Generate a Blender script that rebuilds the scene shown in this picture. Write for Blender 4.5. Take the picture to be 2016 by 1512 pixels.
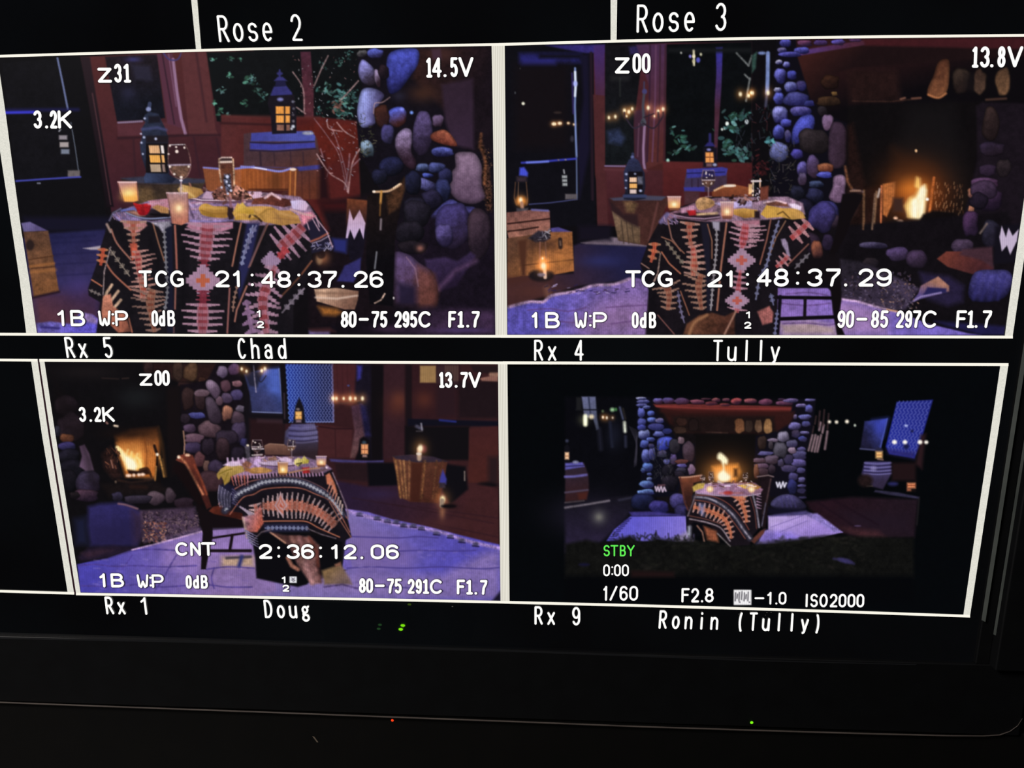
# A production multiviewer monitor in a dark room: four camera feeds of a candle-lit table by a stone fireplace.
import bpy, math
import numpy as np
from mathutils import Matrix, Vector

for o in list(bpy.data.objects):
    bpy.data.objects.remove(o, do_unlink=True)

# ---------------------------------------------------------------- camera
# The monitor glass is the vertical plane y = 0 (x to the right, z up). The camera stands 0.46 m in front of it.
F_PX, DIST, Z0 = 1400.0, 0.46, 1.25
R = np.array([[0.99828627, 0.00606606, 0.05820417], [0.0068534, 0.9756495, -0.21922838], [-0.05811672, 0.21925158, 0.97393593]])
HM = np.array([[F_PX, 0, 1008], [0, F_PX, 756], [0, 0, 1]]) @ np.stack([R[:, 0], R[:, 1], np.array([0, 0, DIST])], 1)
HI = np.linalg.inv(HM)
A_ = np.array([[1, 0, 0], [0, 0, 1], [0, -1, 0]], float)
CAM = A_ @ (-R.T @ np.array([0, 0, DIST])) + np.array([0, 0, Z0])
sc = bpy.context.scene
cd = bpy.data.cameras.new('camera'); cd.sensor_width = 36; cd.lens = F_PX / 2016 * 36; cd.clip_start = 0.01; cd.clip_end = 50
cam = bpy.data.objects.new('camera', cd); sc.collection.objects.link(cam)
ax = A_ @ R.T
m = Matrix.Identity(4)
for i in range(3):
    m[i][0] = ax[i, 0]; m[i][1] = -ax[i, 1]; m[i][2] = -ax[i, 2]; m[i][3] = CAM[i]
cam.matrix_world = m
sc.camera = cam

# ---------------------------------------------------------------- world, added fill light, exposure
w = bpy.data.worlds.new('dark_room'); sc.world = w; w.use_nodes = True
w.node_tree.nodes['Background'].inputs[0].default_value = (0.55, 0.6, 0.62, 1); w.node_tree.nodes['Background'].inputs[1].default_value = 0.0035
ld = bpy.data.lights.new('edge_fill_light', 'AREA'); ld.energy = 19; ld.size = 0.5; ld.color = (1, .93, .88)  # unseen fill, added to bring out the thin grey bezel lines
lo = bpy.data.objects.new('edge_fill_light', ld); sc.collection.objects.link(lo); lo.location = (-1.2, -1.1, 2.4)
lo.rotation_euler = (Vector((-.2, 0, 1.0)) - Vector(lo.location)).to_track_quat('-Z', 'Y').to_euler()
sc.view_settings.view_transform = 'Standard'; sc.view_settings.look = 'None'; sc.view_settings.gamma = 1; sc.view_settings.use_curve_mapping = False
sc.view_settings.exposure = 0.0
# ---------------------------------------------------------------- painter for the pictures the monitor shows
# The four camera feeds are flat pictures on the glass; they are painted here as colour samples and then
# become flat meshes on the glass. SRC is the sampling frame; every sample is later put on the glass in metres.
W_, H_ = 2016, 1512
CAN = np.zeros((H_, W_, 3), np.float32)
IDM = np.zeros((H_, W_), np.int16)
IDS = ['room']
RNG = np.random.default_rng(7)
FR = [0.0, 0.0, 1.0]
CUR = [0]
CLIP = [0, 0, W_, H_]

def fr(x0, y0, s=4.032):
    FR[:] = [x0, y0, s]

def part(name):
    if name not in IDS:
        IDS.append(name)
    CUR[0] = IDS.index(name)

def tp(pts):
    a = np.array(pts, np.float64).reshape(-1, 2)
    return a / FR[2] + np.array(FR[:2])

def noise(cell, seed):
    r = np.random.default_rng(seed)
    g = r.random((int(H_ / cell) + 3, int(W_ / cell) + 3)).astype(np.float32)
    y = np.arange(H_) / cell; x = np.arange(W_) / cell
    yi = y.astype(int); xi = x.astype(int)
    fy = (y - yi)[:, None]; fx = (x - xi)[None, :]
    fy = fy * fy * (3 - 2 * fy); fx = fx * fx * (3 - 2 * fx)
    a = g[yi][:, xi]; b = g[yi][:, xi + 1]; c = g[yi + 1][:, xi]; d = g[yi + 1][:, xi + 1]
    return ((a * (1 - fx) + b * fx) * (1 - fy) + (c * (1 - fx) + d * fx) * fy).astype(np.float32) * 2 - 1
N3 = noise(2.6, 1); N8 = noise(8, 2); N25 = noise(24, 3)
NZ = 0.30 * N3 + 0.35 * N8 + 0.25 * N25

def box(p, m):
    x0 = max(int(math.floor(p[:, 0].min() - m)), CLIP[0]); x1 = min(int(math.ceil(p[:, 0].max() + m)) + 1, CLIP[2])
    y0 = max(int(math.floor(p[:, 1].min() - m)), CLIP[1]); y1 = min(int(math.ceil(p[:, 1].max() + m)) + 1, CLIP[3])
    if x1 <= x0 or y1 <= y0:
        return None
    yy, xx = np.mgrid[y0:y1, x0:x1]
    return x0, y0, x1, y1, xx + 0.5, yy + 0.5

def put(b, al, col, setid=True, mode='mix'):
    x0, y0, x1, y1 = b[:4]
    c = CAN[y0:y1, x0:x1]
    al = al[..., None]
    col = np.asarray(col, np.float32)
    if mode == 'add':
        c += al * col
    elif mode == 'mul':
        c *= 1 - al * (1 - col)
    else:
        c += al * (col - c)
    if setid:
        IDM[y0:y1, x0:x1][al[..., 0] > 0.5] = CUR[0]

def segd(p, X, Y, closed):
    n = len(p); d2 = np.full(X.shape, 1e12)
    for i in range(n if closed else n - 1):
        a = p[i]; c = p[(i + 1) % n]; v = c - a; L = v @ v + 1e-12
        t = np.clip(((X - a[0]) * v[0] + (Y - a[1]) * v[1]) / L, 0, 1)
        d2 = np.minimum(d2, (X - a[0] - t * v[0]) ** 2 + (Y - a[1] - t * v[1]) ** 2)
    return np.sqrt(d2)

def inside(p, X, Y):
    r = np.zeros(X.shape, bool); n = len(p)
    for i in range(n):
        x1, y1 = p[i]; x2, y2 = p[(i + 1) % n]
        if y1 == y2: continue
        c = (Y > min(y1, y2)) & (Y <= max(y1, y2)) & (X < x1 + (Y - y1) / (y2 - y1) * (x2 - x1))
        r ^= c
    return r

def smooth(p, closed=True, k=5):
    n = len(p); o = []
    for i in range(n if closed else n - 1):
        if closed: a, b, c, d = p[i - 1], p[i], p[(i + 1) % n], p[(i + 2) % n]
        else: a, b, c, d = p[max(i - 1, 0)], p[i], p[i + 1], p[min(i + 2, n - 1)]
        for j in range(k):
            t = j / k
            o.append(0.5 * (2 * b + (c - a) * t + (2 * a - 5 * b + 4 * c - d) * t * t + (3 * b - a - 3 * c + d) * t ** 3))
    if not closed: o.append(p[-1])
    return np.array(o)

def colour(c, X, Y):
    # (r,g,b) or (c0, c1, (x0,y0), (x1,y1)): a ramp between two colours
    if np.ndim(c[0]) == 0:
        return np.array(c, np.float32)
    q = tp([c[2], c[3]]); v = q[1] - q[0]
    t = np.clip(((X - q[0, 0]) * v[0] + (Y - q[0, 1]) * v[1]) / (v @ v + 1e-9), 0, 1)[..., None]
    return (np.array(c[0]) * (1 - t) + np.array(c[1]) * t).astype(np.float32)

def poly(pts, c, f=0.8, sm=False, a=1.0, nz=0.0, mode='mix', tex=None):
    p = tp(pts)
    if sm: p = smooth(p)
    b = box(p, f + 1)
    if b is None: return
    X, Y = b[4:]
    sd = segd(p, X, Y, True); sd = np.where(inside(p, X, Y), -sd, sd)
    al = np.clip(0.5 - sd / (2 * f), 0, 1) * a
    col = colour(c, X, Y) * np.ones(X.shape + (1,), np.float32)
    if nz:
        n = (NZ if tex is None else tex)[b[1]:b[3], b[0]:b[2]]
        col = col * (1 + nz * n[..., None])
    put(b, al, col, a > 0.5, mode)

def rect(x0, y0, x1, y1, c, **k):
    poly([(x0, y0), (x1, y0), (x1, y1), (x0, y1)], c, **k)

def line(pts, w, c, f=0.6, a=1.0, sm=False, nz=0.0, mode='mix', dash=None, w2=None):
    p = tp(pts)
    if sm and len(p) > 2: p = smooth(p, False)
    r = w / FR[2] / 2
    b = box(p, r + f + 1)
    if b is None: return
    X, Y = b[4:]
    d = segd(p, X, Y, False)
    al = np.clip(0.5 - (d - r) / (2 * f), 0, 1) * a * min(1, 2 * r / f if r < f / 2 else 1)
    col = colour(c, X, Y) * np.ones(X.shape + (1,), np.float32)
    if nz: col = col * (1 + nz * NZ[b[1]:b[3], b[0]:b[2]][..., None])
    put(b, al, col, a > 0.5, mode)

def blob(x, y, rx, ry, c, a=1.0, rot=0, mode='mix', p=2.0):
    q = tp([(x, y)])[0]; rx /= FR[2]; ry /= FR[2]; m = 2.6 * max(rx, ry)
    b = box(q[None], m)
    if b is None: return
    X, Y = b[4:]; cr, sr = math.cos(rot), math.sin(rot)
    u = ((X - q[0]) * cr + (Y - q[1]) * sr) / rx; v = (-(X - q[0]) * sr + (Y - q[1]) * cr) / ry
    al = a * np.exp(-(u * u + v * v) ** (p / 2))
    put(b, al, c, False, mode)

def ell(x, y, rx, ry, c, rot=0, f=0.7, a=1.0, nz=0.0):
    t = np.arange(20) * math.tau / 20; cr, sr = math.cos(rot), math.sin(rot)
    poly([(x + rx * math.cos(k) * cr - ry * math.sin(k) * sr, y + rx * math.cos(k) * sr + ry * math.sin(k) * cr) for k in t], c, f=f, a=a, nz=nz)

def stone(x, y, rx, ry, dark, lit, rot=0, ld=(-0.4, -0.9), nz=0.25, f=1.0, pts=None):
    """a rounded river stone: lit on the side ld, dark rim"""
    if pts is None:
        t = np.arange(12) * math.tau / 12; cr, sr = math.cos(rot), math.sin(rot)
        k = 1 + 0.07 * RNG.standard_normal(12)
        q = 1 / (np.abs(np.cos(t)) ** 2.6 + np.abs(np.sin(t)) ** 2.6) ** (1 / 2.6)
        ex = rx * q * k * np.cos(t); ey = ry * q * k * np.sin(t)
        pts = np.stack([x + ex * cr - ey * sr, y + ex * sr + ey * cr], 1)
    p = smooth(tp(pts)); ce = p.mean(0); R = (p.max(0) - p.min(0)) / 2 + 0.1
    b = box(p, f + 1)
    if b is None: return
    X, Y = b[4:]
    sd = segd(p, X, Y, True); ins = inside(p, X, Y); s = np.where(ins, -sd, sd)
    al = np.clip(0.5 - s / (2 * f), 0, 1)
    d = (X - ce[0]) / R[0] * ld[0] + (Y - ce[1]) / R[1] * ld[1]
    n = NZ[b[1]:b[3], b[0]:b[2]]
    t = np.clip(0.45 + 0.55 * d + 0.18 * n, 0, 1); t = t * t * (3 - 2 * t)
    e = np.clip(-s / (0.3 * R.min()), 0, 1) ** 0.6
    col = (np.array(dark) * (1 - t[..., None]) + np.array(lit) * t[..., None]) * (0.45 + 0.55 * e[..., None]) * (1 + nz * n[..., None])
    put(b, al, col.astype(np.float32))

def scatter(n, x0, y0, x1, y1, sz, cols, a=1.0, elong=2.0, f=0.6, pr=None):
    for _ in range(n):
        x = RNG.uniform(x0, x1); y = RNG.uniform(y0, y1); s = sz * RNG.uniform(0.5, 1.3)
        c = np.array(cols[RNG.integers(len(cols))]) * RNG.uniform(0.6, 1.15)
        th = RNG.uniform(0, math.pi) if pr is None else pr + RNG.normal(0, 0.35)
        dx, dy = math.cos(th) * s * elong, math.sin(th) * s * elong
        line([(x - dx, y - dy), (x + dx, y + dy)], s, tuple(c), f=f, a=a)

def motif(p0, p1, hw, n, cols, core, tilt=0.0, lens=None, wf=0.5, core_w=0.3, jag=1.0):
    """woven geometric medallion: stepped spikes across an axis p0-p1, half width hw"""
    p0 = np.array(p0, float); p1 = np.array(p1, float); v = (p1 - p0) / n; L = np.hypot(*v); u = v / L; q = np.array([-u[1], u[0]])
    for k in range(n):
        c = p0 + v * (k + 0.5)
        l = (lens[k % len(lens)] if lens else (0.55 + 0.45 * abs(math.sin(k * 2.1)))) * hw
        for s in (-1, 1):
            e = c + s * q * l + u * tilt * l
            m1 = c + s * q * l * 0.45 + u * tilt * l * 0.45 - u * L * 0.12 * jag
            line([c, m1], L * wf * 1.5, cols[0], f=0.7)
            line([m1, e], L * wf, cols[1], f=0.7)
        if core_w:
            line([c - q * hw * core_w * (0.6 + 0.4 * (k % 2)), c + q * hw * core_w * (0.6 + 0.4 * (k % 2))], L * 0.95, core[k % len(core)], f=0.7)

def chev(pts, w, c, step, arm, f=0.5):
    """thin line carrying small arrow marks"""
    p = smooth(np.array(pts, float), False, 8)
    c = tuple(v * 0.85 for v in c); w = w * 0.85; f = 0.8
    line(p, w, c, f=f, nz=0.5)
    s = np.r_[0, np.cumsum(np.hypot(*np.diff(p, axis=0).T))]
    for d in np.arange(step, s[-1], step):
        x = np.interp(d, s, p[:, 0]); y = np.interp(d, s, p[:, 1])
        x2 = np.interp(d + 1, s, p[:, 0]); y2 = np.interp(d + 1, s, p[:, 1]); u = np.array([x2 - x, y2 - y]); u /= np.hypot(*u) + 1e-9
        q = np.array([-u[1], u[0]]); o = np.array([x, y])
        for (b_, k_) in ((0.0, 0.8), (-0.45, 0.5)):
            oo = o + u * arm * b_
            line([oo + q * arm * k_ - u * arm * 0.55, oo, oo - q * arm * k_ - u * arm * 0.55], w, c, f=f, a=.9)

def flame(x, y, s, c1=(255, 236, 190)):
    blob(x, y, s * 2.2, s * 2.6, (255, 150, 50), 0.35, mode='add')
    blob(x, y, s * 0.8, s * 1.1, c1, 1.0, p=3)

def spk(x0, y0, x1, y1, w, c, steps=3, f=0.8):
    """one stepped, woven spike from (x0,y0) narrowing to (x1,y1)"""
    u = np.array([x1 - x0, y1 - y0], float); L = np.hypot(*u) + 1e-9; u /= L; q = np.array([-u[1], u[0]]); o = np.array([x0, y0], float)
    for i in range(steps):
        a = L * i / steps - 2; b_ = L * (i + 1) / steps; ww = w * (1.0 - 0.62 * i / max(steps - 1, 1))
        s = q * w * 0.22 * (i - (steps - 1) / 2)
        poly([o + u * a + q * ww / 2 + s, o + u * b_ + q * ww / 2 + s, o + u * b_ - q * ww / 2 + s, o + u * a - q * ww / 2 + s], c, f=f, nz=0.15)

def spray(n, x, y, rx, ry, sz, cols, a=0.9, f=1.0):
    """soft leaf clump: small ellipses of several tones"""
    for _ in range(n):
        px = x + RNG.normal(0, rx * 0.5); py = y + RNG.normal(0, ry * 0.5); s = sz * RNG.uniform(0.4, 1.2)
        c = np.array(cols[RNG.integers(len(cols))]) * RNG.uniform(0.45, 1.1)
        ell(px, py, s, s * RNG.uniform(0.3, 0.6), tuple(c), rot=RNG.uniform(-1.2, 1.2), f=f, a=a)

def votive(x, y, w, h, c=(230, 140, 70), top=(190, 140, 140), g=1.0):
    """tapered glass votive cup, rim centre x,y"""
    part('candle_picture')
    poly([(x - w / 2, y), (x + w / 2, y), (x + w * 0.42, y + h * 0.85), (x + w * 0.3, y + h), (x - w * 0.3, y + h), (x - w * 0.42, y + h * 0.85)], (top, c, (x, y), (x, y + h * 0.7)), f=0.9, nz=0.12)
    line([(x - w * 0.48, y + 3), (x + w * 0.48, y + 3)], h * 0.07, (216, 176, 170), f=0.8)
    blob(x, y + h * 0.62, w * 0.32, h * 0.26, (255, 214, 130), 0.95 * g); blob(x, y + h * 0.6, w * 0.14, h * 0.13, (255, 244, 200), g)
    poly([(x - w * 0.38, y + h * 0.86), (x + w * 0.38, y + h * 0.86), (x + w * 0.32, y + h * 1.06), (x - w * 0.32, y + h * 1.06)], (90, 40, 30), f=1.2, a=.7)

def goblet(x, y, w, h, liq=None):
    """wine glass: rim centre x,y; bowl h*.6, stem, foot"""
    part('wine_glass_picture')
    P = [(x - w * .38, y), (x - w * .5, y + h * .3), (x - w * .36, y + h * .52), (x, y + h * .64), (x + w * .36, y + h * .52), (x + w * .5, y + h * .3), (x + w * .38, y)]
    poly(P, (30, 18, 24), f=1, a=.5, sm=False)
    if liq: poly([(x - w * .48, y + h * .36), (x + w * .48, y + h * .36), (x + w * .34, y + h * .53), (x, y + h * .63), (x - w * .34, y + h * .53)], liq, f=1, a=.8, nz=.6)
    line(P[:4], w * .07, (150, 112, 104), f=1, sm=True, nz=.9, a=.75); line(P[3:], w * .05, (110, 80, 84), f=1, sm=True, nz=.9, a=.7); line([P[0], P[-1]], w * .05, (150, 130, 140), f=.8, nz=.8, a=.7)
    line([(x - w * .44, y + h * .36), (x + w * .44, y + h * .36)], w * .08, (190, 166, 176), f=1, nz=.4)
    line([(x, y + h * .64), (x, y + h * .95)], w * .08, (150, 120, 128), f=1, a=.8); line([(x - w * .22, y + h * .97), (x + w * .22, y + h * .97)], w * .06, (160, 136, 146), f=1, a=.8)
    for k in range(9): ell(x + w * RNG.uniform(-.42, .42), y + h * RNG.uniform(0, .62), w * RNG.uniform(.03, .06), w * RNG.uniform(.03, .07), (240, 220, 210), f=1)

def weave(axis, hw, n, cols, tilt=0.25, bias=(1.0, 1.0), short=0.42, core=0.2, bow=0.0):
    """woven medallion: rows of stepped spikes across a bent axis. hw = half widths along it, cols = (core, inner, tip)"""
    ax_ = smooth(np.array(axis, float), False, 6); s = np.r_[0, np.cumsum(np.hypot(*np.diff(ax_, axis=0).T))]
    S = s[-1]; L = S / n
    for k in range(n):
        d = (k + .5) * L; c = np.array([np.interp(d, s, ax_[:, 0]), np.interp(d, s, ax_[:, 1])]); e = np.array([np.interp(min(d + 2, S), s, ax_[:, 0]), np.interp(min(d + 2, S), s, ax_[:, 1])])
        u = e - c; u = u / (np.hypot(*u) + 1e-9) if np.hypot(*u) > 1e-6 else np.array([0, 1.0]); q = np.array([-u[1], u[0]])
        h = np.interp(d / S, np.linspace(0, 1, len(hw)), hw) * (1.0 if k % 2 == 0 else short * 0.62) * RNG.uniform(.9, 1.08)
        for sd, b_ in ((1, bias[0]), (-1, bias[1])):
            H = h * b_; steps = 4
            for i in range(steps):
                a0 = H * i / steps; a1 = H * (i + 1) / steps + 1
                lift = -u * tilt * (i + .5) / steps * H - u * bow * math.sin(math.pi * (i + .5) / steps) * H
                th = L * (1.15, 0.95, 0.74, 0.56)[i] * 0.5 if k % 2 == 0 else L * 0.5
                if k % 2: col = cols[0] if i < 3 or core > .5 else cols[1]
                else: col = cols[0] if core > .5 and i < 3 else (cols[1] if i < 1 + int(core > .3) else cols[2])
                col = tuple(np.array(col) * RNG.uniform(.88, 1.08))
                p = c + lift
                poly([p + q * sd * a0 + u * th, p + q * sd * a1 + u * th, p + q * sd * a1 - u * th, p + q * sd * a0 - u * th], col, f=0.75)

def cross(cx, cy, r, col, red, sx=1.0):
    """stepped eight-sided diamond with a small cross"""
    for (a, b) in ((1.0, .18), (.82, .36), (.6, .55), (.36, .82), (.18, 1.0)):
        rect(cx - r * a * sx, cy - r * b, cx + r * a * sx, cy + r * b, col, f=.7, nz=.15)
    rect(cx - r * .4 * sx, cy - r * .14, cx + r * .4 * sx, cy + r * .14, red, f=.7); rect(cx - r * .14 * sx, cy - r * .4, cx + r * .14 * sx, cy + r * .4, red, f=.7)
def tile1():
    CLIP[:] = [0, 80, 980, 660]
    part('room'); fr(0, 0, 1)
    poly([(0, 104), (975, 84), (985, 664), (0, 664)], (13, 10, 13), nz=0.2)
    # ---- frame A: dark glass door
    fr(0, 80)
    part('door_picture')
    poly([(0, 150), (640, 130), (830, 1300), (860, 1512), (0, 1512)], (12, 11, 14), nz=0.15)
    poly([(20, 180), (455, 140), (540, 560), (635, 1085), (130, 1120)], (15, 14, 18), nz=0.3)
    line([(458, 140), (500, 340), (540, 545)], 15, (95, 105, 150)); line([(565, 650), (600, 860), (632, 1085)], 7, (90, 98, 115))
    line([(45, 552), (620, 548)], 26, (28, 26, 90), f=3, a=.7); line([(45, 572), (270, 568)], 22, (52, 52, 215), f=1.6)
    rect(540, 1030, 636, 1085, (98, 88, 88), nz=.2, f=1.5)
    line([(130, 1115), (420, 1095), (640, 1082)], 13, (62, 66, 180), f=1.2); line([(300, 1132), (320, 1132)], 12, (110, 110, 130))
    for (a, b, c, d, k) in ((470, 752, 535, 786, (140, 130, 138)), (476, 806, 546, 846, (165, 152, 150)), (486, 862, 552, 900, (112, 120, 140))):
        rect(a, b, c, d, k, f=1.4)
    line([(470, 720), (486, 700)], 10, (150, 150, 160))
    rect(190, 1400, 900, 1512, (18, 16, 34), f=6)
    # ---- red wall with windows
    part('wall_picture')
    poly([(640, 130), (2016, 60), (2016, 1512), (900, 1512), (880, 1320), (780, 760)], ((82, 34, 34), (58, 24, 34), (900, 200), (1100, 1300)), nz=.10, f=1)
    poly([(640, 130), (715, 130), (905, 1320), (850, 1320)], ((38, 24, 30), (20, 12, 18), (700, 200), (880, 1300)), f=1.5)
    line([(735, 420), (790, 740), (880, 1300)], 9, (110, 60, 66), a=.6, f=1)
    part('window_picture')
    poly([(835, 128), (1248, 108), (1312, 615), (1140, 635), (930, 640)], ((30, 20, 28), (15, 16, 26), (1000, 130), (1050, 500)), nz=.45, f=1.2)
    poly([(1040, 190), (1190, 200), (1210, 320), (1080, 310)], (44, 42, 66), f=4, a=.6); blob(1020, 420, 60, 60, (46, 46, 80), .5); blob(1060, 150, 60, 20, (56, 56, 130), .7)
    line([(940, 652), (1130, 640)], 16, (128, 104, 134), f=1.2)
    part('wall_picture')
    poly([(930, 665), (1470, 640), (1490, 740), (940, 760)], (84, 38, 46), f=2, nz=.1)
    poly([(1248, 108), (1370, 100), (1460, 700), (1330, 660)], (84, 40, 58), f=1.2)
    line([(1290, 110), (1385, 660)], 12, (52, 26, 40), f=1); line([(1340, 110), (1400, 520)], 10, (118, 72, 100), f=1.3)
    line([(1375, 150), (1405, 400), (1440, 620), (1472, 738)], 24, (146, 104, 138), f=1.2)
    line([(1300, 100), (1345, 150), (1410, 150), (1440, 100)], 12, (62, 52, 110), f=1, sm=True)
    poly([(1440, 100), (1640, 92), (1712, 700), (1740, 760), (1500, 760)], (88, 40, 42), f=1.5, nz=.1); line([(1560, 100), (1640, 640)], 14, (60, 28, 34), f=2.5)
    line([(940, 775), (1500, 752), (1960, 748)], 16, (44, 20, 28), f=2.5)
    line([(1060, 780), (1080, 1100)], 10, (50, 24, 32), f=2.5); line([(1540, 770), (1590, 1080)], 10, (50, 24, 34), f=2.5); line([(1720, 780), (1760, 1000)], 10, (50, 24, 34), f=2.5)
    part('window_picture')
    poly([(1640, 92), (2016, 84), (2016, 700), (1722, 640)], (11, 14, 16), f=1.2)
    fr(490, 80)
    poly([(-100, 84), (900, 70), (900, 640), (860, 620), (-60, 600), (-200, 590)], (11, 13, 15), f=1.2, nz=.3)
    G = [(90, 170, 140), (60, 120, 90), (130, 190, 190), (40, 80, 60)]
    fr(0, 80)
    for (x, y, s) in ((1700, 150, 20), (1830, 150, 18), (1910, 150, 14), (1840, 280, 26), (1770, 390, 26), (1990, 300, 34), (1940, 500, 26), (1740, 560, 30), (1820, 600, 22), (1700, 500, 20)):
        spray(9, x, y, s * 1.3, s * 1.2, s * .62, G, a=.8)
    part('foliage_picture')
    fr(490, 80)
    for (x, y, s, n) in ((30, 310, 40, 8), (110, 430, 50, 12), (60, 380, 50, 8), (720, 170, 40, 10), (580, 200, 30, 6), (800, 110, 30, 9), (620, 400, 60, 14), (740, 440, 60, 22), (700, 510, 50, 18), (800, 490, 60, 16), (740, 580, 60, 18), (860, 490, 40, 10), (820, 400, 30, 8), (560, 560, 40, 8)):
        spray(int(n * 1.6), x, y, s * 1.2, s * 1.1, s * .3, [(84, 150, 150), (56, 110, 104), (36, 74, 56), (110, 176, 160)], a=.75)
    spray(16, 700, 530, 60, 50, 18, [(150, 90, 80), (120, 70, 60)], a=.7)
    # mullion post between panes
    part('window_picture')
    poly([(410, 90), (490, 88), (516, 400), (515, 620), (440, 620), (425, 350)], ((74, 32, 48), (80, 34, 42), (450, 100), (470, 600)), f=1.2, nz=.35)
    part('wall_picture')
    poly([(-220, 590), (-60, 600), (200, 612), (560, 606), (860, 640), (900, 1512), (-220, 1512)], ((84, 34, 34), (82, 24, 22), (-150, 700), (350, 800)), nz=.15, f=2); line([(-200, 600), (560, 612)], 20, (92, 38, 36), f=3, a=.7); line([(-220, 655), (200, 668)], 14, (46, 18, 22), f=2.5); poly([(-220, 1000), (100, 1000), (100, 1300), (-220, 1300)], (56, 22, 26), f=14, a=.6)
    poly([(380, 700), (540, 640), (880, 660), (900, 900), (560, 1000)], (92, 24, 14), f=8, nz=.3, a=.7)
    # ---- stone fireplace wall
    part('stone_wall_picture')
    poly([(860, 100), (960, 66), (1930, 48), (1950, 1512), (1150, 1512), (1050, 1200), (880, 900), (850, 600), (900, 380), (870, 200)], (16, 12, 20), nz=.3, f=1.5)
    poly([(1340, 66), (1925, 50), (1935, 900), (1700, 860), (1560, 560), (1300, 300)], ((42, 22, 20), (22, 14, 20), (1350, 250), (1800, 500)), f=6, nz=.4)
    blob(1380, 420, 110, 70, (66, 36, 24), .8); blob(1190, 440, 50, 40, (40, 38, 60), .6); blob(1540, 110, 100, 60, (70, 38, 34), .7)
    poly([(1450, 70), (1520, 66), (1530, 150), (1460, 150)], (64, 38, 52), f=3)
    poly([(1530, 350), (1780, 300), (1785, 860), (1620, 830), (1560, 640)], ((44, 28, 42), (50, 32, 52), (1550, 400), (1760, 800)), f=4, nz=.12)
    stone(0, 0, 0, 0, (30, 30, 90), (74, 84, 215), pts=[(1130, 90), (1330, 66), (1345, 180), (1270, 300), (1190, 400), (1110, 410), (1090, 220)], ld=(-.2, -.8), nz=.2)
    stone(1010, 100, 62, 42, (30, 26, 60), (96, 108, 235)); stone(900, 105, 40, 30, (20, 16, 22), (120, 116, 118))
    stone(0, 0, 0, 0, (40, 30, 44), (140, 136, 220), pts=[(900, 150), (965, 190), (1000, 240), (1010, 330), (960, 360), (890, 320), (868, 230)])
    stone(1022, 300, 24, 72, (40, 24, 34), (150, 128, 170), rot=-.15)
    stone(1070, 250, 44, 60, (18, 12, 20), (40, 26, 34))
    stone(0, 0, 0, 0, (70, 62, 110), (150, 158, 236), pts=[(905, 385), (1000, 380), (1075, 430), (1040, 500), (1010, 570), (1000, 660), (900, 690), (862, 600), (870, 480)], ld=(-.9, -.3), nz=.15)
    stone(1180, 605, 74, 80, (60, 26, 24), (80, 92, 214), ld=(-.35, -.9)); ell(1215, 545, 16, 12, (130, 140, 255), f=2); ell(1292, 572, 13, 13, (110, 150, 250), f=1.5)
    stone(1060, 600, 60, 90, (44, 22, 22), (70, 34, 26))
    stone(1100, 740, 52, 80, (28, 24, 46), (78, 70, 140)); stone(1378, 730, 72, 170, (34, 24, 44), (92, 74, 130), rot=.05, ld=(-.2, -.8))
    stone(0, 0, 0, 0, (46, 26, 40), (156, 130, 180), pts=[(1180, 740), (1240, 695), (1290, 715), (1295, 800), (1290, 880), (1330, 960), (1310, 1020), (1250, 1000), (1180, 900), (1160, 810)], ld=(-.1, -.9))
    stone(1500, 640, 46, 50, (46, 30, 46), (108, 84, 124)); stone(0, 0, 0, 0, (80, 28, 20), (190, 96, 66), pts=[(1450, 740), (1540, 706), (1600, 740), (1655, 835), (1560, 830), (1455, 790)], ld=(.2, -.6))
    stone(1536, 882, 92, 40, (24, 22, 60), (98, 108, 214), ld=(0, -.9))
    stone(0, 0, 0, 0, (78, 54, 78), (150, 118, 148), pts=[(1640, 900), (1720, 882), (1800, 900), (1850, 1000), (1850, 1150), (1880, 1240), (1800, 1295), (1680, 1280), (1600, 1200), (1610, 1050), (1640, 1000)], ld=(.05, -.5), nz=.12)
    stone(940, 860, 50, 72, (40, 50, 60), (134, 160, 190), rot=-.3); scatter(50, 880, 580, 1010, 920, 6, [(60, 62, 40), (36, 34, 24), (90, 84, 60)], a=.8)
    stone(1130, 1000, 100, 80, (14, 14, 26), (40, 42, 90)); stone(1040, 1080, 60, 60, (14, 14, 22), (34, 34, 66))
    stone(1380, 1010, 56, 34, (16, 18, 36), (92, 108, 168)); stone(1490, 1010, 70, 44, (16, 18, 40), (84, 92, 170)); stone(1420, 1070, 44, 20, (16, 18, 50), (80, 96, 210))
    stone(1560, 1080, 60, 60, (14, 14, 30), (48, 48, 100)); stone(1410, 1150, 110, 50, (20, 18, 40), (110, 108, 190), rot=.45); stone(1540, 1190, 60, 90, (14, 16, 34), (50, 54, 110))
    stone(1300, 1130, 70, 90, (12, 12, 22), (34, 36, 70)); stone(1450, 1260, 80, 80, (14, 12, 24), (44, 38, 70)); stone(1320, 1330, 90, 90, (14, 12, 20), (34, 30, 48))
    stone(0, 0, 0, 0, (36, 28, 60), (84, 80, 176), pts=[(1480, 1350), (1600, 1260), (1700, 1310), (1800, 1330), (1820, 1450), (1780, 1512), (1560, 1512), (1450, 1420)], ld=(-.1, -.8))
    poly([(1840, 740), (1862, 830), (1900, 950), (1930, 1200), (1935, 1512), (1900, 1512), (1880, 1250), (1850, 1080), (1870, 900), (1815, 850)], (52, 30, 22), f=3, nz=.9, tex=N3)
    line([(1845, 740), (1835, 830), (1880, 960), (1870, 1140)], 16, (140, 76, 40), f=2.5, a=.7, nz=.8)
    scatter(60, 1850, 860, 1930, 1500, 4, [(130, 84, 50), (90, 60, 44)], elong=1)
    fr(490, 340)
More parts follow.
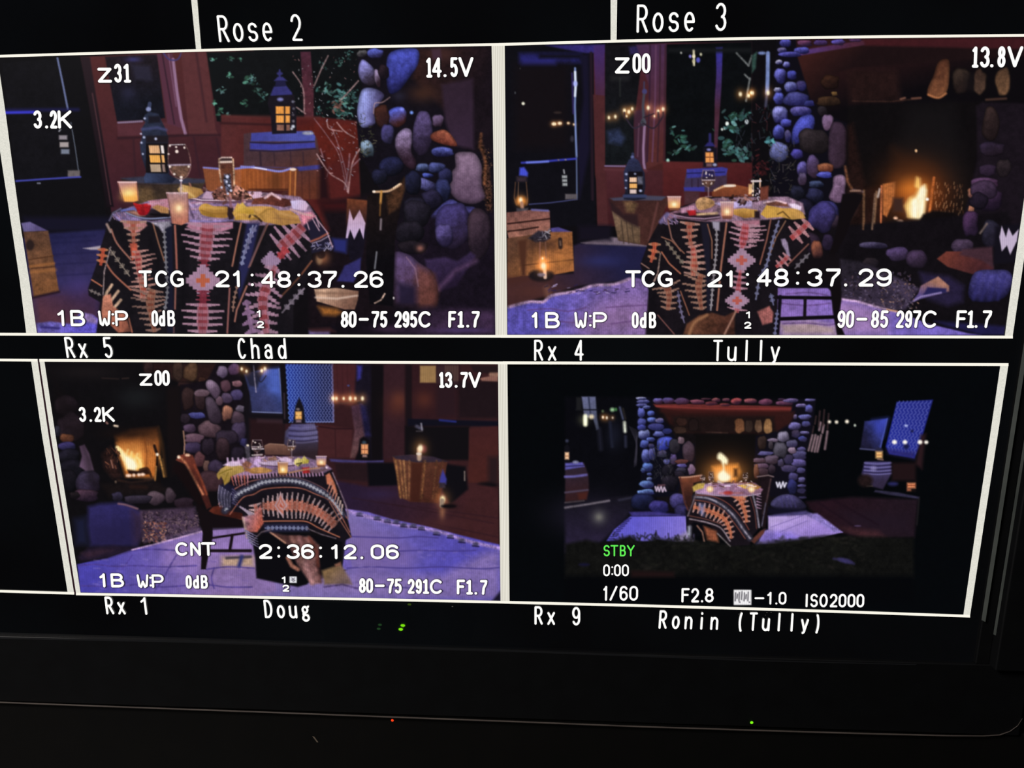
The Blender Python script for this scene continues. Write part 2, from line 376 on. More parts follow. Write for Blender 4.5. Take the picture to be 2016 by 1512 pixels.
    poly([(1150, 380), (1950, 300), (1955, 1280), (1100, 1280)], (20, 13, 24), f=5, nz=.4)
    stone(1620, 420, 130, 170, (34, 24, 46), (70, 58, 128)); stone(1330, 330, 110, 110, (14, 12, 18), (40, 34, 50)); stone(1280, 470, 120, 90, (14, 12, 18), (36, 30, 42)); stone(1550, 500, 70, 90, (34, 26, 56), (100, 84, 160))
    stone(1820, 480, 90, 200, (30, 20, 30), (66, 46, 60)); stone(1300, 590, 120, 50, (16, 12, 18), (34, 26, 34)); blob(1360, 600, 30, 26, (170, 100, 84), .8)
    poly([(1400, 690), (1560, 670), (1660, 700), (1760, 630), (1800, 660), (1650, 900), (1500, 950), (1420, 820)], ((50, 34, 70), (30, 18, 40), (1500, 680), (1550, 900)), f=3, nz=.3)
    line([(1500, 930), (1640, 780), (1800, 700)], 30, (84, 54, 90), f=5, a=.8, nz=.3)
    # boulder
    part('boulder_picture')
    stone(0, 0, 0, 0, (54, 28, 34), (96, 70, 120), pts=[(1150, 640), (1270, 650), (1360, 720), (1460, 790), (1500, 920), (1490, 1060), (1380, 1110), (1160, 1080), (1140, 860)], ld=(-.5, -.7), nz=.2)
    poly([(1340, 740), (1470, 810), (1500, 940), (1480, 1050), (1340, 1080), (1320, 900)], (110, 56, 44), f=8, nz=.35, a=.75)
    poly([(1180, 870), (1330, 900), (1330, 1060), (1180, 1060)], (26, 20, 44), f=8, a=.85); line([(1250, 670), (1320, 760), (1345, 900)], 8, (150, 110, 130), f=1.5, a=.7)
    part('room')
    poly([(560, 1100), (1150, 1050), (1955, 1100), (1955, 1285), (480, 1285)], ((16, 11, 18), (58, 36, 66), (1300, 1050), (1500, 1280)), f=8, nz=.4)
    blob(1100, 1240, 120, 30, (62, 36, 66), .7); blob(1700, 1250, 200, 20, (74, 50, 110), .7)
    # ---- floor, rug at left
    fr(0, 340)
    part('floor_picture')
    poly([(180, 520), (400, 480), (830, 450), (860, 500), (760, 1240), (280, 1260), (240, 900)], ((30, 29, 72), (44, 38, 84), (500, 500), (600, 760)), f=3, nz=.15)
    poly([(250, 960), (480, 930), (800, 900), (800, 1240), (280, 1240)], ((60, 36, 66), (84, 44, 58), (500, 930), (400, 1130)), f=14, nz=.15)
    blob(620, 900, 110, 90, (66, 50, 120), .6); poly([(660, 600), (800, 580), (800, 612), (720, 612)], (164, 150, 164), f=1.5)
    for y in (520, 560, 650, 730, 820): line([(420, y), (760, y - 20)], 8, (22, 20, 60), f=2.5, a=.6)
    part('rug_picture')
    poly([(290, 1195), (400, 1180), (560, 1200), (640, 1110), (740, 1130), (780, 1160), (775, 1275), (300, 1275)], ((96, 84, 176), (86, 74, 196), (500, 1180), (600, 1270)), f=2, nz=.5)
    poly([(640, 1110), (730, 1125), (775, 1170), (770, 1200), (660, 1180)], (140, 110, 176), f=3, nz=.4); line([(330, 1225), (470, 1235)], 16, (44, 34, 110), f=2)
    # wooden chest
    part('chest_picture')
    poly([(170, 400), (240, 390), (385, 462), (190, 470)], ((104, 92, 146), (74, 62, 110), (200, 400), (360, 470)), f=1.2, nz=.2)
    poly([(188, 470), (385, 462), (440, 760), (470, 940), (270, 985)], ((92, 58, 40), (112, 66, 34), (260, 480), (380, 900)), f=1.2, nz=.4)
    ell(240, 575, 34, 42, (40, 26, 24), f=2); line([(240, 745), (430, 720)], 12, (160, 92, 40), f=3); line([(250, 790), (440, 770)], 14, (180, 104, 44), f=4, a=.8); line([(250, 760), (440, 745)], 7, (66, 34, 18), f=1.2)
    line([(235, 690), (425, 660)], 8, (70, 38, 20), f=1.5); line([(270, 990), (470, 945)], 16, (34, 16, 24), f=2.5)
    # stump under lantern
    fr(0, 80)
    part('stump_picture')
    poly([(960, 1095), (1150, 1080), (1480, 1085), (1640, 1110), (1600, 1180), (1450, 1300), (1090, 1300), (1080, 1150), (975, 1120)], ((44, 30, 30), (60, 44, 32), (1100, 1100), (1200, 1280)), f=1.2, nz=.4)
    poly([(960, 1092), (1150, 1078), (1640, 1100), (1620, 1130), (1300, 1140), (1100, 1130)], (50, 50, 70), f=2, nz=.2); poly([(1110, 1160), (1200, 1170), (1250, 1290), (1120, 1290)], (92, 66, 40), f=5, nz=.5)
    lantern1(1230, 500, 1130)
    # barrel
    fr(490, 80)
    part('barrel_picture')
    poly([(-40, 740), (20, 730), (500, 715), (540, 780), (580, 980), (570, 1260), (100, 1260), (-40, 1100)], ((70, 44, 50), (96, 42, 26), (300, 860), (450, 1200)), nz=.2, f=1.5)
    poly([(20, 735), (200, 722), (500, 718), (528, 760), (524, 800), (15, 800)], ((58, 60, 150), (70, 76, 170), (100, 740), (300, 790)), f=1.2, nz=.15)
    poly([(10, 812), (200, 822), (525, 808), (530, 850), (200, 872), (10, 862)], (56, 56, 156), f=1.5, nz=.15); line([(10, 808), (220, 816), (520, 800)], 9, (26, 24, 60), f=1); line([(10, 872), (220, 880), (530, 858)], 9, (34, 24, 50), f=1)
    ell(470, 735, 45, 14, (150, 150, 170), f=2, nz=.3)
    for x in (90, 200, 330, 430): line([(x, 885), (x + 6, 990)], 14 if x == 90 else 6, (44, 28, 40), f=1.5)
    poly([(20, 1000), (300, 1010), (570, 985), (575, 1020), (400, 1035), (380, 1010)], (56, 52, 130), f=1.5, nz=.2)
    for x in (420, 480, 540): line([(x, 1045), (x + 4, 1260)], 6, (60, 26, 22), f=2)
    poly([(560, 900), (600, 900), (640, 1260), (560, 1260)], (34, 12, 16), f=5)
    lantern2(268, 240, 740)
    # dry branches
    part('branch_picture')
    B = [(130, 90, 100), (90, 56, 60), (170, 130, 130)]
    for p in ([(630, 120), (570, 240), (520, 360)], [(870, 320), (780, 420), (720, 480)], [(1120, 450), (1060, 490), (1000, 500), (990, 580)], [(350, 250), (430, 380), (440, 560)], [(380, 530), (450, 580)],
              [(520, 620), (640, 780), (720, 920), (780, 1200)], [(650, 680), (700, 800), (760, 1000), (790, 1180)], [(700, 650), (760, 720), (840, 770)], [(800, 900), (790, 1020), (760, 1180)], [(880, 860), (820, 980), (790, 1200)],
              [(540, 900), (640, 1050), (760, 1130), (790, 1210)], [(640, 1000), (620, 1080)], [(570, 860), (590, 930)], [(820, 1000), (880, 940)], [(740, 720), (640, 700), (620, 640)]):
        c = B[RNG.integers(3)]; line(p, 7 + 5 * RNG.random(), c, f=1, sm=True, a=.8, nz=.5)
    scatter(60, 540, 600, 860, 1100, 5, [(190, 140, 140), (120, 70, 70), (150, 150, 170)], elong=1.4)
    scatter(70, 340, 120, 860, 640, 4, [(190, 190, 200), (120, 70, 70), (150, 110, 110)], elong=1.2)
    # wall lower dark + plant pot zone
    part('room')
    fr(490, 340)
    poly([(560, 230), (800, 200), (980, 160), (1160, 400), (1150, 1100), (480, 1240), (480, 700), (660, 540)], (20, 12, 17), f=6, nz=.3)
    poly([(540, 230), (780, 225), (790, 300), (600, 300)], (56, 14, 16), f=8)
    part('vase_picture')
    poly([(780, 205), (945, 220), (930, 480), (900, 700), (800, 690), (770, 480)], ((112, 52, 28), (18, 14, 26), (860, 230), (860, 480)), f=1.5, nz=.3)
    poly([(770, 520), (800, 290), (830, 380), (880, 295), (925, 400), (910, 526), (880, 440), (836, 530), (805, 450), (785, 520)], ((186, 146, 170), (196, 166, 210), (850, 300), (850, 500)), f=.8, nz=.1)
    poly([(660, 520), (780, 530), (775, 640), (680, 620)], (34, 38, 110), f=4)
    part('chair_picture')
    poly([(940, 190), (1050, 150), (1110, 170), (1240, 20), (1230, 150), (1200, 300), (1160, 500), (1145, 1060), (960, 1040), (930, 700)], ((22, 14, 14), (10, 8, 12), (1000, 300), (1050, 700)), f=1.2, nz=.4)
    poly([(1090, 180), (1210, 90), (1235, 40), (1240, 130), (1190, 280), (1110, 330)], (66, 38, 22), f=3, nz=.6)
    line([(990, 152), (1060, 150), (1110, 145), (1170, 115), (1205, 90)], 18, (196, 150, 110), f=1, sm=True); ell(994, 150, 12, 9, (255, 235, 215), f=1); line([(1150, 120), (1195, 90)], 9, (255, 220, 180), f=1)
    line([(1052, 150), (1045, 240)], 18, (196, 130, 50), f=1.5); line([(1045, 240), (1040, 340)], 10, (120, 74, 30), f=1.5); line([(1050, 370), (1046, 450)], 11, (160, 140, 150), f=2)
    line([(1015, 630), (1000, 760)], 10, (130, 130, 140), f=1.5); line([(1080, 960), (1050, 1010), (1000, 1035)], 10, (200, 160, 140), f=1, nz=.8); ell(1150, 995, 6, 10, (220, 210, 210), f=1)
    poly([(700, 860), (760, 740), (890, 675), (885, 780), (830, 870)], (44, 40, 104), f=2, nz=.2); rect(480, 1255, 640, 1285, (110, 90, 150), f=3, nz=.3)
    poly([(480, 1240), (640, 1230), (690, 1262), (500, 1262)], (60, 28, 30), f=4)
    # seat of the second chair lit from above
    poly([(520, 925), (700, 915), (870, 940), (865, 1010), (840, 1085), (760, 1085), (690, 1065), (540, 1020)], ((190, 146, 116), (126, 84, 66), (600, 930), (750, 1070)), f=1.2, nz=.3)
    line([(530, 990), (700, 1000), (860, 975)], 14, (222, 190, 170), f=2, a=.8); line([(530, 955), (860, 960)], 10, (120, 82, 62), f=3)
    poly([(550, 1060), (700, 1080), (740, 1110), (690, 1135), (590, 1130)], (150, 84, 26), f=5, nz=.3)
    part('room'); blob(590, 680, 50, 50, (150, 84, 50), .8); ell(560, 690, 24, 40, (200, 150, 100), f=3, a=.5); ell(575, 650, 34, 34, (26, 14, 16), f=2, a=.8)
    # wooden chair back behind table
    part('chair_picture')
    fr(0, 80)
    poly([(1610, 1005), (1740, 1020), (1860, 1010), (2040, 1030), (2060, 1080), (2030, 1210), (1680, 1200), (1640, 1180)], ((132, 66, 34), (170, 84, 40), (1650, 1040), (2000, 1150)), f=1, nz=.2)
    fr(490, 80)
    poly([(-60, 1000), (80, 1010), (240, 1040), (320, 1010), (385, 1020), (370, 1260), (320, 1260), (310, 1190), (-60, 1185)], ((150, 70, 24), (120, 56, 26), (60, 1040), (330, 1150)), f=1, nz=.2)
    for x in range(-30, 310, 17): line([(x, 1040), (x + 3, 1180)], 7, (112, 52, 26) if x % 2 else (190, 100, 48), f=2, a=.4)
    rect(180, 1045, 250, 1180, (92, 44, 18), f=5, a=.7); line([(0, 1180), (310, 1180)], 8, (60, 24, 14), f=1); poly([(-40, 1190), (310, 1190), (310, 1270), (-40, 1250)], (66, 22, 22), f=2)
    line([(-60, 1000), (80, 1012), (240, 1038), (330, 1016)], 16, (130, 130, 220), f=1.2, sm=True); line([(20, 1005), (140, 1022)], 8, (240, 230, 255), f=1); ell(350, 1022, 26, 12, (240, 210, 190), f=1.4)
    line([(330, 1040), (326, 1250)], 9, (196, 108, 40), f=1.2); line([(372, 1040), (366, 1240)], 7, (220, 130, 60), f=1.2)
    fr(0, 80); line([(1618, 1008), (1740, 1018)], 14, (120, 118, 200), f=1.2); line([(1860, 1018), (2016, 1000)], 14, (120, 120, 210), f=1.2)
    table1()

def lantern1(cx, top, bot):
    part('lantern_picture')
    b = ((38, 46, 70), (26, 28, 44), (1120, 700), (1340, 800))
    line([(1190, 500), (1185, 540)], 30, (50, 58, 90)); ell(1180, 545, 20, 18, (130, 140, 190), f=1.5)
    poly([(1150, 590), (1180, 565), (1260, 580), (1275, 620), (1310, 690), (1335, 760), (1345, 1060), (1390, 1100), (1370, 1128), (1150, 1128), (1143, 1090), (1165, 1050), (1120, 900), (1112, 820), (1130, 760), (1125, 700), (1155, 650), (1140, 620)], b, f=1.2, nz=.35)
    poly([(1180, 600), (1270, 600), (1275, 650), (1180, 655)], (22, 20, 30), f=2)
    line([(1130, 705), (1250, 690), (1320, 710)], 20, (70, 74, 130), f=2.5, a=.7); rect(1160, 755, 1335, 810, (28, 22, 28), f=2)
    for (x, y, r) in ((1145, 768, 9), (1238, 780, 10), (1150, 618, 8), (1125, 810, 8), (1120, 740, 7), (1135, 900, 7)): ell(x, y, r, r, (190, 196, 235), f=1.4)
    rect(1160, 815, 1335, 1050, (18, 13, 16), f=1)
    for j, (y0, y1, c0, c1) in enumerate(((832, 895, (226, 166, 110), (240, 226, 220)), (908, 968, (236, 160, 60), (240, 170, 90)), (982, 1042, (180, 150, 120), (140, 110, 100)))):
        o = j * 5
        poly([(1182 + o, y0), (1264 + o, y0), (1272 + o, y1), (1190 + o, y1)], c0, f=.8, nz=.12); poly([(1276 + o, y0), (1298 + o, y0), (1306 + o, y1), (1284 + o, y1)], c1, f=.8)
    poly([(1160, 1050), (1330, 1060), (1400, 1100), (1370, 1125), (1150, 1128), (1143, 1085)], ((50, 62, 96), (26, 30, 50), (1170, 1060), (1340, 1120)), f=1, nz=.25)

def lantern2(cx, top, bot):
    part('lantern_picture')
    k = (46, 44, 110)
    line([(245, 235), (245, 300)], 14, k); ell(246, 262, 24, 14, k, f=1.5); poly([(200, 320), (230, 288), (270, 288), (305, 320)], (50, 48, 120), f=1.4); poly([(215, 320), (290, 320), (300, 360), (210, 360)], (26, 24, 60), f=1.2)
    poly([(180, 410), (200, 365), (300, 360), (340, 410), (345, 430), (170, 440)], (48, 46, 118), f=1.4, nz=.2)
    poly([(160, 440), (360, 430), (378, 560), (378, 735), (185, 742), (175, 600), (150, 500)], (22, 17, 26), f=1.2, nz=.3)
    ell(250, 467, 24, 14, (120, 120, 190), f=2)
    for x in (215, 290):
        w = 64 if x == 215 else 36
        rect(x, 522, x + w, 582, (246, 150, 50), f=1, nz=.2); rect(x + 2, 594, x + w, 652, (250, 156, 56), f=1, nz=.2); rect(x + 8, 668, x + w, 714, (150, 96, 78), f=1, nz=.3)
    for (x, y, r, c) in ((350, 485, 10, (110, 110, 130)), (356, 540, 9, (90, 86, 100)), (352, 590, 8, (90, 80, 90)), (354, 640, 10, (110, 100, 110)), (352, 682, 13, (200, 205, 220)), (340, 700, 10, (190, 190, 200))): ell(x, y, r, r, c, f=1.5)

def table1():
    part('tablecloth_picture')
    fr(0, 340)
    # body of the cloth
    poly([(890, 310), (960, 285), (1350, 230), (1900, 150), (2120, 160), (2440, 225), (2520, 330), (2600, 480), (2640, 590), (2480, 640), (2470, 760), (2420, 900), (2330, 1060), (2330, 1275), (765, 1275), (800, 1030), (705, 975), (700, 920), (780, 690), (800, 590), (850, 430)], (21, 17, 22), f=1.2, nz=.3)
    # top surface
    poly([(900, 330), (980, 290), (1180, 225), (1350, 205), (1500, 210), (1640, 150), (1900, 145), (2120, 160), (2380, 190), (2460, 260), (2500, 330), (2420, 400), (2050, 420), (1850, 385), (1500, 410), (1100, 385), (940, 380)], ((116, 94, 140), (138, 106, 136), (1000, 300), (2000, 300)), f=1.5, nz=.6)
    poly([(1180, 225), (1340, 205), (1340, 290), (1210, 280)], (190, 120, 140), f=2, nz=.3)
    for (y, c) in ((225, (196, 120, 140)), (250, (150, 110, 180)), (275, (196, 126, 140)), (300, (140, 110, 190))): line([(1520, y + 14), (1900, y)], 10, c, f=1.5, a=.7)
    line([(900, 330), (950, 375), (1050, 395)], 14, (150, 130, 190), f=1.5); scatter(20, 900, 320, 1000, 390, 8, [(176, 130, 170), (140, 110, 170)], pr=.9)
    line([(870, 380), (900, 320), (960, 285)], 12, (96, 90, 120), f=1.5)
    # left orange column
    OC = ((160, 64, 46), (166, 98, 78), (166, 122, 106)); OD = ((130, 62, 44), (142, 90, 70), (136, 98, 86))
    poly([(965, 375), (1160, 395), (1170, 420), (1110, 470), (1060, 480), (990, 440)], (176, 110, 110), f=1.5, nz=.3)
    weave([(1060, 385), (1060, 470), (1065, 600)], [105, 70, 44, 40], 9, OC, tilt=.1, core=.35)
    poly([(1030, 560), (1090, 560), (1095, 660), (1050, 700)], (176, 70, 48), f=1.5, nz=.4)
    weave([(1085, 620), (1090, 720), (1110, 850)], [90, 170, 120, 90], 11, ((160, 50, 48), (176, 104, 92), (180, 124, 116)), tilt=.16, bias=(.35, 1.0), core=.2)
    weave([(1130, 850), (1140, 930), (1130, 1000)], [80, 120, 110, 60], 7, ((176, 70, 50), (176, 108, 92), (170, 116, 104)), tilt=.1, core=.22)
    weave([(1220, 930), (1200, 1040), (1230, 1265)], [110, 170, 130, 90, 60], 15, OD, tilt=.22, bias=(1.0, .7), core=.24)
    weave([(820, 600), (815, 660), (800, 735)], [42, 46, 30], 6, ((196, 64, 40), (200, 84, 50), (176, 110, 70)), tilt=.0, core=.5)
    # hanging corner stripes at left
    line([(885, 450), (930, 560), (1040, 690)], 14, (150, 92, 76), f=1, sm=True); line([(835, 700), (900, 800), (1040, 930)], 14, (160, 88, 66), f=1, sm=True)
    chev([(870, 600), (940, 700), (1030, 820)], 10, (160, 140, 124), 62, 26); line([(730, 850), (810, 900)], 12, (170, 92, 64)); line([(850, 410), (880, 470)], 20, (150, 120, 110), f=1.5)
    chev([(710, 930), (800, 970)], 9, (140, 124, 120), 30, 14); line([(880, 590), (830, 780), (820, 970)], 9, (130, 110, 110), f=1, nz=1)
    for (a, b, c, d) in ((890, 890, 830, 1010), (940, 940, 840, 1100), (960, 1010, 870, 1140)): line([(a, b), ((a + c) / 2 - 10, (b + d) / 2), (c, d)], 22, (190, 150, 120), f=1.3, nz=.4)
    poly([(820, 980), (880, 960), (900, 1060), (1000, 1130), (1040, 1260), (940, 1270), (870, 1200), (800, 1160)], ((186, 110, 84), (160, 84, 60), (830, 1000), (960, 1240)), f=1.5, nz=.4)
    # thin stripes and pale seam
    line([(1215, 400), (1260, 560), (1305, 700)], 11, (140, 90, 66), f=1); line([(1390, 420), (1400, 620), (1405, 760)], 16, (170, 92, 76), f=1.1); line([(1395, 900), (1390, 1080)], 14, (150, 88, 76), f=1.1); line([(1380, 1170), (1380, 1270)], 12, (150, 88, 76))
    poly([(1310, 400), (1370, 400), (1380, 1270), (1330, 1270)], (26, 26, 48), f=3); chev([(1300, 400), (1310, 560), (1320, 740), (1330, 930), (1310, 1090)], 12, (150, 146, 156), 40, 14)
    poly([(1200, 395), (1350, 385), (1360, 420), (1320, 440), (1290, 470), (1260, 430)], (170, 160, 180), f=2, nz=.4)
    line([(1020, 1140), (1050, 1265)], 13, (170, 92, 66))
    for (x0, y0, x1, y1, k) in ((1460, 420, 1450, 1260, 60), (1900, 420, 1840, 1260, 50), (1180, 480, 1290, 900, 50), (930, 420, 1010, 560, 40), (1060, 1000, 1010, 1260, 40), (1340, 420, 1350, 1260, 34)): line([(x0, y0), (x1, y1)], k, (8, 7, 11), f=9, a=.4)
    # centre column medallions
    P = [(176, 122, 144), (160, 116, 142)]; Rr = [(166, 50, 60), (190, 60, 60), (170, 84, 100)]
    poly([(1500, 398), (1850, 392), (1850, 440), (1760, 470), (1560, 470), (1480, 430)], (178, 112, 138), f=1.5, nz=.25)
    CC = ((140, 50, 60), (164, 92, 108), (166, 120, 142))
    weave([(1650, 420), (1640, 540), (1625, 700)], [190, 200, 185, 120], 11, CC, tilt=.14, core=.22, short=.5)
    weave([(1622, 690), (1620, 790)], [60, 44], 6, ((130, 38, 52), (140, 50, 64), (150, 100, 120)), tilt=0, core=.7, short=.7)
    cross(1612, 856, 128, (164, 122, 150), (186, 84, 52), sx=1.05)
    weave([(1615, 935), (1612, 1050)], [54, 54], 7, ((124, 34, 50), (134, 44, 62), (130, 56, 76)), tilt=0, core=.8, short=.8)
    weave([(1612, 1040), (1608, 1275)], [130, 165, 160, 120], 9, CC, tilt=.06, core=.2, short=.45)
    line([(1915, 400), (1880, 560), (1845, 740)], 13, (160, 96, 76), f=1); line([(1825, 900), (1805, 1270)], 14, (140, 80, 76), f=1)
    poly([(1960, 400), (2060, 400), (1990, 720), (1900, 1000), (1880, 860)], (34, 34, 78), f=3); chev([(2010, 420), (1960, 560), (1920, 730)], 14, (140, 144, 190), 46, 18); chev([(1890, 880), (1860, 1000), (1850, 1100)], 10, (170, 120, 100), 40, 14)
    line([(2130, 400), (2060, 560), (1985, 740)], 12, (150, 92, 76), f=1); line([(1960, 900), (1880, 1090), (1865, 1180)], 13, (160, 96, 80), f=1)
    # right diagonal bands
    fr(490, 340)
    line([(140, 410), (70, 580), (0, 750)], 12, (110, 74, 80), f=1); line([(500, 700), (400, 830), (250, 990)], 14, (120, 66, 44), f=1)
    chev([(440, 920), (370, 990), (265, 1110)], 16, (150, 132, 150), 54, 26); chev([(60, 420), (20, 500), (-30, 640)], 16, (120, 116, 160), 50, 20)
    LC = ((144, 52, 58), (164, 92, 108), (160, 116, 140))
    weave([(450, 400), (360, 500), (240, 600)], [120, 165, 140], 9, LC, tilt=0, core=.22, short=.5)
    weave([(300, 600), (230, 690)], [50, 36], 4, ((176, 50, 56), (170, 60, 70), (150, 100, 130)), tilt=0, core=.7, short=.8)
    cross(175, 700, 78, (150, 118, 152), (150, 118, 152))
    weave([(215, 740), (150, 880), (110, 1030), (140, 1270)], [70, 130, 150, 120, 80], 15, LC, tilt=-.35, bias=(1, 1), core=.22, short=.5)
    weave([(-20, 1010), (0, 1130), (30, 1270)], [30, 60, 70], 7, ((140, 100, 140),) * 3, tilt=-.3, core=.2)
    for (x0, y0, x1, y1) in ((130, 440, 60, 800), (300, 700, 250, 1240), (430, 600, 330, 1000)): line([(x0, y0), (x1, y1)], 50, (9, 8, 12), f=8, a=.35)
    poly([(430, 420), (500, 320), (560, 400), (640, 500), (660, 600), (500, 640), (480, 480)], (28, 24, 44), f=2)
    line([(495, 545), (560, 520), (630, 480)], 14, (170, 84, 60), f=1.5); line([(505, 560), (570, 540), (640, 500)], 8, (150, 130, 150), f=1); scatter(22, 500, 560, 660, 610, 7, [(110, 104, 150), (150, 140, 170)])
    for (a, b, c, d) in ((480, 320, 560, 460), (510, 330, 620, 470), (530, 340, 560, 430), (440, 330, 480, 450), (620, 470, 665, 590)): line([(a, b), (c, d)], 8, (196, 150, 170), f=1)
    poly([(400, 330), (500, 310), (530, 350), (480, 380), (430, 420)], (200, 110, 130), f=3, nz=.5)
    # ---- things on the table
    part('plate_picture')
    fr(0, 340)
    poly([(960, 300), (1080, 280), (1380, 300), (1440, 350), (1200, 385), (1060, 350)], ((60, 40, 50), (20, 16, 22), (1000, 300), (1300, 360)), f=1.5, nz=.3)
    line([(970, 300), (1070, 288)], 14, (90, 96, 190), f=1.5); line([(1000, 315), (1090, 350), (1200, 365), (1380, 350)], 12, (120, 128, 170), f=1.2, sm=True); poly([(1010, 310), (1080, 300), (1150, 340), (1100, 345)], (170, 110, 90), f=3)
    line([(1200, 330), (1340, 345)], 16, (16, 10, 14), f=1.5)
    poly([(1500, 200), (1680, 210), (1900, 215), (2080, 200), (2060, 235), (1800, 245), (1560, 225)], (96, 60, 80), f=1.5, nz=.3); line([(1510, 200), (1600, 218), (1850, 222), (2040, 205)], 8, (230, 200, 220), f=1)
    part('flower_picture')
    poly([(1060, 240), (1110, 250), (1180, 245), (1200, 270), (1170, 330), (1110, 335), (1085, 290)], ((190, 20, 24), (140, 10, 20), (1120, 250), (1140, 330)), f=1.2, nz=.5, sm=True)
    part('napkin_picture')
    poly([(1410, 130), (1450, 95), (1600, 130), (1618, 160), (1560, 200), (1480, 210), (1430, 180)], ((195, 149, 79), (167, 114, 48), (1450, 100), (1550, 200)), f=1.2, nz=.2)
    poly([(1205, 275), (1250, 255), (1340, 280), (1340, 325), (1280, 320)], (186, 126, 69), f=1.5, nz=.3)
    poly([(1580, 290), (1600, 255), (1640, 245), (1700, 265), (1810, 275), (1815, 345), (1760, 360), (1620, 340)], ((199, 144, 48), (158, 105, 31), (1650, 250), (1680, 350)), f=1.2, nz=.2, sm=True)
    line([(1600, 300), (1700, 325), (1800, 320)], 8, (139, 91, 27), f=1.5)
    poly([(1810, 270), (1850, 275), (1860, 340), (1850, 375), (1820, 375), (1805, 330)], (40, 24, 30), f=1.2)
    for (a, b, c, d, k) in ((1600, 270, 1780, 285, (210, 158, 79)), (1610, 320, 1700, 345, (130, 90, 20)), (1640, 300, 1800, 305, (172, 119, 48))): line([(a, b), ((a + c) / 2, b + 10), (c, d)], 12, k, f=2.5, a=.7, sm=True)
    fr(490, 340)
    poly([(-130, 320), (-90, 240), (-20, 270), (90, 265), (180, 270), (240, 300), (330, 300), (390, 340), (415, 400), (330, 410), (270, 420), (140, 395), (80, 375), (-100, 375)], ((206, 151, 58), (176, 119, 52), (-50, 270), (300, 410)), f=1.2, nz=.2)
    poly([(-120, 375), (-90, 340), (0, 355), (40, 370)], (186, 132, 37), f=1.5); line([(5, 355), (20, 325), (60, 350), (100, 385)], 16, (50, 30, 20), f=1.2, sm=True); line([(10, 370), (70, 360)], 10, (120, 84, 20), f=2)
    line([(90, 330), (150, 290), (200, 290)], 10, (140, 96, 30), f=2, a=.8); line([(200, 360), (400, 380)], 8, (139, 91, 48), f=2, a=.7)
    for (a, b, c, d, k) in ((-80, 280, -20, 350, (139, 91, 37)), (0, 290, 90, 290, (219, 167, 90)), (100, 340, 130, 390, (140, 96, 34)), (200, 310, 260, 390, (139, 93, 52)), (250, 320, 390, 350, (210, 156, 90)), (40, 300, 60, 340, (139, 96, 37)), (-60, 360, 20, 368, (210, 154, 69))): line([(a, b), ((a + c) / 2 + 6, (b + d) / 2 + 5), (c, d)], 13, k, f=3, a=.65, sm=True)
    # white plate rims and cutlery catching light
    fr(0, 340); part('plate_picture')
    for (p, k, w_) in (([(1500, 240), (1560, 300), (1600, 360)], (190, 160, 200), 9), ([(1180, 250), (1300, 236)], (200, 150, 170), 10), ([(1500, 270), (1540, 360)], (60, 44, 70), 16), ([(1510, 380), (1700, 388), (1850, 375)], (120, 110, 190), 10), ([(1560, 250), (1600, 240)], (220, 190, 210), 12), ([(960, 300), (1060, 286), (1080, 300)], (110, 120, 200), 8)): line(p, w_, k, f=2, a=.75, sm=True, nz=.4)
    fr(490, 340)
    # meat plate
    part('food_picture')
    poly([(0, 150), (100, 150), (110, 200), (0, 215)], (214, 170, 196), f=1.5, nz=.2)
    poly([(110, 195), (180, 160), (260, 200), (330, 215), (340, 260), (280, 275), (140, 250), (20, 250), (40, 205)], ((110, 50, 36), (80, 34, 28), (100, 200), (250, 270)), f=1.2, nz=.6)
    line([(130, 200), (180, 165), (250, 205)], 20, (226, 180, 190), f=1.5, nz=.4)
    poly([(330, 225), (400, 215), (450, 225), (475, 260), (450, 300), (350, 290)], ((200, 184, 230), (210, 170, 200), (350, 230), (460, 290)), f=1.5, nz=.15)
    line([(330, 290), (440, 330), (500, 340)], 14, (200, 150, 150), f=1.5)
    fr(0, 340)
    poly([(1640, 145), (1690, 160), (1740, 180), (1720, 210), (1600, 205)], (190, 150, 180), f=1.5, nz=.2)
    poly([(1680, 165), (1740, 110), (1780, 130), (1860, 90), (1940, 130), (2000, 190), (2016, 215), (1700, 215)], ((90, 50, 44), (170, 110, 90), (1700, 120), (1960, 200)), f=1.5, nz=.9, tex=N3)
    spray(34, 1840, 175, 260, 70, 26, [(196, 150, 160), (70, 34, 28), (160, 96, 80), (110, 60, 50)], a=.8)
    fr(0, 340)
    for (a, b, c, d, k, w_) in ((1440, 120, 1540, 190, (236, 196, 110), 14), (1500, 110, 1600, 140, (160, 116, 50), 10), (1880, 300, 2016, 330, (236, 190, 80), 16)): line([(a, b), (c, d)], w_, k, f=2.5, a=.7)
    poly([(1870, 300), (1925, 230), (1960, 280), (2016, 290), (2016, 330), (1880, 320)], ((232, 186, 70), (180, 130, 30), (1920, 240), (1940, 330)), f=1.6, nz=.15)
    line([(1925, 230), (1935, 160)], 16, (160, 96, 90), f=2, nz=.5); line([(1835, 270), (1825, 200)], 20, (130, 80, 90), f=2, nz=.4)
    # wine glass
    part('wine_glass_picture')
    fr(0, 80)
    poly([(1345, 830), (1470, 825), (1500, 880), (1518, 980), (1500, 1060), (1450, 1100), (1390, 1080), (1345, 1020), (1335, 930)], (46, 22, 28), f=1.2, a=.55, sm=True)
    poly([(1345, 985), (1510, 985), (1490, 1070), (1440, 1095), (1370, 1060)], (120, 84, 60), f=2, a=.75, nz=.8)
    line([(1340, 830), (1336, 920), (1345, 1010), (1385, 1075), (1440, 1100), (1490, 1070), (1516, 990), (1500, 890), (1470, 825)], 7, (150, 104, 94), f=1.1, sm=True, nz=1.0, a=.8)
